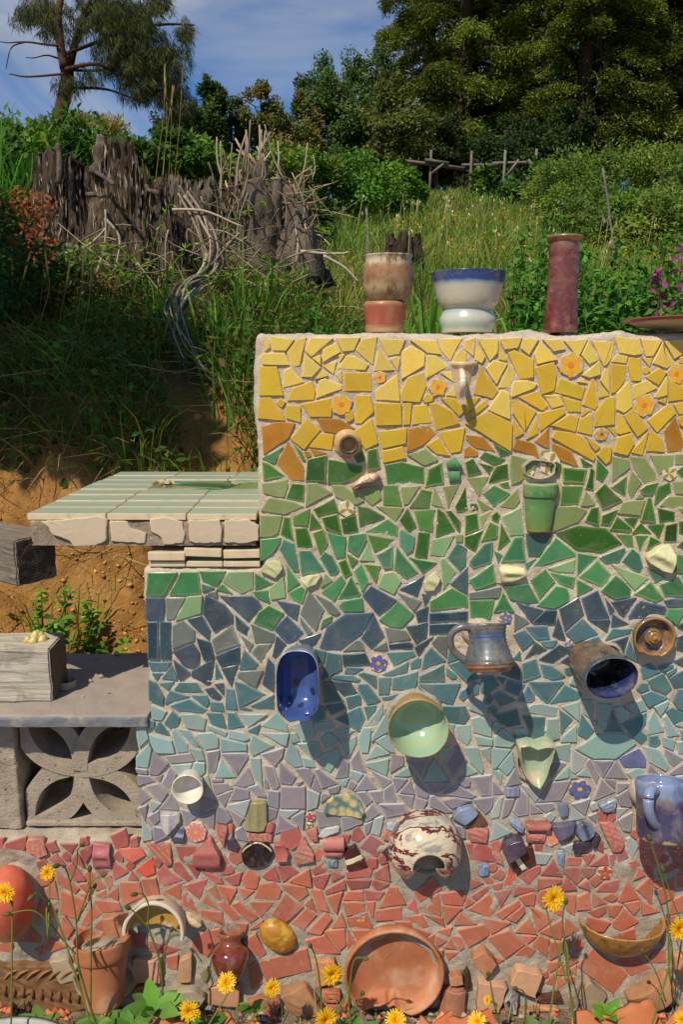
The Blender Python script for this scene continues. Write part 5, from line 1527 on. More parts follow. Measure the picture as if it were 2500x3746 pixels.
# broken maroon and white jug
t, fm, rim = embedded('broken_jug', 'large broken jug streaked cream, maroon and grey, jutting from the red row', 'jug', 985, 1990, .085, (.04, -1, -.10))
R = S(84, .07, 1975)
def jug_cut(a, r, z):
    if z > .045: z = z - .055 * max(0, -math.sin(a) - .15) * (z - .045) / .05
    return r, z
def jug_mat():
    m, nt, b = node_mat('jug_glaze'); n1 = noise(nt, 11, 6, .65, dist=.45, stretch=(.6, 1.2, 1.6)); n2 = noise(nt, 30, 6, .7)
    c = ramp(nt, n1, [(.30, lin('d6c8ac')), (.36, lin('8a8680')), (.42, lin('cbbb9c')), (.47, lin('d0c2a4')), (.485, lin('6a2a2c')), (.535, lin('5c2428')), (.55, lin('cfc2a8')), (.60, lin('b9b2a4')), (.72, lin('8f8b85'))], 'LINEAR')
    c = mixc(nt, ramp(nt, n2, [(.54, 0), (.64, .8)]), c, lin('55463a')); nt.links.new(c, b.inputs['Base Color']); b.inputs['Roughness'].default_value = .15; b.inputs['Coat Weight'].default_value = .5; bump(nt, b, n2, .25, .0015); return m
jm = jug_mat()
lathe('body', dense([(R * .93, -.01), (R * 1.0, .015), (R * 1.02, .035), (R * .92, .060), (R * .70, .080), (R * .50, .087)], 4) + [(R * .46, .090), (R * .42, .088), (R * .46, .082), (R * .62, .076), (R * .84, .056), (R * .9, .03), (R * .86, 0)], jm, t, fm, cut=jug_cut, wob=.05, seg=72, seed=13, arc=(-PI * .33, PI * 1.33)); collar(t, 975, 1950, 70, 52, .010, 33)
# big orange-red pot lying at the left, mouth down
b = Q(30, 2040, .06); t = thing('red_pot', 'large weathered orange red clay pot lying against the left end of the wall', 'pot', Q(30, 2040, 0))
R = S(62, .06, 2040); L = S(150, .06, 2040)
lathe('body', wallify(dense([(R * .62, 0), (R * .66, L * .06), (R * .80, L * .22), (R * .98, L * .5), (R * 1.0, L * .72), (R * .86, L * .92), (R * .5, L * 1.05), (R * .12, L * 1.08)], 4)[::-1][::-1], .006, L * .9), MZ('orange_clay', [(0, '8f7552'), (.10, 'a07f58'), (.16, 'b06a48'), (.24, 'c8543a'), (.6, 'd45c40'), (1, 'd8684c')], 0, L * 1.08, .06, 24, .75, 'b5502f', (.5, .8), 20, .25, 90, coat=0), t, frame(Q(32, 2133, .035), (-.12, -.10, 1)), wob=.015)
collar(t, 22, 2060, 62, 78, .02, 36)
# broken spotted bowl hung as an arc
t, fm, rim = embedded('broken_bowl', 'broken half bowl with thick white edge and spotted ochre inside, above the clay pot', 'bowl', 352, 2140, .05, (0.0, -1, .15)); R = S(72, .05, 2120)
def ochre_spots():
    m, nt, b = node_mat('ochre_spotted'); tc = nt.nodes.new('ShaderNodeTexCoord'); v = nt.nodes.new('ShaderNodeTexVoronoi'); v.inputs['Scale'].default_value = 38; nt.links.new(tc.outputs['Object'], v.inputs[0])
    base = ramp(nt, noise(nt, 14, 5, .6), [(.3, lin('a87c38')), (.55, lin('b98e48')), (.75, lin('9a7438'))]); f = ramp(nt, v.outputs[0], [(.26, 1), (.36, 0)]); nt.links.new(mixc(nt, f, base, lin('b5ab92')), b.inputs['Base Color']); b.inputs['Roughness'].default_value = .35; return m
lathe('shell', wallify(dense([(R * .78, -.008), (R * .86, .01), (R * .95, .03), (R * 1.0, .05)], 3), .010, .99)[1:-14] if False else dense([(R * .84, -.008), (R * .92, .012), (R * .98, .03), (R * 1.0, .05)], 3) + [(R * .95, .053), (R * .89, .051)], M('white_edge', 'd2c4ae', 'c2b298', 30, .7, .2, 90), t, fm, arc=(-.25, PI * 1.02), seg=48, wob=.03)
lathe('inside', dense([(R * .888, .0505), (R * .85, .034), (R * .72, .022), (R * .4, .016), (R * .02, .015)], 3), ochre_spots(), t, fm, arc=(-.25, PI * 1.02), seg=48, wob=.03, cut=lambda a, r, z: (r, z))
# terracotta half pot below it
pr, b = px_prof(240, .045, [(66, 2172), (66, 2179), (63, 2202), (58, 2207), (56, 2213), (50, 2250), (43, 2296), (41, 2302)]); h = pr[-1][1]; b = Q(240, 2300, .07)
t = thing('terracotta_flowerpot', 'half buried terracotta flowerpot filled with mortar at the foot of the wall', 'flowerpot', b)
lathe('body', wallify(dense(pr, 3), .006, h * .84), TERRA, t, frame(b, (-.05, .20, 1))); collar(t, 240, 2235, 70, 60, .02, 41)
lathe('mortar_filling', [(pr[-1][0] * .92, h * .82), (pr[-1][0] * .5, h * .90), (0, h * .93)], GROUT, t, frame(b, (-.05, .20, 1)), wob=.04)
# shell
t, fm, rim = embedded('sea_shell', 'pale ribbed sea shell beside the broken spotted bowl', 'shell', 445, 2103, .01)
p2 = np.array([wp((x * K, y * K)) for x, y in ((418, 2090), (440, 2094), (466, 2110), (455, 2120), (436, 2117), (422, 2104))]); c, me = shard_mesh(rough_poly(p2, .005, .0004), 'd6bf9c', 65, 12, (9, 1.2, 'b8935f'), 6, 'shell'); link('shell', me, t, TM['s'], loc=(c[0], 0, c[1]))
# brown little jar
pr, b = px_prof(529, .03, [(29, 2161), (28, 2166), (24, 2174), (27, 2182), (40, 2194), (43, 2208), (37, 2226), (26, 2242)]); h = pr[-1][1]; b = Q(527, 2240, .045); b.y = -.045
t = thing('brown_jar', 'small shiny brown round jar with broken neck set in the mortar', 'jar', b)
lathe('body', wallify(dense(pr), .004, h * .8), MZ('brown_gloss', [(0, '4a2018'), (.4, '6a2c20'), (.75, '7a3826'), (1, '8f5036')], 0, h, .05, 30, .08, '5a2018', (.5, .7), 40, coat=.8), t, frame(b, (0, .42, 1)), wob=.02); collar(t, 527, 2205, 38, 32, .014, 44)
# oval dish back
t, fm, rim = embedded('oval_dish', 'oval mustard brown textured dish bottom set at a slant in red tiles', 'dish', 638, 2147, .004, (0, -1, 0), xdir=(.75, 0, -.66))
lathe('body', [(1.0, -.006), (1.0, .004), (.96, .010), (.8, .0165), (.5, .021), (0, .0225)], M('mustard_glaze', 'a06a24', 'b8822e', 60, .3, .5, 160, .002, c3='c99a40', s3=40, lo3=.5, hi3=.6), t, fm, scale=(S(47, 0, 2147), S(35, 0, 2147)))
# big saucer
t, fm, rim = embedded('terracotta_saucer', 'big round terracotta plant saucer with broken lower edge set in the wall', 'saucer', 905, 2237, .035, (.02, -1, .02)); R = S(116, .035, 2237)
def sau(a, r, z):
    k = math.exp(-((a - 4.55) / .42) ** 4) if r > R * .55 else 0
    return r * (1 - k * .30 * (1 + .12 * math.sin(a * 23))), z
lathe('body', [(R * .80, -.008), (R * .93, .006), (R * .985, .022), (R, .034), (R * .99, .037), (R * .945, .0375), (R * .925, .034), (R * .89, .018), (R * .84, .009), (R * .80, .0065), (R * .5, .005), (0, .005)], TERRA, t, fm, cut=sau, seg=96, wob=.012); collar(t, 905, 2228, 104, 104, .008, 48)
b_ = Buf()                                   # worn maker's stamp in the bottom: an arc of tiny raised strokes
for k in range(13):
    a = 2.2 + .13 * k; q = fm @ Vector((R * .34 * math.cos(a) + .018, R * .34 * math.sin(a) - .002, .0052)); q2 = fm @ Vector((R * .40 * math.cos(a + .03 * (k % 2)) + .018, R * .40 * math.sin(a) - .002, .0052)); b_.tube([tuple(q), tuple(q2)], .0005, (1, 1, 1), 4)
b_.build('stamp', TERRA, t)
# ochre broken rim, right
o = Q(1425, 2106, 0); R = S(100, .03, 2110); o.z -= .070; t = thing('ochre_bowl_rim', 'broken half of an ochre glazed bowl set like a pocket among red tiles', 'bowl', o)
lathe('half_bowl', dense([(R * .36, -.004), (R * .66, .014), (R * .88, .040), (R * .98, .066), (R, .071)], 4) + [(R * .98, .0745), (R * .945, .071), (R * .88, .056), (R * .66, .024), (R * .34, .004)], MZ('ochre_glaze', [(0, '7a4e2a'), (.4, '8a5a2c'), (.75, '9c6c30'), (1, 'a87a3c')], 0, .075, .1, 40, .2, '6a4220', (.5, .66), 55, .6, 50), t, frame(o, (0, -.04, 1)), arc=(PI * .97, PI * 2.03), seg=64, wob=.03, scale=(1, .72))
# fossil plaque at lower left
t = thing('feather_plaque', 'brown clay plaque with feather relief at the left foot of the wall', 'plaque', Q(55, 2255))
p2 = np.array([wp((x * K, y * K)) for x, y in ((-20, 2200), (60, 2205), (140, 2205), (200, 2255), (215, 2300), (120, 2320), (-20, 2290))]); c, me = shard_mesh(rough_poly(p2, .01, .0015), '8a6240', 60, 3, (9, 2.2, '6b4a30'), 12, 'slab'); link('slab', me, t, TM['t'], loc=(c[0], 0, c[1]))
b_ = Buf()
for k in range(9):
    x = 10 + k * 21; b_.tube([tuple(Q(x, 2262 + k * 2, .016)), tuple(Q(x + 3, 2284 + k * 2, .016))], [.004, .003], lin('7a5436'), 6)
for k in range(7):
    x = 8 + k * 26; b_.tube(wpath([Q(x, 2248, .014), Q(x + 14, 2232, .018), Q(x + 34, 2224, .014)], 7), [.001, .0025, .003, .003, .003, .002, .001], lin('96704a'), 6)
b_.build('relief', TM['t'], t)
# ------------------------------------------------------------------ benches at the left end
CONC = M('rough_concrete', 'a3937c', '8a7a66', 30, .95, .9, 220, .004, c3='c2b298', s3=70, lo3=.55, hi3=.7, spec=.1)
PLAST = M('smooth_plaster', 'cdb99e', 'c2ad90', 8, .8, .15, 90, .001, c3='7a6c5a', s3=110, lo3=.70, hi3=.74)
SAGE = M('sage_tile', 'b9bfa4', 'aeb89c', 6, .2, .02, 60)
x0, x1 = Q(65, 1190).x, XU - .004; zt = Q(300, 1180).z; zb = Q(200, 1252).z
bench = thing('tiled_bench', 'raised bench slab with rough cement edge and pale sage green tiles on top', 'bench', ((x0 + x1) / 2, .28, zb))
rough_block('cement_slab', x0, x1, zb, zt - .012, .002, .56, CONC, bench, res=.004, rnd=.006, amp=.0035, edge=.003, seed=21)
b_ = Buf(); b_.add([(x0, .004, zb), (x1, .004, zb), (x1, .55, zb), (x0, .55, zb)], [(0, 2, 1), (0, 3, 2)], (.3, .27, .22)); b_.build('underside', CONC, bench)
for xs in (((95, 1196), (112, 1210), (120, 1225), (160, 1240), (170, 1254), (220, 1252), (245, 1240), (247, 1190), (230, 1183), (150, 1192)), ((253, 1194), (255, 1240), (290, 1244), (334, 1246), (336, 1222), (300, 1212), (290, 1196)), ((344, 1190), (346, 1218), (370, 1232), (376, 1249), (420, 1246), (426, 1226), (418, 1196), (380, 1186)),
           ((432, 1194), (434, 1240), (450, 1246), (508, 1244), (510, 1216), (504, 1192)), ((516, 1194), (515, 1244), (560, 1246), (594, 1240), (594, 1206), (570, 1192))):
    p2 = np.array([wp((x * K, y * K)) for x, y in xs]); c, me = shard_mesh(rough_poly(p2, .006, .0012), 'c9b59a', 0, 0, None, 2.2, 'plaster_patch'); me.materials.append(PLAST); link('plaster_patch', me, bench, loc=(c[0], 0, c[1]))
nr = 8; dp = .0715; tw = .1535; random.seed(11)
for r in range(nr):
    y0 = .0 + r * dp; shift = (0, 0, 0, 0, .012, .004, .02, .03)[r]; xa = x0 - .002 + (0, .002, .012, .02, .028, .034, .052, .07)[r] * .35
    for k in range(4):
        a = (x0 - .002) + k * tw + shift * (k > 0); b = (x0 - .002) + (k + 1) * tw - .0028 + shift; a = max(a, xa)
        if a > x1 - .01: continue
        b = min(b, x1 - .001)
        if r in (4, 5) and a > x0 + tw * .98: continue
        ys = y0 + random.uniform(0, .002); rz = random.gauss(0, .004); rx_ = -random.uniform(.006, .02); zz = zt + random.uniform(-.0005, .001)
        o = slab_tile('bench_tile', (a, ys, zt - .0115), (b, y0 + dp - .0025, zz), CREAM, bench, bev=.0008); o.matrix_basis = o.matrix_basis @ Matrix.Rotation(rz, 4, 'Z') @ Matrix.Rotation(rx_, 4, 'X')
        o2 = slab_tile('glaze', (a + .0008, ys + .0022, zz - .001), (b - .0008, y0 + dp - .003, zz + .0006), SAGE, o, bev=.0004); pv = o.matrix_basis.translation; o2.matrix_basis = Matrix.Translation(pv) @ Matrix.Rotation(rz, 4, 'Z') @ Matrix.Rotation(rx_, 4, 'X') @ Matrix.Translation(-pv) @ o2.matrix_basis
def flat_piece(name, pts, z, col, parent, th=.006):
    p = hull(np.array(pts)); n = len(p); V = [(a, b, z - th) for a, b in p] + [(a, b, z) for a, b in p]; Fc = [(j, (j + 1) % n, n + (j + 1) % n, n + j) for j in range(n)] + [tuple(range(n, 2 * n))]
    me = mesh(name, V, Fc, np.tile(np.array(lin(col)), (2 * n, 1))); return link(name, me, parent, TM['g'])
ya, yb, ym = 4 * dp, 6 * dp, 5 * dp; xi = x0 + tw; xm = Q(465, 1110, -ym).x
for pts, col in (([(xi, ya + .004), (xi + .10, ya), (xi + .14, ya + .02), (xi + .02, ya + .022)], 'c9b592'), ([(xi + .004, ya + .026), (xm - .09, ya + .024), (xm - .1, yb - .03), (xi + .02, yb - .026)], '8a9a58'), ([(xm - .085, ym), (xm, ym - .032), (xm + .085, ym), (xm, ym + .03)], '55694a'),
                 ([(xm - .05, ya + .002), (xm + .06, ya), (xm + .02, ya + .02), (xm - .03, ya + .02)], '3f8a68'), ([(xm - .08, yb - .008), (xm + .06, yb - .004), (xm + .04, yb - .024), (xm - .03, yb - .026)], '4a8a6a'), ([(xm + .07, ya + .022), (x1 - .002, ya + .026), (x1 - .002, yb - .03), (xm + .1, yb - .028)], '8a9a58'),
                 ([(xm - .07, ym - .012), (xm - .006, ya + .024), (xm + .05, ya + .024), (xm + .001, ym - .036)], '7f9a50'), ([(xi + .01, yb - .002), (xm - .09, yb - .003), (xm - .1, yb - .02), (xi + .03, yb - .022)], 'd3c3a2'), ([(xm + .08, ya + .001), (x1 - .002, ya + .001), (x1 - .002, ya + .021), (xm + .05, ya + .02)], 'b5ba98'),
                 ([(xm + .075, yb - .002), (x1 - .002, yb - .002), (x1 - .002, yb - .024), (xm + .06, yb - .022)], 'a9b48e'), ([(xm - .07, ym + .01), (xm - .008, yb - .03), (xm + .06, yb - .03), (xm + .004, ym + .034)], '7f9a50')): flat_piece('inlay_piece', pts, zt + random.uniform(-.0016, .0008), col, bench)
# lower slate bench
zl = Q(200, 1637).z; xb = Q(342, 1637).x; z0 = Q(200, 1661).z
SLATE = M('blue_grey_stone', '7d7d82', '666a70', 18, .85, .5, 60, .004, c3='9a8f80', s3=26, lo3=.52, hi3=.7, stretch=(1, 1, 2.2))
def dusty(m, c):                              # cement dust settled on the upward faces
    nt = m.node_tree; b = nt.nodes['Principled BSDF']; g = nt.nodes.new('ShaderNodeNewGeometry'); sp = nt.nodes.new('ShaderNodeSeparateXYZ'); nt.links.new(g.outputs['True Normal'], sp.inputs[0]); f = ramp(nt, sp.outputs[2], [(.6, 0), (.9, .85)]); old = b.inputs['Base Color'].links[0].from_socket
    nt.links.new(mixc(nt, f, old, ramp(nt, noise(nt, 12, 7, .65), [(.3, lin(c)), (.7, tuple(q * 1.3 for q in lin(c)))])), b.inputs['Base Color'])
dusty(SLATE, '94877a')
sl2 = thing('stone_bench_slab', 'flat grey stone slab with chipped blue grey edge resting on breeze blocks', 'bench', (xb - .4, .17, z0))
rough_block('slab', XL - .1, xb, z0, zl, -.012, .345, SLATE, sl2, res=.005, rnd=.0035, amp=.0016, edge=.0022, seed=31)
bb = Buf(); bb.add([(XL - .1, -.01, z0), (xb, -.01, z0), (xb, .34, z0), (XL - .1, .34, z0)], [(0, 2, 1), (0, 3, 2)], (.2, .2, .2)); bb.build('underside', SLATE, sl2)
b_ = Buf(); random.seed(5)
for x, y, s in ((207, 1565, .006), (232, 1555, .007), (268, 1503, .008), (315, 1502, .007), (222, 1512, .004), (300, 1530, .004), (190, 1600, .004), (250, 1590, .003)):
    d = ray(x * K, y * K); tt = (zl - CAM[2]) / d.z; o = Vector(CAM) + d * tt; b_.tube([(o.x - s, o.y, o.z), (o.x, o.y, o.z + s * .7), (o.x + s, o.y + s * .3, o.z)], [s * .3, s * .8, s * .3], lin('a8977c'), 6)
tag(b_.build('pebbles', TM['t']), 'loose pebbles and crumbs scattered on the stone slab', 'pebbles', kind='stuff')
# breeze block with petal pattern
BLK = M('breeze_concrete', 'b5a793', '9e907e', 26, .95, .9, 260, .004, c3='5f5448', s3=120, lo3=.62, hi3=.68, spec=.1)
cx = Q(185, 1790, -.045).x; hx_ = abs(Q(326, 1790, -.045).x - cx); zt2 = z0 - .001; zb2 = ZB + .004; hz_ = (zt2 - zb2) / 2; cz = (zt2 + zb2) / 2; hx0 = abs(Q(52, 1790, -.045).x - cx)
blk = thing('breeze_block', 'pierced concrete block with four petal pattern under the stone slab', 'breeze block', (cx, .08, zb2))
def arc_rib(c, k, side, w=.030, dep=(.045, .19)):
    a, b = np.array(c), np.array(k); d = b - a; L = np.hypot(*d); n = np.array((-d[1], d[0])) / L * side; pts = []; m = 18
    for i in range(m + 1):
        t = i / m; pts.append(a + d * t + n * L * .30 * 4 * t * (1 - t) * .80)
    pts = np.array(pts); tg = np.gradient(pts, axis=0); tg /= np.linalg.norm(tg, axis=1)[:, None]; nn = np.stack([-tg[:, 1], tg[:, 0]], 1); V = []
    for i in range(m + 1):
        for s in (-1, 1):
            for y in dep:
                q = pts[i] + nn[i] * s * w / 2; q = np.array((min(max(q[0], cx - hx0), cx + hx_), min(max(q[1], zb2), zt2))); V.append((q[0], y, q[1]))
    Fc = []
    for i in range(m):
        o = i * 4; p = o + 4
        for x, y in ((0, 1), (1, 3), (3, 2), (2, 0)): Fc.append((o + x, o + y, p + y, p + x))
    Fc += [(0, 2, 3, 1), (m * 4, m * 4 + 1, m * 4 + 3, m * 4 + 2)]; return V, Fc
random.seed(3); KN = [(cx + hx_, zt2), (cx + hx_, zb2), (cx - hx0, zt2), (cx - hx0, zb2)]; q_ = 0
for kx, kz in KN:
    for sd in (1, -1):
        V, Fc = arc_rib((cx + .003 * q_ * 0, cz), (kx, kz), sd, .031, (.045 + .0012 * q_, .19 - .0012 * q_)); q_ += 1
        me = mesh('petal_rib', V, Fc); bm = bmesh.new(); bm.from_mesh(me); bmesh.ops.recalc_face_normals(bm, faces=bm.faces); bm.to_mesh(me); bm.free(); link('petal_rib', me, blk, BLK)
for nm, lo, hi in (('edge_web', (cx - hx0, .043, zt2 - .010), (cx + hx_, .192, zt2)), ('edge_web', (cx - hx0, .043, zb2), (cx + hx_, .192, zb2 + .010)), ('edge_web', (cx + hx_ - .006, .0428, zb2 + .001), (cx + hx_ + .002, .1925, zt2 - .001))): slab_tile(nm, lo, hi, BLK, blk, bev=.002)
pier = thing('concrete_pier', 'plain grey concrete block pier at the left of the pierced block', 'pier', (cx - hx0 - .1, .08, zb2))
rough_block('pier_body', XL - .06, cx - hx0 - .006, zb2, zt2, .036, .20, BLK, pier, rnd=.004, amp=.003, edge=.002, seed=41, topround=False)
# weathered timbers
def wood(name, c1, c2, c3, axis=0, sc=60):
    m, nt, b = node_mat(name); st = [8, 60, 60]; st[axis] = 3; 
    if axis: st[0] = 60
    n = noise(nt, 3.0, 8, .75, stretch=tuple(q * .55 for q in st), dist=.35); c = ramp(nt, n, [(.3, lin(c1)), (.5, lin(c2)), (.7, lin(c3))]); c = mixc(nt, ramp(nt, noise(nt, 14, 7, .7, dist=.8), [(.5, 0), (.68, .7)]), c, lin('6a5e50')); nt.links.new(c, b.inputs['Base Color']); b.inputs['Roughness'].default_value = .9; bump(nt, b, n, .9, .006); b.inputs['Specular IOR Level'].default_value = .1; return m
def rings(name, c1, c2):
    m, nt, b = node_mat(name); t_ = nt.nodes.new('ShaderNodeTexCoord'); w = nt.nodes.new('ShaderNodeTexWave'); w.wave_type = 'RINGS'; w.rings_direction = 'X'; w.inputs['Scale'].default_value = 60; w.inputs['Distortion'].default_value = 5; w.inputs['Detail'].default_value = 3; w.inputs['Detail Scale'].default_value = 2
    nt.links.new(t_.outputs['Object'], w.inputs[0]); nt.links.new(ramp(nt, w.outputs[0], [(.2, lin(c1)), (.8, lin(c2))]), b.inputs['Base Color']); bump(nt, b, w.outputs[0], .5, .002); b.inputs['Roughness'].default_value = .9; return m
def timber(name, label, lo, hi, rz, mats, piv, tilt=0):
    t = thing(name, label, 'timber', piv); c = [(a + b) / 2 for a, b in zip(lo, hi)]; Mx = Matrix.Translation(piv) @ Matrix.Rotation(rz, 4, 'Z') @ Matrix.Rotation(tilt, 4, 'Y')
    nx = max(8, int((hi[0] - lo[0]) / .006)); ny = max(4, int((hi[1] - lo[1]) / .006)); nz = max(4, int((hi[2] - lo[2]) / .006)); bm = bmesh.new(); bmesh.ops.create_cube(bm, size=1)
    for v in bm.verts: v.co = Vector([c[i] + v.co[i] * (hi[i] - lo[i]) for i in range(3)])
    bmesh.ops.bevel(bm, geom=bm.edges[:], offset=.003, segments=2, affect='EDGES'); bmesh.ops.subdivide_edges(bm, edges=[e for e in bm.edges if e.calc_length() > .05], cuts=12, use_grid_fill=True)
    for v in bm.verts: 
        w = .0016 * float(fbm(v.co.x * 12, v.co.y * 60, v.co.z * 70)); v.co += Vector((w * .6, w, w))
    me = bpy.data.meshes.new('beam'); bm.to_mesh(me); bm.free(); link('beam', me, t, mats[0], mtx=Mx)
    g = Buf(); s_ = .0035; e = hi[0] + .0022; 
    n = 14; V = []; Fc = []
    for i in range(n):
        for j in range(n): V.append((0.0015 * float(vn(i * .8, j * .8, 3.1)), (lo[1] + s_) + (hi[1] - lo[1] - 2 * s_) * i / (n - 1) - c[1], (lo[2] + s_) + (hi[2] - lo[2] - 2 * s_) * j / (n - 1) - c[2]))
    for i in range(n - 1):
        for j in range(n - 1): Fc.append((i * n + j, (i + 1) * n + j, (i + 1) * n + j + 1, i * n + j + 1))
    link('end_grain', mesh('end_grain', V, Fc, None, True), t, mats[1], mtx=Mx @ Matrix.Translation((e, c[1], c[2]))); return t
yb_ = Q(120, 1600, -.055).x; zw = zl + .0015
timber('wooden_block', 'squared weathered timber block with peeling white paint lying on the stone slab', (-.5, 0, 0), (0, .10, .115), 0.02, (wood('peeling_paint_wood', '8f8370', 'c2b8a6', 'd2c9b8'), rings('grey_rings', '3a3126', '6f6454')), (yb_, .055, zw))
timber('wooden_beam', 'weathered grey timber beam end pointing past the tiled bench', (-.5, -.045, 0), (0, .045, .092), -.62, (wood('grey_wood', '5a5148', '857a6c', '9c9184'), rings('dark_rings', '2a231c', '4e453a')), (Q(92, 1275, -.02).x - .012, .03, Q(60, 1338, -.02).z))
bm_ = thing('beam_post', 'weathered post carrying the timber beam end', 'post', (Q(-30, 1500).x - .16, .2, 0)); bx_ = bm_.location
slab_tile('post', (bx_.x - .045, .155, -.02), (bx_.x + .045, .245, Q(60, 1338, -.02).z - .001), wood('grey_wood_post', '5a5148', '857a6c', '9c9184', 2), bm_, bev=.003)
d = ray(152 * K, 1578 * K); tt = (zl - CAM[2]) / d.z; o = Vector(CAM) + d * tt; o.z = zl + .002
t = thing('tealight_cup', 'empty metal tealight cup on the stone slab beside the timber block', 'tealight', o)
lathe('cup', wallify([(.0205, 0), (.022, .001), (.0222, .017), (.0235, .0178)], .0007, .0015), M('dull_metal', 'b5b0a6', '9a958c', 40, .35, 0), t, frame(o, (0, 0, 1)))
lathe('wax', [(.0212, .0022), (.012, .0026), (0, .0028)], M('old_wax', '9a9484', '7f7a6c', 60, .4), t, frame(o, (0, 0, 1)), smooth=False)
t = thing('melted_wax', 'lump of melted yellow wax on top of the painted timber block', 'wax', Vector((yb_ - .045, .105, zw + .116)))
b_ = Buf(); random.seed(9); sub_ = []
for k in range(13):
    a = random.uniform(0, 6.28); q = random.uniform(0, .021); r_ = random.uniform(.007, .013) * (1 - .2 * q / .017); o = t.location + Vector((q * math.cos(a) * 1.2, q * math.sin(a), 0)); hh = random.uniform(.004, .016) * (1 - q / .03); b_.tube([(o.x, o.y, o.z - .002), (o.x + .002, o.y, o.z + hh * .4), (o.x + .003, o.y, o.z + hh), (o.x + .004, o.y, o.z + hh + r_ * .6), (o.x + .004, o.y, o.z + hh + r_ * .8)], [r_ * 1.25, r_, r_ * .9, r_ * .55, r_ * .1], (1, 1, 1), 10)
b_.build('wax', M('yellow_wax', 'cdbb78', 'b8a25c', 70, .35, .4, 90, .003), t, True)
# ------------------------------------------------------------------ hillside behind: stumps, plants, fence, trees
LEAF = attr_mat('leaf', .6, 0, .12, 30, trans=.34, bs=0, spec=.22); DRY = attr_mat('dry_stalk', .85, 0, .15, 60, bs=0, spec=.1); BARK = attr_mat('bark', .95, 0, .25, 12, bs=.8, bscale=40, spec=.05)
R_ = np.random.default_rng(21)
def old_wood():
    m, nt, b = node_mat('weathered_wood'); a = nt.nodes.new('ShaderNodeAttribute'); a.attribute_name = 'Col'; n1 = noise(nt, 24, 9, .75, stretch=(1, 1, .2), dist=.5); n2 = noise(nt, 7, 6, .65, stretch=(1, 1, .35)); n3 = noise(nt, 90, 4, .6, stretch=(1, 1, .06))
    c = mixc(nt, 1.0, a.outputs[0], ramp(nt, n1, [(.3, .32), (.5, .85), (.72, 1.4)]), 'MULTIPLY'); c = mixc(nt, ramp(nt, n2, [(.45, 0), (.65, .55)]), c, lin('57493c')); nt.links.new(c, b.inputs['Base Color']); b.inputs['Roughness'].default_value = .95; b.inputs['Specular IOR Level'].default_value = .08
    mm = nt.nodes.new('ShaderNodeMath'); mm.operation = 'MULTIPLY_ADD'; nt.links.new(n3, mm.inputs[0]); mm.inputs[1].default_value = .5; nt.links.new(n1, mm.inputs[2]); bump(nt, b, mm.outputs[0], 1.0, .03); return m
OLDWOOD = old_wood()
def G(x, y): return float(terrain(x, y))
def X(xd, y): return Q(xd, 1170, -y).x * 1.0                        # x at depth y for a column of the 1568-wide view (approx., small tilt)
def Xp(xd, yd, y): return Q(xd, yd, -y)
def unit(n): v = R_.normal(size=(n, 3)); return v / np.linalg.norm(v, axis=1)[:, None]
def jit(c, n, s=.22): c = np.array(lin(c)); return np.clip(c * (1 + R_.normal(0, s, (n, 1))) * (1 + R_.normal(0, .08, (n, 3))), .002, 1)
def foliage(buf, c, rad, n, ll, lw, cols, clumps=14, droop=.0, shell=.55):
    c = np.array(c); rad = np.array(rad); u = unit(clumps); f = R_.uniform(.35, 1, (clumps, 1)) ** shell; cc = c + u * f * rad; cs = .30 + .25 * R_.random(clumps)
    ix = R_.integers(0, clumps, n); off = unit(n) * (R_.random((n, 1)) ** .45); p = cc[ix] + off * (cs[ix][:, None] * rad * .9)
    out = (p - c) / rad; out /= np.linalg.norm(out, axis=1)[:, None] + 1e-6; d = unit(n) * .9 + out * .6 + np.array((0, 0, -droop)); nr = out * .8 + np.array((-.2, -.35, .8)) + unit(n) * .5
    base = np.array([lin(q) for q in cols]); cl = base[R_.integers(0, len(cols), clumps)][ix] * (1 + R_.normal(0, .16, (n, 1)))
    l = ll * R_.uniform(.6, 1.3, n); buf.leaves(p, d, nr, l, lw * R_.uniform(.7, 1.2, n), np.clip(cl, .003, 1)); return cc
def bush(name, label, cat, x, y, rx, rz, n, ll, lw, cols, group=None, z0=None, ry=None, stems=8, clumps=16, lift=.5):
    z = G(x, y) if z0 is None else z0; t = thing(name, label, cat, (x, y, z), group); b = Buf(); c = (x, y, z + rz * 2 * lift)
    cc = foliage(b, c, (rx, ry or rx, rz), n, ll, lw, cols, clumps); b.build('foliage', LEAF, t)
    s = Buf()
    for k in range(min(stems, len(cc))): s.tube(wpath([(x + .1 * rx * R_.normal(), y + .1 * rx * R_.normal(), z - .02), (np.array((x, y, z)) * .45 + cc[k] * .55) + np.array((0, 0, .0)), cc[k]], 6, .02, k), np.linspace(.02, .006, 6) * max(rx, .35), lin('4a3a28'), 5)
    s.build('stems', BARK, t); return t
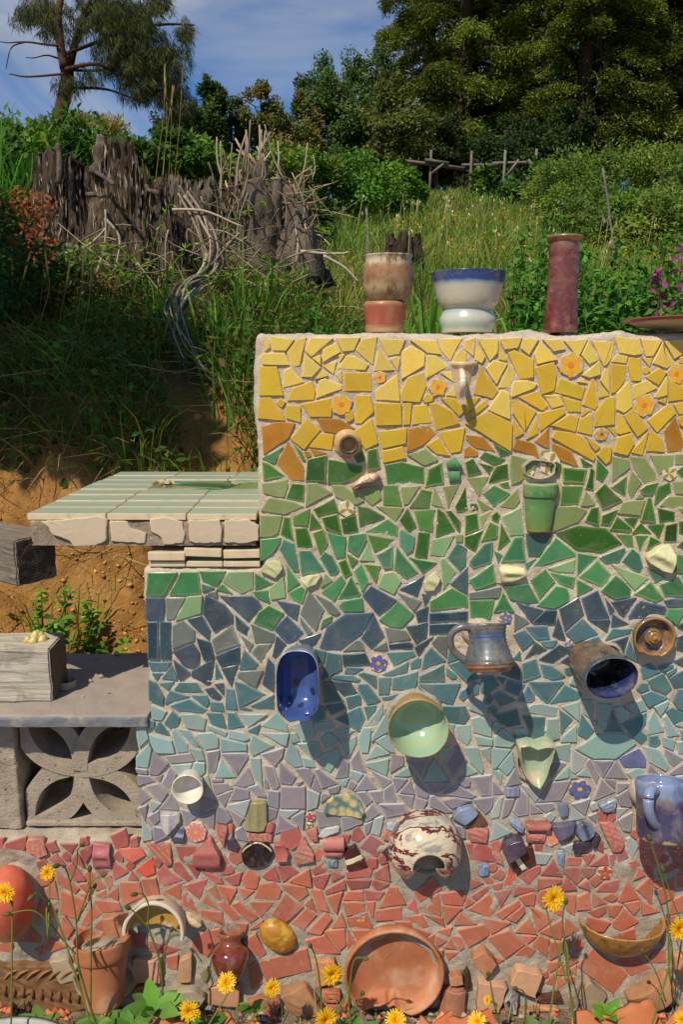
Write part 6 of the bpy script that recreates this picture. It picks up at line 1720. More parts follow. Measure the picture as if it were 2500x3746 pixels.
# ---- old stump, splintered
def stump(name, label, x, y, rx, ry, H, seed, top, cols=('7a6a58', '5a4a3a', '8f8070'), flare=.35, nt_=220, nh=110):
    z = G(x, y) - .08; t = thing(name, label, 'tree stump', (x, y, z)); th = np.linspace(0, 2 * PI, nt_, endpoint=False); hh = np.linspace(0, 1, nh); TH, HH = np.meshgrid(th, hh)
    cx_, sx_ = np.cos(TH), np.sin(TH); prof = np.array([top(a) for a in th]); Hs = H * prof * (1 + .13 * vn(np.cos(th) * 4 + seed, np.sin(th) * 4, 2) + .06 * vn(np.cos(th) * 14 + seed, np.sin(th) * 14)) + H * .05 * vn(th * 30, seed); Z_ = HH * Hs[None]
    zz = Z_ / H; rid = fbm(cx_ * 3.2 + seed, sx_ * 3.2, zz * 1.3, 4); fib = fbm(cx_ * 16 + seed, sx_ * 16, zz * 2.2, 3); ff = vn(cx_ * 46, sx_ * 46, zz * 5 + seed)
    r = 1 + flare * (1 - zz) ** 2.2 * (1 + .5 * np.sin(TH * 5 + seed)) - .10 * zz + .20 * rid - .16 * np.abs(fib) + .045 * ff - .26 * np.clip(fbm(cx_ * 4, sx_ * 4, zz * 5 + seed, 4) - .15, 0, 1) + .04 * fbm(cx_ * 9, sx_ * 9, zz * 14, 3)
    V = np.stack([x + rx * r * cx_, y + ry * r * sx_, z + Z_], -1).reshape(-1, 3); base = np.array([lin(c) for c in cols]); w = np.clip(.5 + .6 * fib + .25 * rid, 0, 1).reshape(-1, 1); w2 = np.clip(.9 * vn(cx_ * 24, sx_ * 24, zz * 2 + 7), 0, 1).reshape(-1, 1)
    C = base[0] * w + base[1] * (1 - w); C = C * (1 - w2) + base[2] * w2
    i = (np.arange(nh - 1)[:, None] * nt_); j = np.arange(nt_)[None]; j2 = (j + 1) % nt_; q = np.stack([i + j, i + j2, i + nt_ + j2, i + nt_ + j], -1).reshape(-1, 4)
    me = mesh('trunk', V, q, C, False); link('trunk', me, t, OLDWOOD)
    # broken inner wood
    Vi = []; m = 8
    for k in range(m):
        f = 1 - k / (m - 1); rr = r[-1] * f; Vi.append(np.stack([x + rx * rr * np.cos(th) * .985, y + ry * rr * np.sin(th) * .985, z + Hs * (.97 - .22 * (1 - f)) + .02 * fbm(np.cos(th) * 6 * f, np.sin(th) * 6 * f, seed)], 1))
    Vi = np.concatenate(Vi); i = (np.arange(m - 1)[:, None] * nt_); q = np.stack([i + j, i + j2, i + nt_ + j2, i + nt_ + j], -1).reshape(-1, 4); link('broken_top', mesh('broken_top', Vi, q, np.tile(base[1] * .8, (len(Vi), 1)), False), t, BARK); return t
def wobtop(a, pts): 
    xs = [p[0] for p in pts]; return float(np.interp((a + PI / 2) % (2 * PI), xs, [p[1] for p in pts]))   # angle measured from the camera side, counter-clockwise = rightwards
TOP1 = lambda a: wobtop(a, [(0, .98), (.5, 1.0), (1.0, .93), (1.5, .62), (2.2, .7), (3.2, .8), (4.2, .85), (4.6, .94), (5.2, .97), (5.7, .86), (5.95, .98), (6.28, .98)])
TOPR = lambda a: wobtop(a, [(0, .94), (.5, .86), (1.0, .74), (1.6, .60), (2.4, .7), (3.6, .85), (4.6, .92), (5.2, 1.0), (5.7, 1.0), (6.28, .94)])
TOPL = lambda a: wobtop(a, [(0, .86), (.6, .92), (1.2, .78), (2.0, .8), (3.2, .8), (4.2, .95), (4.9, 1.0), (5.4, .82), (5.9, .95), (6.28, .86)])
sx = X(345, 3.0); s1 = stump('redwood_stump', 'massive splintered grey stump wood sloping down to the right on the bank', sx, 3.0, .22, .24, .80, 3, TOPR, flare=.55)
sx2 = X(200, 3.05); s2 = stump('redwood_stump', 'lower dark rotten stump wood with cut knobs, joined left of the massive stump', sx2, 3.12, .21, .22, .74, 7, TOPL, ('6f6152', '4a3e32', '857868'), flare=.4)
for xd, yd, h, r in ((222, 330, .10, .030), (132, 345, .06, .014)):
    p = Xp(xd, yd, 2.86); b = Buf(); b.tube(wpath([(p.x, p.y, p.z - .16), (p.x + .01, p.y, p.z - .02), (p.x + .015, p.y, p.z + h * .4)], 9, .012, xd), r * (1.25 - .03 * np.arange(9)) * (1 + .16 * R_.normal(size=9)), jit('857868', 9, .15), 9); b.build('snag', OLDWOOD, s1)
for xd, yd, dx, dy in ((222, 396, 34, 24), (205, 452, 34, -6), (335, 430, 26, 18)):
    p, q = Xp(xd, yd, 2.70), Xp(xd + dx, yd + dy, 2.58); b = Buf(); b.tube(wpath([tuple(p), tuple((p + q) / 2), tuple(q)], 7, .01, xd), .011 * (1 + .2 * R_.normal(size=7)), jit('857868', 7, .1), 8); b.build('broken_branch', OLDWOOD, s1)
def splinters(t, x, y, rx, ry, z0, H, n, top, seed, flare=.3):
    """loose fibres and slivers all over the weathered wood"""
    r = np.random.default_rng(seed); th = r.uniform(0, 2 * PI, n); h = r.random(n) ** .8; pr = np.array([top(a) for a in th]); zz = h * pr; k = 1 + flare * (1 - zz) ** 2.2 - .1 * zz + .07 * r.normal(size=n); h = h * .93; zz = h * pr; p = np.stack([x + rx * k * np.cos(th), y + ry * k * np.sin(th), z0 + H * zz], 1)
    out = np.stack([np.cos(th), np.sin(th), 0 * th], 1); d = np.stack([.10 * r.normal(size=n), .10 * r.normal(size=n), np.where(r.random(n) < .8, 1.0, -1.0)], 1) + out * (.12 * r.normal(size=n) + .06)[:, None]; base = np.array([lin(c) for c in ('7f7060', '5f5142', '9a8c7a', '6a5b4a', 'aa9d8a', '483c30')])
    cl = base[r.integers(0, 6, n)] * (1 + .15 * r.normal(size=(n, 1))); b = Buf(); b.leaves(p, d, out + .3 * r.normal(size=(n, 3)), r.uniform(.02, .085, n), r.uniform(.003, .010, n), np.clip(cl, .005, 1), .3); tag(b.build('wood_splinters', BARK, t), kind='stuff')
splinters(s1, sx, 3.0, .22, .24, G(sx, 3.0) - .08, .80, 1300, TOPR, 5, .55); splinters(s2, sx2, 3.12, .21, .22, G(sx2, 3.12) - .08, .74, 1100, TOPL, 6, .4)
xg = X(458, 3.35); TOPG = lambda a: .9 + .1 * math.sin(2 * a); sg = stump('grey_snag', 'low grey upright slab of old stump wood between the two stumps', xg, 3.4, .15, .10, .60, 12, TOPG, ('8a7f70', '6f6456', '9c9284'), flare=.1, nt_=120, nh=60); splinters(sg, xg, 3.4, .15, .10, G(xg, 3.4) - .08, .60, 1800, TOPG, 8, .1)
# ---- cut stump with many dead shoots
def cut_stump():
    t = thing('coppiced_stump', 'weathered stump with sawn pale branch ends and a thicket of dead shoots', 'tree stump', (X(580, 3.2), 3.2, G(X(580, 3.2), 3.2) - .05)); o = t.location; b = Buf()
    P_ = lambda xd, yd, y: np.array(Xp(xd, yd, y))
    def log(pts, rad, col='8a7c6c', cap='c2b59f', k=14):
        pa = wpath(pts, 9); pa = wpath(pts, 22, .012, int(pts[0][0] * 1000) % 97); b.tube(pa, np.interp(np.linspace(0, 1, 22), np.linspace(0, 1, len(rad)), rad), lin(col), 20); vv = b.v[-1]; ax_ = np.repeat(pa, 20, axis=0); dv = vv - ax_; b.v[-1] = ax_ + dv * (1 + .22 * fbm(vv[:, 0] * 18, vv[:, 1] * 18, vv[:, 2] * 5) - .12 * np.abs(vn(vv[:, 0] * 60, vv[:, 1] * 60, vv[:, 2] * 7)))[:, None]
        e = pa[-1]; d = pa[-1] - pa[-2]; d /= np.linalg.norm(d); b.tube([e - d * .002, e + d * .003], [rad[-1] * .98, rad[-1] * .95], lin(cap), k)
    log([P_(590, 640, 3.1), P_(592, 520, 3.05), P_(580, 455, 2.99), P_(573, 420, 2.975)], [.15, .12, .09, .075], cap='b8ac96')
    e_ = P_(573, 418, 2.975); hb_ = Buf(); hb_.tube([e_ + (0, 0, .004), e_ + (0, 0, .006)], [.022, .018], lin('6a5c4c'), 12); hb_.build('heartwood', BARK, t)
    log([P_(628, 560, 3.05), P_(630, 480, 3.0), P_(634, 415, 2.98)], [.06, .036, .03]); log([P_(612, 470, 3.1), P_(597, 400, 3.1), P_(600, 372, 3.1)], [.06, .04, .034]); log([P_(655, 520, 3.2), P_(662, 420, 3.2)], [.07, .045], cap='7a6a58')
    log([P_(700, 640, 3.0), P_(690, 540, 3.02), P_(672, 470, 3.05)], [.10, .08, .06]); log([P_(560, 640, 3.2), P_(555, 520, 3.25), P_(545, 430, 3.3)], [.13, .10, .07], cap='7a6a58'); log([P_(640, 640, 3.1), P_(655, 560, 3.1), P_(640, 500, 3.15)], [.13, .10, .07])
    b.build('cut_trunks', OLDWOOD, t)
    s = Buf()
    for k in range(170):
        xd = R_.uniform(500, 725); yd = R_.uniform(400, 620); a = P_(xd, yd, R_.uniform(2.85, 3.3)); up = R_.random() < .55 and xd < 690
        L = R_.uniform(.08, .32); d = np.array((R_.normal(0, .25), R_.normal(0, .2), 1.0)) if up else np.array((R_.normal(.25, .8), R_.normal(-.3, .4), R_.normal(-.1, .6))); d /= np.linalg.norm(d); r = R_.uniform(.0025, .006) * (1.4 if up else .8)
        s.tube(wpath([a, a + d * L * .5 + R_.normal(0, .015, 3), a + d * L + R_.normal(0, .03, 3)], 6), np.linspace(r, r * .6, 6), jit(['8f8068', '6f604c', '9c8d74'][k % 3], 1)[0], 5)
    for k in range(26):
        xd = R_.uniform(555, 612); a = P_(xd, R_.uniform(395, 425), R_.uniform(3.05, 3.25)); L = R_.uniform(.10, .24); s.tube([a, a + (R_.normal(0, .012), 0, L * .5), a + (R_.normal(0, .035), 0, L)], [.008, .006, .005], jit('94856c', 1)[0], 6)
    s.build('dead_shoots', DRY, t)
cut_stump()
xc = X(610, 3.25); TOPC = lambda a: .8 + .2 * math.sin(3 * a + 1); sc_ = stump('root_crown', 'dark rotten root crown under the dead shoots and sawn branch ends', xc, 3.3, .30, .22, .52, 22, TOPC, ('4a3e32', '33291f', '5f5244'), flare=.35, nt_=140, nh=70); splinters(sc_, xc, 3.3, .30, .22, G(xc, 3.3) - .08, .52, 3000, TOPC, 9, .35)
# ---- gnarled silver root hanging over the bank
t = thing('driftwood_root', 'twisted silver grey root hanging down the bank below the stumps', 'root', Xp(440, 760, 2.2)); b = Buf()
PA = [Xp(428, 440, 2.70), Xp(462, 500, 2.62), Xp(482, 555, 2.5), Xp(488, 600, 2.38), Xp(470, 640, 2.22), Xp(425, 668, 2.06), Xp(400, 705, 1.92), Xp(405, 750, 1.80), Xp(428, 800, 1.66), Xp(452, 840, 1.56), Xp(478, 872, 1.48), Xp(520, 888, 1.44)]; ROOT = np.array(PA); pa = wpath([tuple(p) for p in PA], 70)
for k in range(18):
    a = k * 2.4; off = np.array((math.cos(a), .5 * math.sin(a), math.sin(a) * .7)); t_ = np.linspace(0, 1, 70); w = np.interp(t_, [0, .2, .4, .5, .75, 1], [.020, .028, .035, .085, .07, .012])[:, None] * (.4 + .6 * R_.random()) 
    n0 = int(R_.uniform(0, 45)) if k > 5 else 0; n1 = 62 - (int(R_.uniform(0, 34)) if k > 1 else 0); n1 = max(n1, n0 + 10); tw = np.stack([np.cos(t_ * 5 + a), np.sin(t_ * 5 + a) * .5, np.sin(t_ * 4 + a)], 1)
    p = pa + (off * 1.5 + tw * .9) * .8 * w + .014 * np.stack([vn(t_ * 11 + k, k), vn(t_ * 14, k + 5.5), vn(t_ * 14, k + 9.2)], 1); b.tube(p[n0:n1], np.interp(t_, [0, .3, .55, 1], [.007, .009, .009, .003])[n0:n1] * np.linspace(1, .35, n1 - n0) * R_.uniform(.6, 1.2) * (1 + .25 * vn(t_ * 20, k + 3.3))[n0:n1], jit(['8a806e', '685e50', '9a907c', '544a3e'][k % 4], 1, .1)[0], 5)
b.build('root_strands', attr_mat('silver_wood', .9, 0, .35, 60, bs=.5, bscale=200, spec=.1), t)
# ---- bank: long grass, brambles, dry stalks
def scatter(n, x0, x1, y0, y1, dens=None):
    x = R_.uniform(x0, x1, n); y = R_.uniform(y0, y1, n); z = terrain(x, y)
    if dens is not None: k = R_.random(n) < dens(x, y, z); x, y, z = x[k], y[k], z[k]
    if y1 < 4 and y0 > .5: k = (((x[:, None] - ROOT[None, :, 0]) / .07) ** 2 + ((y[:, None] - ROOT[None, :, 1] + .06) / .12) ** 2).min(1) > 1; x, y, z = x[k], y[k], z[k]
    return np.stack([x, y, z], 1)
def bank_d(x, y, z): 
    lim = np.where(x < -.85, .92, .66) + .14 * vn(x * 4, y * 4, 2); return np.clip((z - lim) / .15, 0, 1) * np.where((np.abs(x + 1.27) < .5) & (y > 2.62), .25, 1)
B = Buf(); p = scatter(17000, -2.6, .1, .85, 3.6, bank_d); n = len(p); cols = np.concatenate([jit('587a24', n // 2), jit('7c7836', n - n // 2)]); R_.shuffle(cols)
bend = np.stack([R_.normal(0, .5, n), R_.normal(-.5, .4, n), R_.normal(-.25, .25, n)], 1); B.blades(p, np.array((0, -.25, 1.0)) + R_.normal(0, .22, (n, 3)), bend, R_.uniform(.06, .27, n) * np.clip(1.5 - p[:, 1] * .3, .45, 1), R_.uniform(.003, .007, n), cols, np.clip(cols * 1.25, 0, 1)); tag(B.build('bank_grass', LEAF), 'long tangled green and straw coloured grass over the bank', 'grass', kind='stuff')
B = Buf(); p = scatter(5200, -2.4, .05, .75, 2.9, lambda x, y, z: np.clip((z - .55) / .3, .12, .8)); n = len(p); bend = np.stack([R_.normal(0, .9, n), R_.normal(-.6, .6, n), R_.normal(-.5, .5, n)], 1); B.blades(p, np.array((0, -.35, .7)) + R_.normal(0, .45, (n, 3)), bend, R_.uniform(.06, .24, n), R_.uniform(.0025, .005, n), jit('8f7a4c', n), jit('b09a68', n)); tag(B.build('dry_grass', DRY), 'dead straw and dry stems tangled on the bank', 'dry grass', kind='stuff')
B = Buf(); p = scatter(15000, -2.4, .05, .85, 3.0, lambda x, y, z: bank_d(x, y, z) * np.clip(.5 + .9 * vn(x * 3.1, y * 3.1, 5), 0, 1)); n = len(p); h = R_.uniform(.01, .16, n); p = p + np.stack([R_.normal(0, .02, n), -h * .4, h], 1); cl = np.where(R_.random((n, 1)) < .8, jit('44681c', n, .35), jit('6a5a30', n, .3)); B.leaves(p, unit(n) + np.array((0, -.3, .1)), np.array((-.3, -.4, .8)) + unit(n) * .6, R_.uniform(.02, .06, n), R_.uniform(.012, .032, n), cl); tag(B.build('bramble_leaves', LEAF), 'low leafy brambles and weeds creeping over the bank', 'weeds', kind='stuff')
# tall tufts among the stumps
def tuft(name, label, x, y, n, L, w, cols, spread=.12, lean=(0, 0), z=None, group='tall grass tufts'):
    z = G(x, y) if z is None else z; t = thing(name, label, 'grass', (x, y, z), group); b = Buf(); a = R_.normal(0, spread * .5, (n, 2)); p = np.stack([x + a[:, 0], y + a[:, 1], np.full(n, z - .02)], 1); up = np.stack([a[:, 0] * 1.6 + lean[0] + R_.normal(0, .1, n), a[:, 1] * 1.2 + lean[1] + R_.normal(0, .1, n), np.ones(n)], 1)
    bend = np.stack([R_.normal(0, .28, n), R_.normal(-.1, .25, n), R_.normal(-.12, .12, n)], 1); c = np.concatenate([jit(q, n // len(cols) + 1) for q in cols])[:n]; b.blades(p, up, bend, L * R_.uniform(.5, 1.1, n), w * R_.uniform(.6, 1.2, n), c, np.clip(c * 1.3, 0, 1)); b.build('blades', LEAF, t); return t
for xd, y, n, L, w in ((545, 1.9, 70, .42, .010), (500, 2.0, 46, .40, .009), (600, 2.2, 40, .46, .010), (450, 1.8, 40, .38, .009), (560, 1.45, 40, .34, .008), (380, 2.3, 36, .40, .008), (640, 2.3, 40, .36, .008), (575, 1.2, 26, .24, .007), (480, 1.2, 34, .22, .006), (540, 1.08, 34, .2, .006), (592, 1.12, 30, .2, .006), (425, 1.25, 34, .24, .006), (515, 1.3, 34, .24, .006), (350, 1.3, 34, .26, .006)): tuft('grass_tuft', 'upright green grass tuft on the bank below the stumps', X(xd, y), y, n, L, w, ('5f8a2c', '4a7422', '7a8a3a'))
for xd, y, n, L in ((40, 4.0, 130, .75), (95, 4.1, 110, .7), (130, 4.2, 90, .6), (-20, 3.8, 90, .7)): tuft('tall_grass', 'tall bright green grass at the top of the bank beside the big stump', X(xd, y), y, n, L, .016, ('5f9a2a', '4a7c22'), .3, group='tall grass by the big stump')
# dry upright stalks with seed heads
def stalks(name, label, xs, y, yt, col='a08450', head='b8965a', r=.004, group=None):
    t = thing(name, label, 'dry grass', (X(sum(xs) / len(xs), y), y, G(X(xs[0], y), y)), group); s = Buf()
    for k, xd in enumerate(xs):
        a = X(xd, y); z = G(a, y) - .02; e = np.array(Xp(xd + R_.normal(0, 7), yt + R_.uniform(-25, 30), y + R_.normal(0, .05))); pa = wpath([(a, y, z), (a * .5 + e[0] * .5, y, z * .45 + e[2] * .55), e], 8, .012, k); s.tube(pa, np.linspace(r, r * .6, 8), jit(col, 1)[0], 5); d = pa[-1] - pa[-2]; d /= np.linalg.norm(d); s.tube([e, e + d * .04, e + d * .10, e + d * .13], [r * .8, r * 1.7, r * 1.3, r * .4], jit(head, 1)[0], 6)
    s.build('stalks', DRY, t)
stalks('dry_stalks', 'tall straw coloured dock stalks standing behind the two stumps', [374, 386, 393, 402, 412], 3.9, 225, '8a7648', '9a8450', .003)
stalks('dry_stalks', 'thin seed stalks leaning over the left of the bank', [28, 60, 110, 150, 205, 250, 180], 2.1, 650, 'a08a48', 'b89a58', .003)
# cleavers: thin bright stems with leaf whorls
def cleaver(x0, y0, x1, y1, y):
    a, c = np.array(Xp(x0, y0, y)), np.array(Xp(x1, y1, y - .1)); pa = wpath([a, (a + c) / 2 + (0, 0, .03), c], 12, .02, x0); t = thing('cleavers_stem', 'thin bright green climbing stem with leaf whorls over the stump', 'weed', a, 'climbing stems over the stumps'); b = Buf(); b.tube(pa, .0022, lin('7f9a30'), 4)
    for q in pa[1::2]:
        n = 6; d = unit(n); b.leaves(np.tile(q, (n, 1)), d, unit(n), .035, .007, jit('8aa838', n))
    b.build('stem', LEAF, t)
for a in ((180, 720, 330, 560, 2.3), (215, 650, 300, 640, 2.4), (260, 690, 250, 560, 2.45), (370, 640, 470, 560, 2.4), (230, 560, 330, 610, 2.5), (420, 690, 560, 620, 2.2), (470, 720, 640, 640, 2.2), (330, 650, 390, 470, 2.55), (500, 560, 610, 470, 2.7), (560, 700, 700, 610, 2.3), (140, 600, 260, 620, 2.4), (300, 760, 420, 690, 2.2)): cleaver(*a)
# crumbly clods on the bare clay
B = Buf(); p = scatter(5200, -1.9, -.15, .55, 1.75, lambda x, y, z: np.clip((1.35 - z) * 2, 0, 1)); n = len(p); sz = .003 + .009 * R_.random(n) ** 3
for i in range(n):
    q = R_.normal(0, 1, (6, 3)); q /= np.linalg.norm(q, axis=1)[:, None]; q = np.array(((1, 0, 0), (-1, 0, 0), (0, 1, 0), (0, -1, 0), (0, 0, 1), (0, 0, -.6))) + .25 * q; B.add(p[i] + q * sz[i] * (1, 1, .75), ((0, 2, 4), (2, 1, 4), (1, 3, 4), (3, 0, 4), (2, 0, 5), (1, 2, 5), (3, 1, 5), (0, 3, 5)), jit(['a87a42', 'c89a5c', '8f6434'][i % 3], 1, .12)[0])
tag(B.build('soil_clods', attr_mat('clay_clod', .95, 0, .2, 40, bs=.5, bscale=120, spec=.1)), 'crumbly orange clay clods on the bare bank', 'soil', kind='stuff')
# twigs across the bank
t = thing('fallen_twigs', 'pale bare twigs caught across the stumps and bank', 'twigs', (X(420, 2.4), 2.4, G(X(420, 2.4), 2.4))); b = Buf()
for k in range(60):
    xd, yd = R_.uniform(180, 740), R_.uniform(520, 680); y = R_.uniform(2.3, 2.8); a = np.array(Xp(xd, yd, y)); d = np.array((R_.normal(0, 1), R_.normal(0, .3), R_.normal(-.15, .6))); d /= np.linalg.norm(d); L = R_.uniform(.1, .4); b.tube(wpath([a, a + d * L * .5 + R_.normal(0, .02, 3), a + d * L + R_.normal(0, .04, 3)], 7), np.linspace(.0045, .002, 7), jit('8f7f68', 1)[0], 5)
for A in (((742, 585), (790, 608), (825, 645), 2.4), ((690, 575), (760, 578), (803, 577), 2.5), ((240, 500), (275, 545), (258, 640), 2.55), ((215, 640), (240, 560), (243, 480), 2.5), ((395, 480), (470, 480), (560, 520), 2.6), ((130, 585), (200, 560), (245, 520), 2.55)): b.tube(wpath([tuple(Xp(q[0], q[1], A[3])) for q in A[:3]], 10, .01, 3), np.linspace(.008, .004, 10), lin('b5a68e'), 6)
b.build('twigs', DRY, t)
# ---- bushes
IVY = ['leafy green shrub on top of the bank left of the big stump', 'leafy shrub behind the left shoulder of the big stump', 'leafy green shrub right behind the tallest splinter of the big stump', 'low leafy shrub behind the right shoulder of the big stump', 'low leafy shrub behind the dry dock stalks', 'low leafy shrub between the dock stalks and the sawn branch ends', 'leafy shrub beyond the tall bright grass on the bank']
HAZ = ['yellow tinged leafy bush right behind the dead shoots of the cut stump', 'full green bush between the cut stump and the fence', 'yellow tinged bush in the middle of the bushes left of the fence', 'green bush next but one to the left fence post', 'yellow tinged bush touching the left end of the fence', 'low green bush in front of the bushes beside the cut stump']
WIL = ['yellow green bush touching the right end of the old fence', 'olive bush under the right fence end conifer', 'large yellow green bush behind the thin metal stake', 'large olive bush right of the metal stake', 'large yellow green bush below the last dark conifer', 'low olive bush in front of the metal stake', 'low yellow green bush in front of the large bushes above the weeds', 'low olive bush at the right edge of the slope above the foxgloves', 'small yellow green bush at the right edge of the meadow', 'olive bush farthest right on the slope']
GR = ('527a22', '456a1c', '6a8828', '3c5a18'); DG = ('3a5a1e', '2f4c1a', '4a6a24'); OL = ('6f8430', '7f8c38', '56702a'); BR = ('7a6a30', '8a7238', '5f6428')
for i, (xd, y, rx, rz) in enumerate(((30, 4.7, .55, .46), (130, 4.9, .5, .42), (215, 5.1, .55, .40), (300, 5.4, .5, .34), (395, 5.6, .5, .30), (470, 5.8, .5, .28), (-40, 4.4, .5, .5))): bush('ivy_bush', IVY[i], 'bush', X(xd, y), y, rx, rz * .72, 3600, .06, .04, GR, 'leafy shrubs on top of the bank')
bush('huckleberry_bush', 'small glossy leaved shrub with reddish tips left of the big stump', 'bush', X(95, 2.5), 2.55, .34, .24, 3600, .035, .018, ('3f6a1e', '4f7a24', '35581a', '9a5a34'), z0=G(X(95, 2.5), 2.5) + .05)
bush('huckleberry_bush', 'dark glossy shrub hanging over the left side of the bank', 'bush', X(10, 2.2), 2.25, .34, .30, 3400, .04, .02, ('355a1a', '2f501a', '4a7022'), z0=G(X(10, 2.2), 2.2) - .05)
bush('huckleberry_bush', 'low small leaved shrub growing under the big stump', 'bush', X(215, 2.4), 2.4, .3, .17, 2400, .032, .016, ('4f7a24', '6a8a2c', '7a6a34'))
for i, (xd, y, rx, rz) in enumerate(((640, 10.5, .6, .55), (720, 12, .9, .75), (800, 12.5, .8, .7), (862, 14.5, .7, .6), (912, 15, .45, .5), (690, 9, .45, .35))): bush('hazel_bush', HAZ[i], 'bush', X(xd, y), y, rx * .95, rz * .85, 5200, .075, .05, GR if i % 2 else ('5a8a2a', '4a7a22', '6f9030', '8a8a34'), 'bushes left of the fence')
for i, (xd, y, rx, rz) in enumerate(((1255, 13.5, .7, .5), (1305, 12.5, 1.0, .85), (1380, 12, 1.1, .9), (1470, 11.5, 1.1, .9), (1560, 11, 1.1, .95), (1340, 10, .7, .5), (1450, 9, .8, .5), (1540, 8.4, .8, .55), (1285, 11.5, .6, .4), (1640, 9.5, 1, 1))): bush('willow_bush', WIL[i], 'bush', X(xd, y), y, rx * .95, rz * .8, 6000, .07, .03, OL if i % 2 else ('7a9034', '66842c', '56702a'), 'bushes right of the fence', clumps=22)
for xd, y, rx, rz in ((1088, 17.2, .22, .34), (1205, 17, .26, .42), (1150, 17, .4, .2)): bush('sapling_bush', 'young green shrub growing up against the old fence', 'bush', X(xd, y), y, rx, rz, 900, .13, .08, GR, 'shrubs at the fence')
# leafy weeds just behind the wall on the right
def weed(name, label, x, y, h, n, cols, group, ll=.055, lw=.03, fl=None):
    z = G(x, y); t = thing(name, label, 'weed', (x, y, z), group); b = Buf(); s = Buf()
    for k in range(n):
        a = np.array((x + R_.normal(0, .05), y + R_.normal(0, .05), z - .02)); H_ = h * R_.uniform(.6, 1.1); e = a + (R_.normal(0, .12) * H_, R_.normal(0, .12) * H_, H_); pa = wpath([a, (a + e) / 2 + R_.normal(0, .015, 3), e], 12); s.tube(pa, np.linspace(.004, .0018, 12), lin('5f7430'), 4)
        m = 4; q = np.repeat(pa[2:], m, axis=0); d = unit(len(q)); d[:, 2] *= .5; f = np.repeat(np.linspace(1.2, .5, 10), m); b.leaves(q, d, np.array((-.1, -.3, 1)) + .4 * unit(len(q)), ll * f, lw * f, np.concatenate([jit(c, len(q)) for c in cols])[R_.integers(0, len(q) * len(cols), len(q))])
        if fl: q = pa[-5:]; q = np.repeat(q, 5, axis=0); b.leaves(q + R_.normal(0, .006, q.shape), unit(len(q)) + (0, 0, -.5), unit(len(q)), .03, .02, jit(fl, len(q)))
    b.build('leaves', LEAF, t); s.build('stems', LEAF, t); return t
for k in range(34):
    xd = R_.uniform(1180, 1590); y = R_.uniform(.9, 3.4); weed('nettle_plant', 'leafy green weed in the thicket behind the right end of the wall', X(xd, y), y, R_.uniform(.22, .5) * (1 + .12 * y), 5, ('4f8a2a', '3f7420', '5f8a34'), 'weeds behind the wall', .07, .038)
for k in range(12):
    xd = R_.uniform(690, 830); y = R_.uniform(1.2, 3.0); weed('nettle_plant', 'leafy green weed beside the root at the left end of the wall top', X(xd, y), y, R_.uniform(.12, .26), 4, ('4f8a2a', '5f8a34'), 'weeds left of the jars', .06, .03)
for k, (xd, y, h) in enumerate(((1496, 1.3, .45), (1560, 1.3, .62), (1530, 1.5, .5), (1478, 1.9, .5))): weed('foxglove', 'pink flowering spire among the weeds behind the end of the wall', X(xd, y), y, h, 1, ('5a7a3a', '4f7a34'), 'pink spires behind the wall', .05, .028, 'b0508a')
for xd, y, n, L in ((985, 1.6, 26, .50), (1030, 1.9, 22, .55), (1062, 1.3, 18, .42), (955, 2.2, 24, .5), (1150, 2.0, 24, .42), (865, 1.1, 8, .40), (1120, 1.2, 20, .3), (1190, 1.5, 24, .4), (770, 1.6, 22, .35), (1215, 2.6, 24, .5)): tuft('grass_tuft', 'broad bladed green grass rising behind the pots', X(xd, y), y, n, L, .014, ('5f9030', '6f9a3c', '4f7a2a'), .1, group='grass behind the pots')
# ---- meadow
def in_view(x, y): return np.abs(x) < .48 * (y + 1.5) + .4
B = Buf(); p = scatter(62000, -4, 8, 2.6, 19.5, lambda x, y, z: in_view(x, y) * np.clip((x + .3 + .02 * y) * 3, 0, 1) * np.clip(14 / (y + 4), 0, 1)); n = len(p); k = np.clip(vn(p[:, 0] * .9, p[:, 1] * .6, 3) * 1.2 + .5, 0, 1)[:, None]; c = jit('6a8a30', n, .2) * (1 - k) + jit('84903c', n, .2) * k; f = .6 + p[:, 1] / 12
B.blades(p, np.array((0, 0, 1.0)) + R_.normal(0, .22, (n, 3)), np.stack([R_.normal(.1, .4, n), R_.normal(0, .3, n), R_.normal(-.1, .15, n)], 1), R_.uniform(.10, .30, n) * np.clip(f, .7, 1.3), .008 * f, c, np.clip(c * 1.2, 0, 1)); tag(B.build('meadow_grass', LEAF), 'sunlit yellow green meadow grass on the slope behind the wall', 'grass', kind='stuff')
B = Buf(); p = scatter(330, -1, 7, 2.5, 16, lambda x, y, z: in_view(x, y) * (x > 0) * .8); n = len(p); h = R_.uniform(.3, .6, n)
for i in range(0, n):
    e = p[i] + (R_.normal(.03, .06), R_.normal(0, .05), h[i]); B.tube([p[i], (p[i] + e) / 2, e], .0018 + .0004 * p[i, 1], lin('a8a468'), 3, cap=False); q = np.tile(e, (5, 1)) + R_.normal(0, .02, (5, 3)) - (0, 0, .03); B.leaves(q, unit(5) * .5 + (0, 0, -.8), unit(5), .045, .010 + .001 * p[i, 1], jit('b0aa78', 5))
tag(B.build('wild_oats', DRY), 'nodding pale wild oat stalks in the meadow', 'grass', kind='stuff')
B = Buf(); p = scatter(230, 0, 7, 3, 15, lambda x, y, z: in_view(x, y)); n = len(p); p[:, 2] += R_.uniform(.15, .3, n)
for a in range(3): B.leaves(p, unit(n), np.array((0, -.6, .8)) + .2 * unit(n), .012 + .0016 * p[:, 1], .011 + .0016 * p[:, 1], jit('e0a818', n, .1))
tag(B.build('meadow_flowers', LEAF), 'scattered tiny yellow and orange flowers in the meadow', 'flowers', kind='stuff')
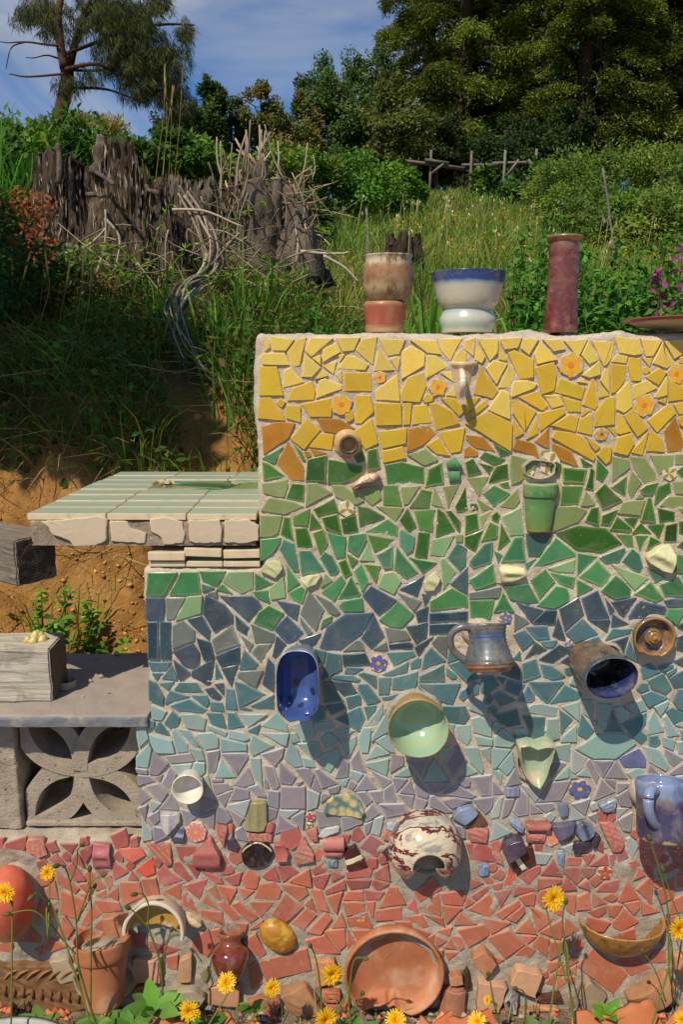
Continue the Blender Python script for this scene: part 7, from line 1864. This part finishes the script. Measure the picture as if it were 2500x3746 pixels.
xs_ = X(918, 6.5); stump('small_stump', 'small dark rotten stump lying in the meadow', xs_, 6.5, .18, .15, .52, 9, lambda a: .8 + .25 * math.sin(3 * a), ('5a4e44', '3a3028', '7a6e62'), nt_=90, nh=40)
b0 = Xp(1140, 745, 1.0); t = thing('old_plank', 'half rotten plank lying in the grass behind the bowl', 'plank', (b0.x, 1.0, G(b0.x, 1.0))); slab_tile('board', (b0.x - .08, .98, G(b0.x, 1) + .19), (b0.x + .10, 1.04, G(b0.x, 1) + .235), wood('rotten_wood', '6a5a48', '8a7860', '9c8a72'), t, rz=.1)
# thin stakes
for xd, yt, y, lab in ((1383, 385, 7.5, 'thin grey metal stake standing in the bushes right of the meadow'), (841, 478, 6.5, 'thin pale wooden stake at the left edge of the meadow')):
    x = X(xd, y); e = Xp(xd, yt, y); t = thing('garden_stake', lab, 'stake', (x, y, G(x, y))); b = Buf(); b.tube(wpath([(x, y, G(x, y) - .05), (x * .5 + e.x * .5, y, (G(x, y) + e.z) / 2), tuple(e)], 7, .006, 2), .011, lin('7a756c'), 8); b.build('stake', DRY, t); b = Buf(); b.tube([(e.x, y, e.z), (e.x, y, e.z + .012)], [.013, .009], lin('6a665e'), 8); b.build('cap', DRY, t)
# ---- old fence
yf = 18.0; fw = attr_mat('grey_fence_wood', .9, 0, .25, 9, bs=.6, bscale=30, spec=.1); ft = thing('wooden_fence', 'old grey garden fence of thin posts, rails and diagonal braces at the forest edge', 'fence', (X(1080, yf), yf, G(X(1080, yf), yf)))
def bar(name, a, c, w, d, col='6f655a'):
    a, c = Vector(a), Vector(c); m = (c - a); L = m.length; me_b = Buf(); me_b.box((-w / 2, -d / 2, 0), (w / 2, d / 2, L), jit(col, 1, .12)[0]); return me_b.build(name, fw, ft, mtx=frame(a, m, (1, 0, 0)) if abs(m.normalized().x) < .95 else frame(a, m, (0, 0, 1)))
for xd, yt in ((990, 345), (1083, 347), (1160, 345), (1232, 342)):
    e = Xp(xd, yt, yf); bar('post', (e.x - .03, yf, G(e.x, yf) - .3), e, .05, .05, '75685e')
for a, c, dy in (((935, 371), (1066, 388), .09), ((1060, 380), (1142, 380), .12), ((1130, 376), (1240, 374), .15), ((975, 368), (1030, 376), -.09)): bar('rail', Xp(*a, yf + dy), Xp(*c, yf + dy), .05, .15)
for a, c in (((992, 398), (1022, 374)), ((1085, 408), (1118, 378)), ((1162, 405), (1190, 368)), ((1236, 398), (1212, 368))): bar('brace', Xp(*a, yf - .1), Xp(*c, yf - .1), .05, .12, '7a7064')
for a, c, dy in (((950, 446), (1000, 450), -.12), ((950, 460), (995, 466), -.14), ((1105, 452), (1150, 452), -.12), ((1105, 468), (1150, 470), -.14), ((1040, 452), (1070, 452), -.12)): bar('kickboard', Xp(*a, yf + dy), Xp(*c, yf + dy), .05, .22, '6f675c')
# ---- trees
def conifer_mesh(seed, H=13.5, n_br=76, low=1.6, crown=3.3, dens=1.0):
    r = np.random.default_rng(seed); tr = Buf(); fo = Buf(); tr.tube(wpath([(0, 0, -.4), (.05, 0, H * .4), (0, .05, H)], 16, .03, seed), np.linspace(.36, .06, 16), lin('4a3a2e'), 10)
    for k in range(n_br):
        h = low + (H - low - .5) * (k / n_br) ** 1.05 + r.normal(0, .15); a = k * 2.399 + r.normal(0, .3); L = crown * (1 - .72 * (h / H) ** 1.2) * r.uniform(.65, 1.15); d = np.array((math.cos(a), math.sin(a), 0)); sd = np.array((-d[1], d[0], 0))
        pa = wpath([(0, 0, h), d * L * .4 + (0, 0, h + .12 * L), d * L * .75 + (0, 0, h + .02 * L), d * L + (0, 0, h - .10 * L)], 14, .05, k); tr.tube(pa, np.linspace(.05, .008, 14) * (L / 3 + .3), lin('5a4a3c'), 4, cap=False); 
        m = int(62 * dens * L); t_ = r.uniform(.18, 1.0, m) ** .8; q = np.stack([np.interp(t_ * 13, np.arange(14), pa[:, i]) for i in range(3)], 1); s_ = r.normal(0, 1, m); wd = .34 * L * (1.05 - t_) * .9 + .12; c = q + sd * (s_ * wd * .55)[:, None] - np.array((0, 0, 1)) * (np.abs(s_) * .10 * L * .5 + r.uniform(0, .12, m))[:, None]
        tone = r.uniform(.6, 1.4); nn = 9; cen = np.repeat(c, nn, axis=0) + r.normal(0, .085, (m * nn, 3)); dd = d * .8 + sd * np.repeat(np.sign(s_), nn)[:, None] * .5 + r.normal(0, .45, (m * nn, 3)) + (0, 0, -.35); pick = r.random(m * nn)[:, None]; cl = np.where(pick < .4, np.array(lin('5f7226')), np.where(pick < .8, np.array(lin('7f8a30')), np.array(lin('465620')))) * tone * (1 + r.normal(0, .15, (m * nn, 1)))
        fo.leaves(cen, dd, np.array((0, 0, 1.0)) + r.normal(0, .5, (m * nn, 3)), r.uniform(.09, .19, m * nn), r.uniform(.03, .06, m * nn), np.clip(cl, .003, 1), .25)
    return [mesh(nm, np.concatenate(b.v), np.concatenate(b.f3), np.concatenate(b.c)) for nm, b in (('trunk', tr), ('crown', fo))]
CM = [conifer_mesh(1), conifer_mesh(2, 14.5, 80, 2.2, 3.6)]
for m_ in CM: m_[0].materials.append(BARK); m_[1].materials.append(LEAF)
for i, (xd, y, k, sc, lab) in enumerate(((965, 29, 0, .95, 'slimmer conifer stepping down towards the broadleaf trees'), (1040, 25.5, 0, 1.0, 'broad conifer with sunlit drooping boughs standing at the left edge of the forest'), (1180, 27, 1, 1.0, 'tall dark conifer behind the middle of the old fence'), (1290, 24.5, 0, .95, 'yellow green conifer behind the right end of the old fence'), (1420, 28, 1, 1.05, 'dark conifer with bare trunk showing above the willowy bushes'), (1530, 26, 0, 1.05, 'dark conifer at the right end of the forest edge'), (1120, 33, 1, 1.1, 'deep shaded conifer in the second row of the forest'), (1350, 34, 0, 1.1, 'conifer trunk deep in the forest behind the bushes'), (1500, 35, 1, 1.1, 'far conifer closing the forest on the right'), (1640, 29, 1, 1.1, 'tall conifer beside the right forest end'))):
    x = X(xd, y); z = G(x, y); t = thing('conifer_tree', lab, 'tree', (x, y, z), 'conifers at the forest edge')
    for nm, me in zip(('trunk', 'crown'), CM[k]): 
        link(nm, me, t, None, mtx=Matrix.Translation((x, y, z)) @ Matrix.Rotation(i * 1.3, 4, 'Z') @ Matrix.Scale(sc, 4))
def round_tree(label, xd, y, h, rx, n, cols, ll=.11, lw=.06, parts=5, group=None):
    x = X(xd, y); z = G(x, y); h = (Xp(xd, h, y).z - z) / 1.0; t = thing('broadleaf_tree', label, 'tree', (x, y, z), group); b = Buf(); s = Buf(); s.tube(wpath([(x, y, z - .3), (x + .05, y, z + h * .4), (x, y, z + h * .85)], 8, .04, int(xd)), np.linspace(.11, .03, 8), lin('5a4a3a'), 7)
    for k in range(parts):
        f = (k + .6) / parts; rr = rx * (1 - .55 * f) * (.7 + .5 * R_.random()); c = (x + R_.normal(0, .28 * rx), y + R_.normal(0, .28 * rx), z + h * (.28 + .62 * f)); cc = foliage(b, c, (rr, rr, h * .20), int(2.2 * n) // parts, ll, lw, cols, 16)
        for q in cc[:3]: s.tube(wpath([(x, y, z + h * .3 * (f + .3)), tuple((np.array((x, y, c[2])) + q) / 2), tuple(q)], 5), np.linspace(.03, .008, 5), lin('5a4a3a'), 4, cap=False)
    b.build('crown', LEAF, t); s.build('trunk', BARK, t); return t
for lab, xd, y, h, rx, n, cols in (('dark green small tree on the skyline behind the cut stump', 498, 20, 200, .85, 5200, ('4a6424', '3a5420', '5a6e2a')), ('low dark tree on the skyline right of the pine', 445, 19, 245, .7, 3000, ('3f4f20', '4a5624')), ('shady shrubby tree in the dip of the skyline', 560, 21, 285, .8, 3800, ('3a5420', '4a6024')),
    ('brownish olive tree on the skyline in the dip', 640, 20.5, 215, 1.0, 5200, ('7a6e34', '8a7a40', '5f6a2c')), ('russet tinged tree in front of the green tall tree', 705, 21, 225, .9, 4200, ('7f7236', '66702e')), ('taller grey green tree left of the conifers', 775, 22, 130, 1.25, 7000, ('4f6a2e', '5a7434', '466028')), ('green broadleaf tree against the left conifer', 850, 23.5, 105, 1.3, 6000, ('5a7030', '4a642a')),
    ('olive tree low between the bushes and conifers', 900, 21, 190, 1.1, 4800, ('6a7030', '5a6628')), ('dark undergrowth tree behind the fence', 980, 22, 250, 1.2, 6000, ('3a4a1e', '2f4019')), ('dark undergrowth tree behind the fence posts', 1130, 22, 265, 1.3, 6000, ('2f3f19', '35481c')), ('dark undergrowth tree behind the right fence end', 1230, 22, 260, 1.2, 5000, ('2f3f19', '3a4c1e'))): round_tree(lab, xd, y, h, rx, n, cols, group='trees along the skyline')
# left pine with hanging needles
def pine():
    y = 14.0; x = X(150, y); z = G(x, y); t = thing('pine_tree', 'open crowned pine with dark hanging needles on the hill at the left', 'tree', (x, y, z)); s = Buf(); f = Buf(); PP = lambda xd, yd, dy=0: np.array(Xp(xd, yd, y + dy))
    s.tube(wpath([(x, y, z - .3), PP(152, 200), PP(150, 150)], 8, .02, 1), np.linspace(.13, .11, 8), lin('5a4234'), 9)
    for A, r0 in ((((150, 160), (142, 80), (144, 0), (146, -60)), .13), (((148, 150), (122, 80), (108, 0), (104, -60)), .10), (((152, 150), (178, 80), (205, 0), (215, -60)), .10), (((155, 160), (230, 150), (330, 200), (400, 255)), .05), (((150, 130), (260, 90), (380, 60), (440, 60)), .05), (((150, 175), (60, 180), (25, 175)), .03), (((130, 110), (60, 95), (0, 100)), .03), (((60, 95), (30, 120), (18, 155)), .02), (((140, 140), (95, 130), (60, 128)), .025), (((150, 165), (240, 165), (350, 150)), .04), (((160, 200), (260, 210), (340, 235)), .04)): s.tube(wpath([tuple(PP(*q, dy=.5 * math.sin(q[0]))) for q in A], 14, .06, A[0][0]), np.linspace(r0, r0 * .35, 14) * .75, lin('574032'), 6)
    s.build('trunk', BARK, t)
    for xd, yd, rx, ry, n in ((215, 25, 55, 50, 1300), (275, 60, 75, 65, 2600), (335, 110, 70, 55, 2400), (390, 140, 50, 55, 1700), (300, 150, 75, 40, 2000), (250, 110, 40, 40, 700), (95, 15, 60, 38, 1100), (55, 35, 35, 30, 500), (425, 75, 22, 40, 500), (340, 200, 75, 40, 1900), (400, 225, 50, 40, 1300), (260, 20, 60, 40, 1400), (320, 30, 55, 50, 1300), (365, 5, 40, 35, 700), (150, 195, 40, 30, 500), (205, 170, 40, 30, 400), (110, 55, 30, 30, 300), (420, 250, 30, 35, 500), (150, 60, 60, 50, 700)):
        m = n // 10; c = np.stack([PP(xd + rx * q[0], yd + ry * q[1], .9 * q[2]) for q in unit(m) * (R_.random((m, 1)) ** .4)]); k = 14; q = np.repeat(c, k, axis=0); d = unit(m * k) * .55 + np.array((.1, 0, -.75)); col = np.repeat(np.where(R_.random((m, 1)) < .7, np.array(lin('3c4622')), np.array(lin('6a6a30'))), k, axis=0) * (1 + R_.normal(0, .2, (m * k, 1)))
        f.leaves(q + R_.normal(0, .025, q.shape), d, unit(m * k), R_.uniform(.10, .24, m * k), R_.uniform(.007, .014, m * k), np.clip(col, .003, 1), .1)
    f.build('crown', LEAF, t)
pine()
bush('golden_shrub', 'golden olive shrub at the foot of the pine', 'bush', X(235, 11), 11, .6, .34, 3600, .10, .03, ('7f7430', '8f8038', '6a6a2c')); bush('golden_shrub', 'small olive shrub left of the pine trunk', 'bush', X(70, 11), 11, .4, .4, 2200, .09, .03, ('6a6a2c', '7f7434'))
# weeds under the benches
for k, (xd, y, h) in enumerate(((205, .7, .2), (250, .6, .15), (310, .62, .13), (180, .9, .22), (130, .8, .28), (225, .5, .10))): weed('bench_weed', 'small bright green weed growing at the foot of the bank behind the stone slab', X(xd, y), y, h, 3, ('6a962c', '7aa436', '5a8628'), 'weeds behind the stone slab', .05, .03)
for xd, y, n, L in ((20, .7, 40, .26), (60, .75, 40, .3), (100, .9, 30, .26), (320, .6, 12, .34), (150, 1.0, 20, .2)): tuft('bench_grass', 'green grass growing at the foot of the bank behind the timber block', X(xd, y), y, n, L, .007, ('6f9a34', '5a8428', '8f8f48'), .14, group='grass behind the stone slab')

# unseen leafy tree left of the benches, crown shaped to shade the upper bank
t = thing('unseen_shade_tree', 'unseen leafy tree left of the benches, crown placed to shade the bank', 'tree', (-2.9, .2, G(-2.9, .2))); b = Buf(); cc = []
for c, rr, n in (((-2.05, .25, 3.55), (.62, .5, .3), 850), ((-2.35, .7, 3.75), (.6, .45, .3), 650), ((-1.75, .1, 3.45), (.40, .36, .25), 450), ((-2.35, -.35, 3.6), (.5, .36, .3), 900)): cc += list(foliage(b, c, rr, n, .13, .085, GR, 12)[:4])
b.build('crown', LEAF, t); s = Buf(); s.tube(wpath([(-2.9, .2, G(-2.9, .2) - .1), (-2.86, .2, 1.8), (-2.7, .15, 3.2)], 10, .03, 4), np.linspace(.11, .06, 10), lin('5a4a3a'), 9)
for q in cc: s.tube(wpath([(-2.72, .15, 3.0), tuple((np.array((-2.7, .15, 3.3)) + q) / 2), tuple(q)], 6), np.linspace(.03, .008, 6), lin('5a4a3a'), 5)
s.build('trunk', BARK, t)
# ------------------------------------------------------------------ foot of the wall: loose shards, weeds, yellow flowers
random.seed(17)
def gz(x, y): return float(terrain(x, y))
def pot_shard(label, x, y, p, R, a0, a1, L, axis, up, th=.008, rim=False, mat=None):
    o = Q(x, y, p); t = thing('terracotta_shard', label, 'shard', (o.x, o.y, gz(o.x, o.y))); pr = [(R * (1 - .12 * k / 6), L * k / 6) for k in range(7)]
    if rim: pr = [(R * 1.10, 0), (R * 1.10, L * .22), (R * 1.0, L * .26)] + [(R * (1 - .02 * k), L * (.26 + .74 * k / 5)) for k in range(1, 6)]
    prof = pr + [(r - th, z) for r, z in pr[::-1]] + [pr[0]]
    def jag(a, r, z): return r, z + (.006 * math.sin(a * 5 + x) + .010 * float(vn(a * 4, x))) * (z / L)
    lathe('sherd', prof, mat or TERRA2, t, frame(o, axis, up), arc=(a0, a1), seg=26, cut=jag, smooth=True); return t
TERRA2 = M('fresh_terracotta', 'b0663e', 'bd7850', 10, .85, .25, 140, .001, c3='b5623a', s3=8, lo3=.5, hi3=.7, spec=.2)
for a in (('big orange pot shard leaning at the foot of the wall left of the leaf sprout', 1085, 2352, .10, .10, 4.2, 5.2, .055, (-.3, .35, 1), (1, 0, 0)), ('curved orange pot shard with thick rim beside the leaf sprout', 1440, 2352, .10, .11, 4.1, 5.2, .085, (-.35, .3, 1), (1, 0, 0), .009, True),
          ('orange pot shard lying flat at the far right foot of the wall', 1520, 2352, .14, .08, 4.2, 5.2, .06, (.6, .2, .6), (1, 0, 0)), ('small orange shard at the foot of wall below the saucer', 1000, 2358, .06, .08, 4.2, 5.2, .035, (-.1, .6, 1), (1, 0, 0)),
          ('orange shard leaning under the brown jar', 395, 2350, .06, .07, 4.2, 5.2, .06, (.35, .2, 1), (1, 0, 0)), ('orange shard at the lower left corner of the plaque', 5, 2285, .05, .05, 4.2, 5.2, .04, (-.4, .1, 1), (1, 0, 0)), ('low orange shard in the weeds below the wall', 545, 2358, .07, .09, 4.2, 5.2, .035, (.1, .5, 1), (1, 0, 0)), ('pale orange shard below the slanted brick', 1330, 2355, .08, .10, 4.2, 5.2, .05, (.2, .35, 1), (1, 0, 0)), ('wide orange shard beneath the broken pipe', 1235, 2356, .09, .12, 4.2, 5.1, .04, (-.15, .4, 1), (1, 0, 0))): pot_shard(*a)
# rubble and cement crumbs along the foot
b = Buf()
for k in range(420):
    x = random.uniform(-.75, .75); y = -abs(random.gauss(.02, .05)) - .004; s = random.uniform(.002, .010); z = gz(x, y) + s * .4; c = random.choice(('a89a86', '8f8272', 'b5653e', 'c98258', '7a6a58')); b.tube([(x - s, y, z), (x - s * .4, y + s * .3, z + s * .5), (x + s, y - s * .2, z)], [s * .4, s * .9, s * .4], jit(c, 1)[0], 5)
tag(b.build('rubble', TM['t']), 'crumbs of cement and broken clay along the foot of the wall', 'rubble', kind='stuff')
PET = attr_mat('yellow_petal', .5, 0, .05, 60, trans=.25, bs=0, spec=.3); STEM = attr_mat('flower_stem', .5, 0, .1, 40, trans=.1, bs=0, spec=.3)
def head(parent, o, d, r, seed, name='flower_head'):
    rg = np.random.default_rng(seed); fm = np.array(frame(o, d, (1, .2, .1)).to_3x3()); b = Buf()
    for n, L, el, c in ((24, 1.0, .12, 'f2c21a'), (20, .82, .32, 'f4c81e'), (16, .6, .6, 'f0b814'), (14, .38, 1.0, 'e9a810')):
        a = np.arange(n) * 6.283 / n + rg.normal(0, .06, n); e = el + rg.normal(0, .09, n); dd = np.stack([np.cos(a) * np.cos(e), np.sin(a) * np.cos(e), np.sin(e)], 1) @ fm.T; nn = np.stack([-np.cos(a) * np.sin(e), -np.sin(a) * np.sin(e), np.cos(e)], 1) @ fm.T; ln = r * L * rg.uniform(.88, 1.08, n); sd = np.cross(dd, nn); w = r * .17; c0 = np.array(o) + dd * r * .06; V = []; Fc = []
        for i in range(n):
            k = len(V); q = c0[i]; V += [q - sd[i] * w * .25, q + sd[i] * w * .25, q + dd[i] * ln[i] * .6 + sd[i] * w * .5, q + dd[i] * ln[i] * .6 - sd[i] * w * .5, q + dd[i] * ln[i] + sd[i] * w * .36 - nn[i] * r * .05, q + dd[i] * ln[i] * .97 - nn[i] * r * .05, q + dd[i] * ln[i] - sd[i] * w * .36 - nn[i] * r * .05]
            Fc += [(k, k + 1, k + 2), (k, k + 2, k + 3), (k + 3, k + 2, k + 5), (k + 2, k + 4, k + 5), (k + 3, k + 5, k + 6)]
        b.add(V, Fc, np.repeat(jit(c, n, .06), 7, axis=0))
    b.build('petals', PET, parent)
    c = Buf(); o = np.array(o); d = np.array(d) / np.linalg.norm(d); c.tube([o - d * r * .75, o - d * r * .55, o - d * r * .15, o + d * r * .02], [r * .10, r * .27, r * .30, r * .34], lin('5f6f2a'), 9); c.build('green_cup', STEM, parent)
def wild(label, x, y, p, r, root, d=(0, -.8, .6), mids=(), seed=0):
    o = Q(x, y, p); rx, ry = root; g = Vector((rx, ry, gz(rx, ry) - .01)); t = thing('yellow_wildflower', label, 'flower', g, 'yellow wildflowers at the foot of the wall'); d = (Vector(d) + Vector((random.uniform(-.45, .45), 0, random.uniform(-.3, .55)))).normalized(); rr = S(r, p, y) * random.uniform(.85, 1.12); base = o - d * rr * .7
    pts = [tuple(g)] + [tuple(Q(*m)) for m in mids] + [tuple(base - Vector((0, 0, .03)) - d * .004), tuple(base)]; b = Buf(); pa = wpath(pts, 22, .0015, seed); b.tube(pa, np.linspace(.0019, .0014, 22), lin('6f7a34'), 6); b.build('stem', STEM, t); head(t, o, d, rr, seed + 50); return t
W_ = [('yellow daisy-like wildflower blooming before the big orange red pot, above the clay plaque', 110, 2001, .16, 18, (-.42, -.24), (.2, -.8, .5), ((122, 2080, .17), (112, 2160, .2))), ('yellow wildflower half cut off beside the orange red pot', 12, 2046, .2, 24, (-.62, -.26), (-.5, -.7, .5), ((28, 2120, .2),)),
      ('yellow wildflower standing tall on a long stem before the red tiles near the ochre rim', 1270, 2060, .17, 26, (.36, -.25), (0, -.85, .5), ((1290, 2160, .18), (1305, 2260, .2))), ('yellow wildflower in front of the end of the ochre rim', 1557, 2128, .2, 30, (.52, -.26), (.1, -.9, .4), ((1530, 2240, .2),)),
      ('yellow wildflower overlapping the left rim of the saucer', 762, 2233, .16, 25, (-.17, -.24), (.05, -.9, .4), ((790, 2290, .17),)), ('yellow wildflower just below the shiny brown jar', 520, 2253, .16, 25, (-.36, -.22), (-.1, -.85, .5), ()), ('smaller yellow wildflower between the brown jar and the saucer', 624, 2265, .14, 18, (-.31, -.2), (.1, -.85, .5), ()),
      ('ragged yellow wildflower low down above the round leaf', 435, 2317, .18, 25, (-.42, -.24), (-.2, -.85, .45), ()), ('yellow wildflower at ground level below the saucer left side', 747, 2338, .2, 28, (-.2, -.25), (0, -.9, .4), ()), ('yellow wildflower at ground level below the saucer broken edge', 908, 2340, .17, 22, (-.09, -.22), (.1, -.8, .6), ()),
      ('half closed yellow wildflower seen from the side near the grey pebble', 1119, 2293, .15, 12, (.13, -.2), (-.7, -.3, .7), ()), ('yellow wildflower poking above the orange shards', 1096, 2343, .2, 20, (.1, -.25), (0, -.8, .6), ()), ('yellow wildflower low in the right corner beside the orange shard', 1566, 2338, .22, 22, (.5, -.27), (0, -.85, .5), ())]
for i, w in enumerate(W_): wild(*w[:6], d=w[6], mids=w[7], seed=i * 3 + 1)
def bud(b, o, d, r=.004, closed=True):
    o = np.array(o); d = np.array(d) / np.linalg.norm(d); b.tube([o - d * r * 1.2, o - d * r * .4, o + d * r * .8, o + d * r * 2.0, o + d * r * 2.8], [r * .35, r, r * 1.1, r * .75, r * .3], lin('5a5a30'), 8)
def T1(x, y): return x / 1.742 / K, (3000 + y / 1.742) / K
def T3(x, y): return (1600 + x / 1.742) / K, (3000 + y / 1.742) / K
def T2(x, y): return (800 + x / 1.742) / K, (3000 + y / 1.742) / K
def budplant(label, stems, p, root):
    g = Vector((root[0], root[1], gz(*root) - .01)); t = thing('wildflower_stem', label, 'weed', g, 'budding wildflower stems')
    for i, st in enumerate(stems):
        pts = [tuple(Q(*q, p + .01 * k)) for k, q in enumerate(st)]; pa = wpath(pts, 6 * len(pts), .001, i); b = Buf(); c = Buf(); b.tube(pa, np.linspace(.0022, .0012, len(pa)) if i == 0 else np.linspace(.0016, .0010, len(pa)), lin('6f8038'), 6); d = pa[-1] - pa[-2]; bud(c, pa[-1], d); sm = b.build('stem', STEM, t); c.build('bud', STEM, sm)
budplant('branching green wildflower stem with round buds before the clay flowerpot', [[T1(620, 1310), T1(560, 1140), T1(500, 920), T1(485, 650), T1(445, 390), T1(410, 295), T1(368, 290)], [T1(448, 395), T1(490, 270), T1(495, 190), T1(520, 158)], [T1(490, 650), T1(545, 500), T1(580, 395), T1(655, 352)], [T1(480, 850), T1(400, 760), T1(330, 670), T1(210, 575), T1(55, 597)], [T1(340, 680), T1(305, 600), T1(285, 510), T1(240, 462), T1(208, 485)]], .16, (-.41, -.2))
budplant('thin green stem with tiny buds before the flowerpot', [[T1(580, 1200), T1(580, 800), T1(580, 500), T1(570, 312)], [T1(590, 470), T1(603, 420)]], .14, (-.43, -.18)); budplant('green bud stem before the broken spotted bowl', [[T1(1040, 1110), T1(1020, 910), T1(950, 690), T1(945, 540), T1(910, 472), T1(865, 472)], [T1(1025, 910), T1(1060, 800), T1(1092, 697)], [T1(945, 680), T1(880, 610), T1(820, 560)]], .13, (-.29, -.16))
budplant('drooping bud stem curling before the saucer', [[T2(850, 1300), T2(830, 1140), T2(845, 980), T2(870, 880), T2(925, 880)], [T2(850, 1240), T2(900, 1130), T2(918, 1100)]], .15, (-.14, -.2)); budplant('thin red tinged stems crossing the right end of the wall', [[T3(1540, 1180), T3(1480, 960), T3(1470, 560), T3(1420, 330), T3(1355, 120)], [T3(1530, 960), T3(1560, 700), T3(1500, 500), T3(1440, 320)], [T3(1460, 1150), T3(1400, 980), T3(1315, 840)]], .12, (.52, -.2))
budplant('bud stem beside the tall yellow wildflower', [[T3(880, 1290), T3(830, 950), T3(800, 650), T3(818, 520)]], .16, (.35, -.22)); budplant('short bud stem beside the half closed flower', [[T3(400, 1300), T3(360, 1150), T3(328, 985)]], .13, (.13, -.18)); budplant('short nodding bud stem near the grey pebble', [[T3(560, 1290), T3(565, 1150), T3(545, 1085), T3(500, 1070)]], .1, (.24, -.15)); budplant('seedy grass stem beside the saucer', [[T2(665, 1230), T2(640, 1000), T2(610, 850), T2(585, 800)]], .1, (-.2, -.15))
def rosette(label, x, y, p, n, L, cols, up=.5):
    o = Q(x, y, p); z = gz(o.x, o.y); t = thing('leafy_weed', label, 'weed', (o.x, o.y, z), 'leafy weeds at the foot of the wall'); b = Buf()
    for k in range(n):
        a = k * 2.4; d = np.array((math.cos(a), math.sin(a) * .6 - .15, up + .3 * R_.random())); d /= np.linalg.norm(d); sd = np.cross(d, (0, -.5, 1)); sd /= np.linalg.norm(sd); nr = np.cross(sd, d); m = 7; l = L * R_.uniform(.7, 1.15); V = []; Fc = []
        for i in range(m):
            f = i / (m - 1); w = l * .20 * math.sin(PI * min(1, .08 + f * .95)) ** .8 * (1 + .12 * math.sin(i * 2.6)); q = np.array((o.x, o.y, max(z, o.z - .02))) + d * l * f - np.array((0, 0, 1)) * l * .28 * f * f; V += [q - sd * w + nr * w * .25, q, q + sd * w + nr * w * .25]
            if i: j = 3 * i; Fc += [(j - 3, j - 2, j + 1), (j - 3, j + 1, j), (j - 2, j - 1, j + 2), (j - 2, j + 2, j + 1)]
        b.add(V, Fc, jit(cols[k % len(cols)], 1, .15)[0])
    b.build('leaves', LEAF, t, True)
GRL = ('5f8a34', '4f7a2c', '7a9a48')
for a in (('broad green weed leaves below the clay flowerpot', 355, 2300, .10, 9, .075, GRL, .55), ('low scalloped green weed in the corner under the flowerpot', 225, 2335, .12, 10, .06, GRL, .3), ('green weed leaves left of the ragged flower', 300, 2340, .14, 9, .06, GRL, .4), ('fresh green sprout before the leaning orange shards', 1395, 2315, .16, 7, .05, ('6fa030', '5f9028'), .8), ('round green leaf weed under the brown jar', 470, 2335, .14, 6, .05, GRL, .2), ('green weed by the small terracotta ribbed piece', 577, 2300, .09, 5, .04, ('5f8a34',), .5), ('green weed at the far left foot of the wall', 90, 2340, .16, 8, .06, GRL, .4), ('low green weed below the saucer', 830, 2352, .16, 7, .05, GRL, .3), ('dusty green weed between the right shards', 1240, 2352, .2, 7, .05, ('6a8a50', '5a7a40'), .3)): rosette(*a)
B = Buf(); p = scatter(900, -.75, .75, -.35, -.02); n = len(p); B.blades(p, np.array((0, 0, 1.0)) + R_.normal(0, .35, (n, 3)), R_.normal(0, .4, (n, 3)), R_.uniform(.02, .07, n), .0025, jit('8a8a4c', n), jit('b0a068', n)); tag(B.build('ground_grass', LEAF), 'short dry grass and moss on the ground at the foot of the wall', 'grass', kind='stuff')
t = thing('grey_pan_rim', 'dull grey rim of a buried pan at the lower left corner', 'pan', (Q(60, 2348, .2).x, -.2, gz(Q(60, 2348, .2).x, -.2)))
lathe('rim', [(.17, 0), (.178, .03), (.182, .034), (.174, .034), (.166, .004)], M('grey_enamel', '9a9a90', '7f7f76', 30, .5, .1), t, frame(Q(45, 2341, .2) + Vector((0, -.17, -.034)), (0, 0, 1)), seg=64)
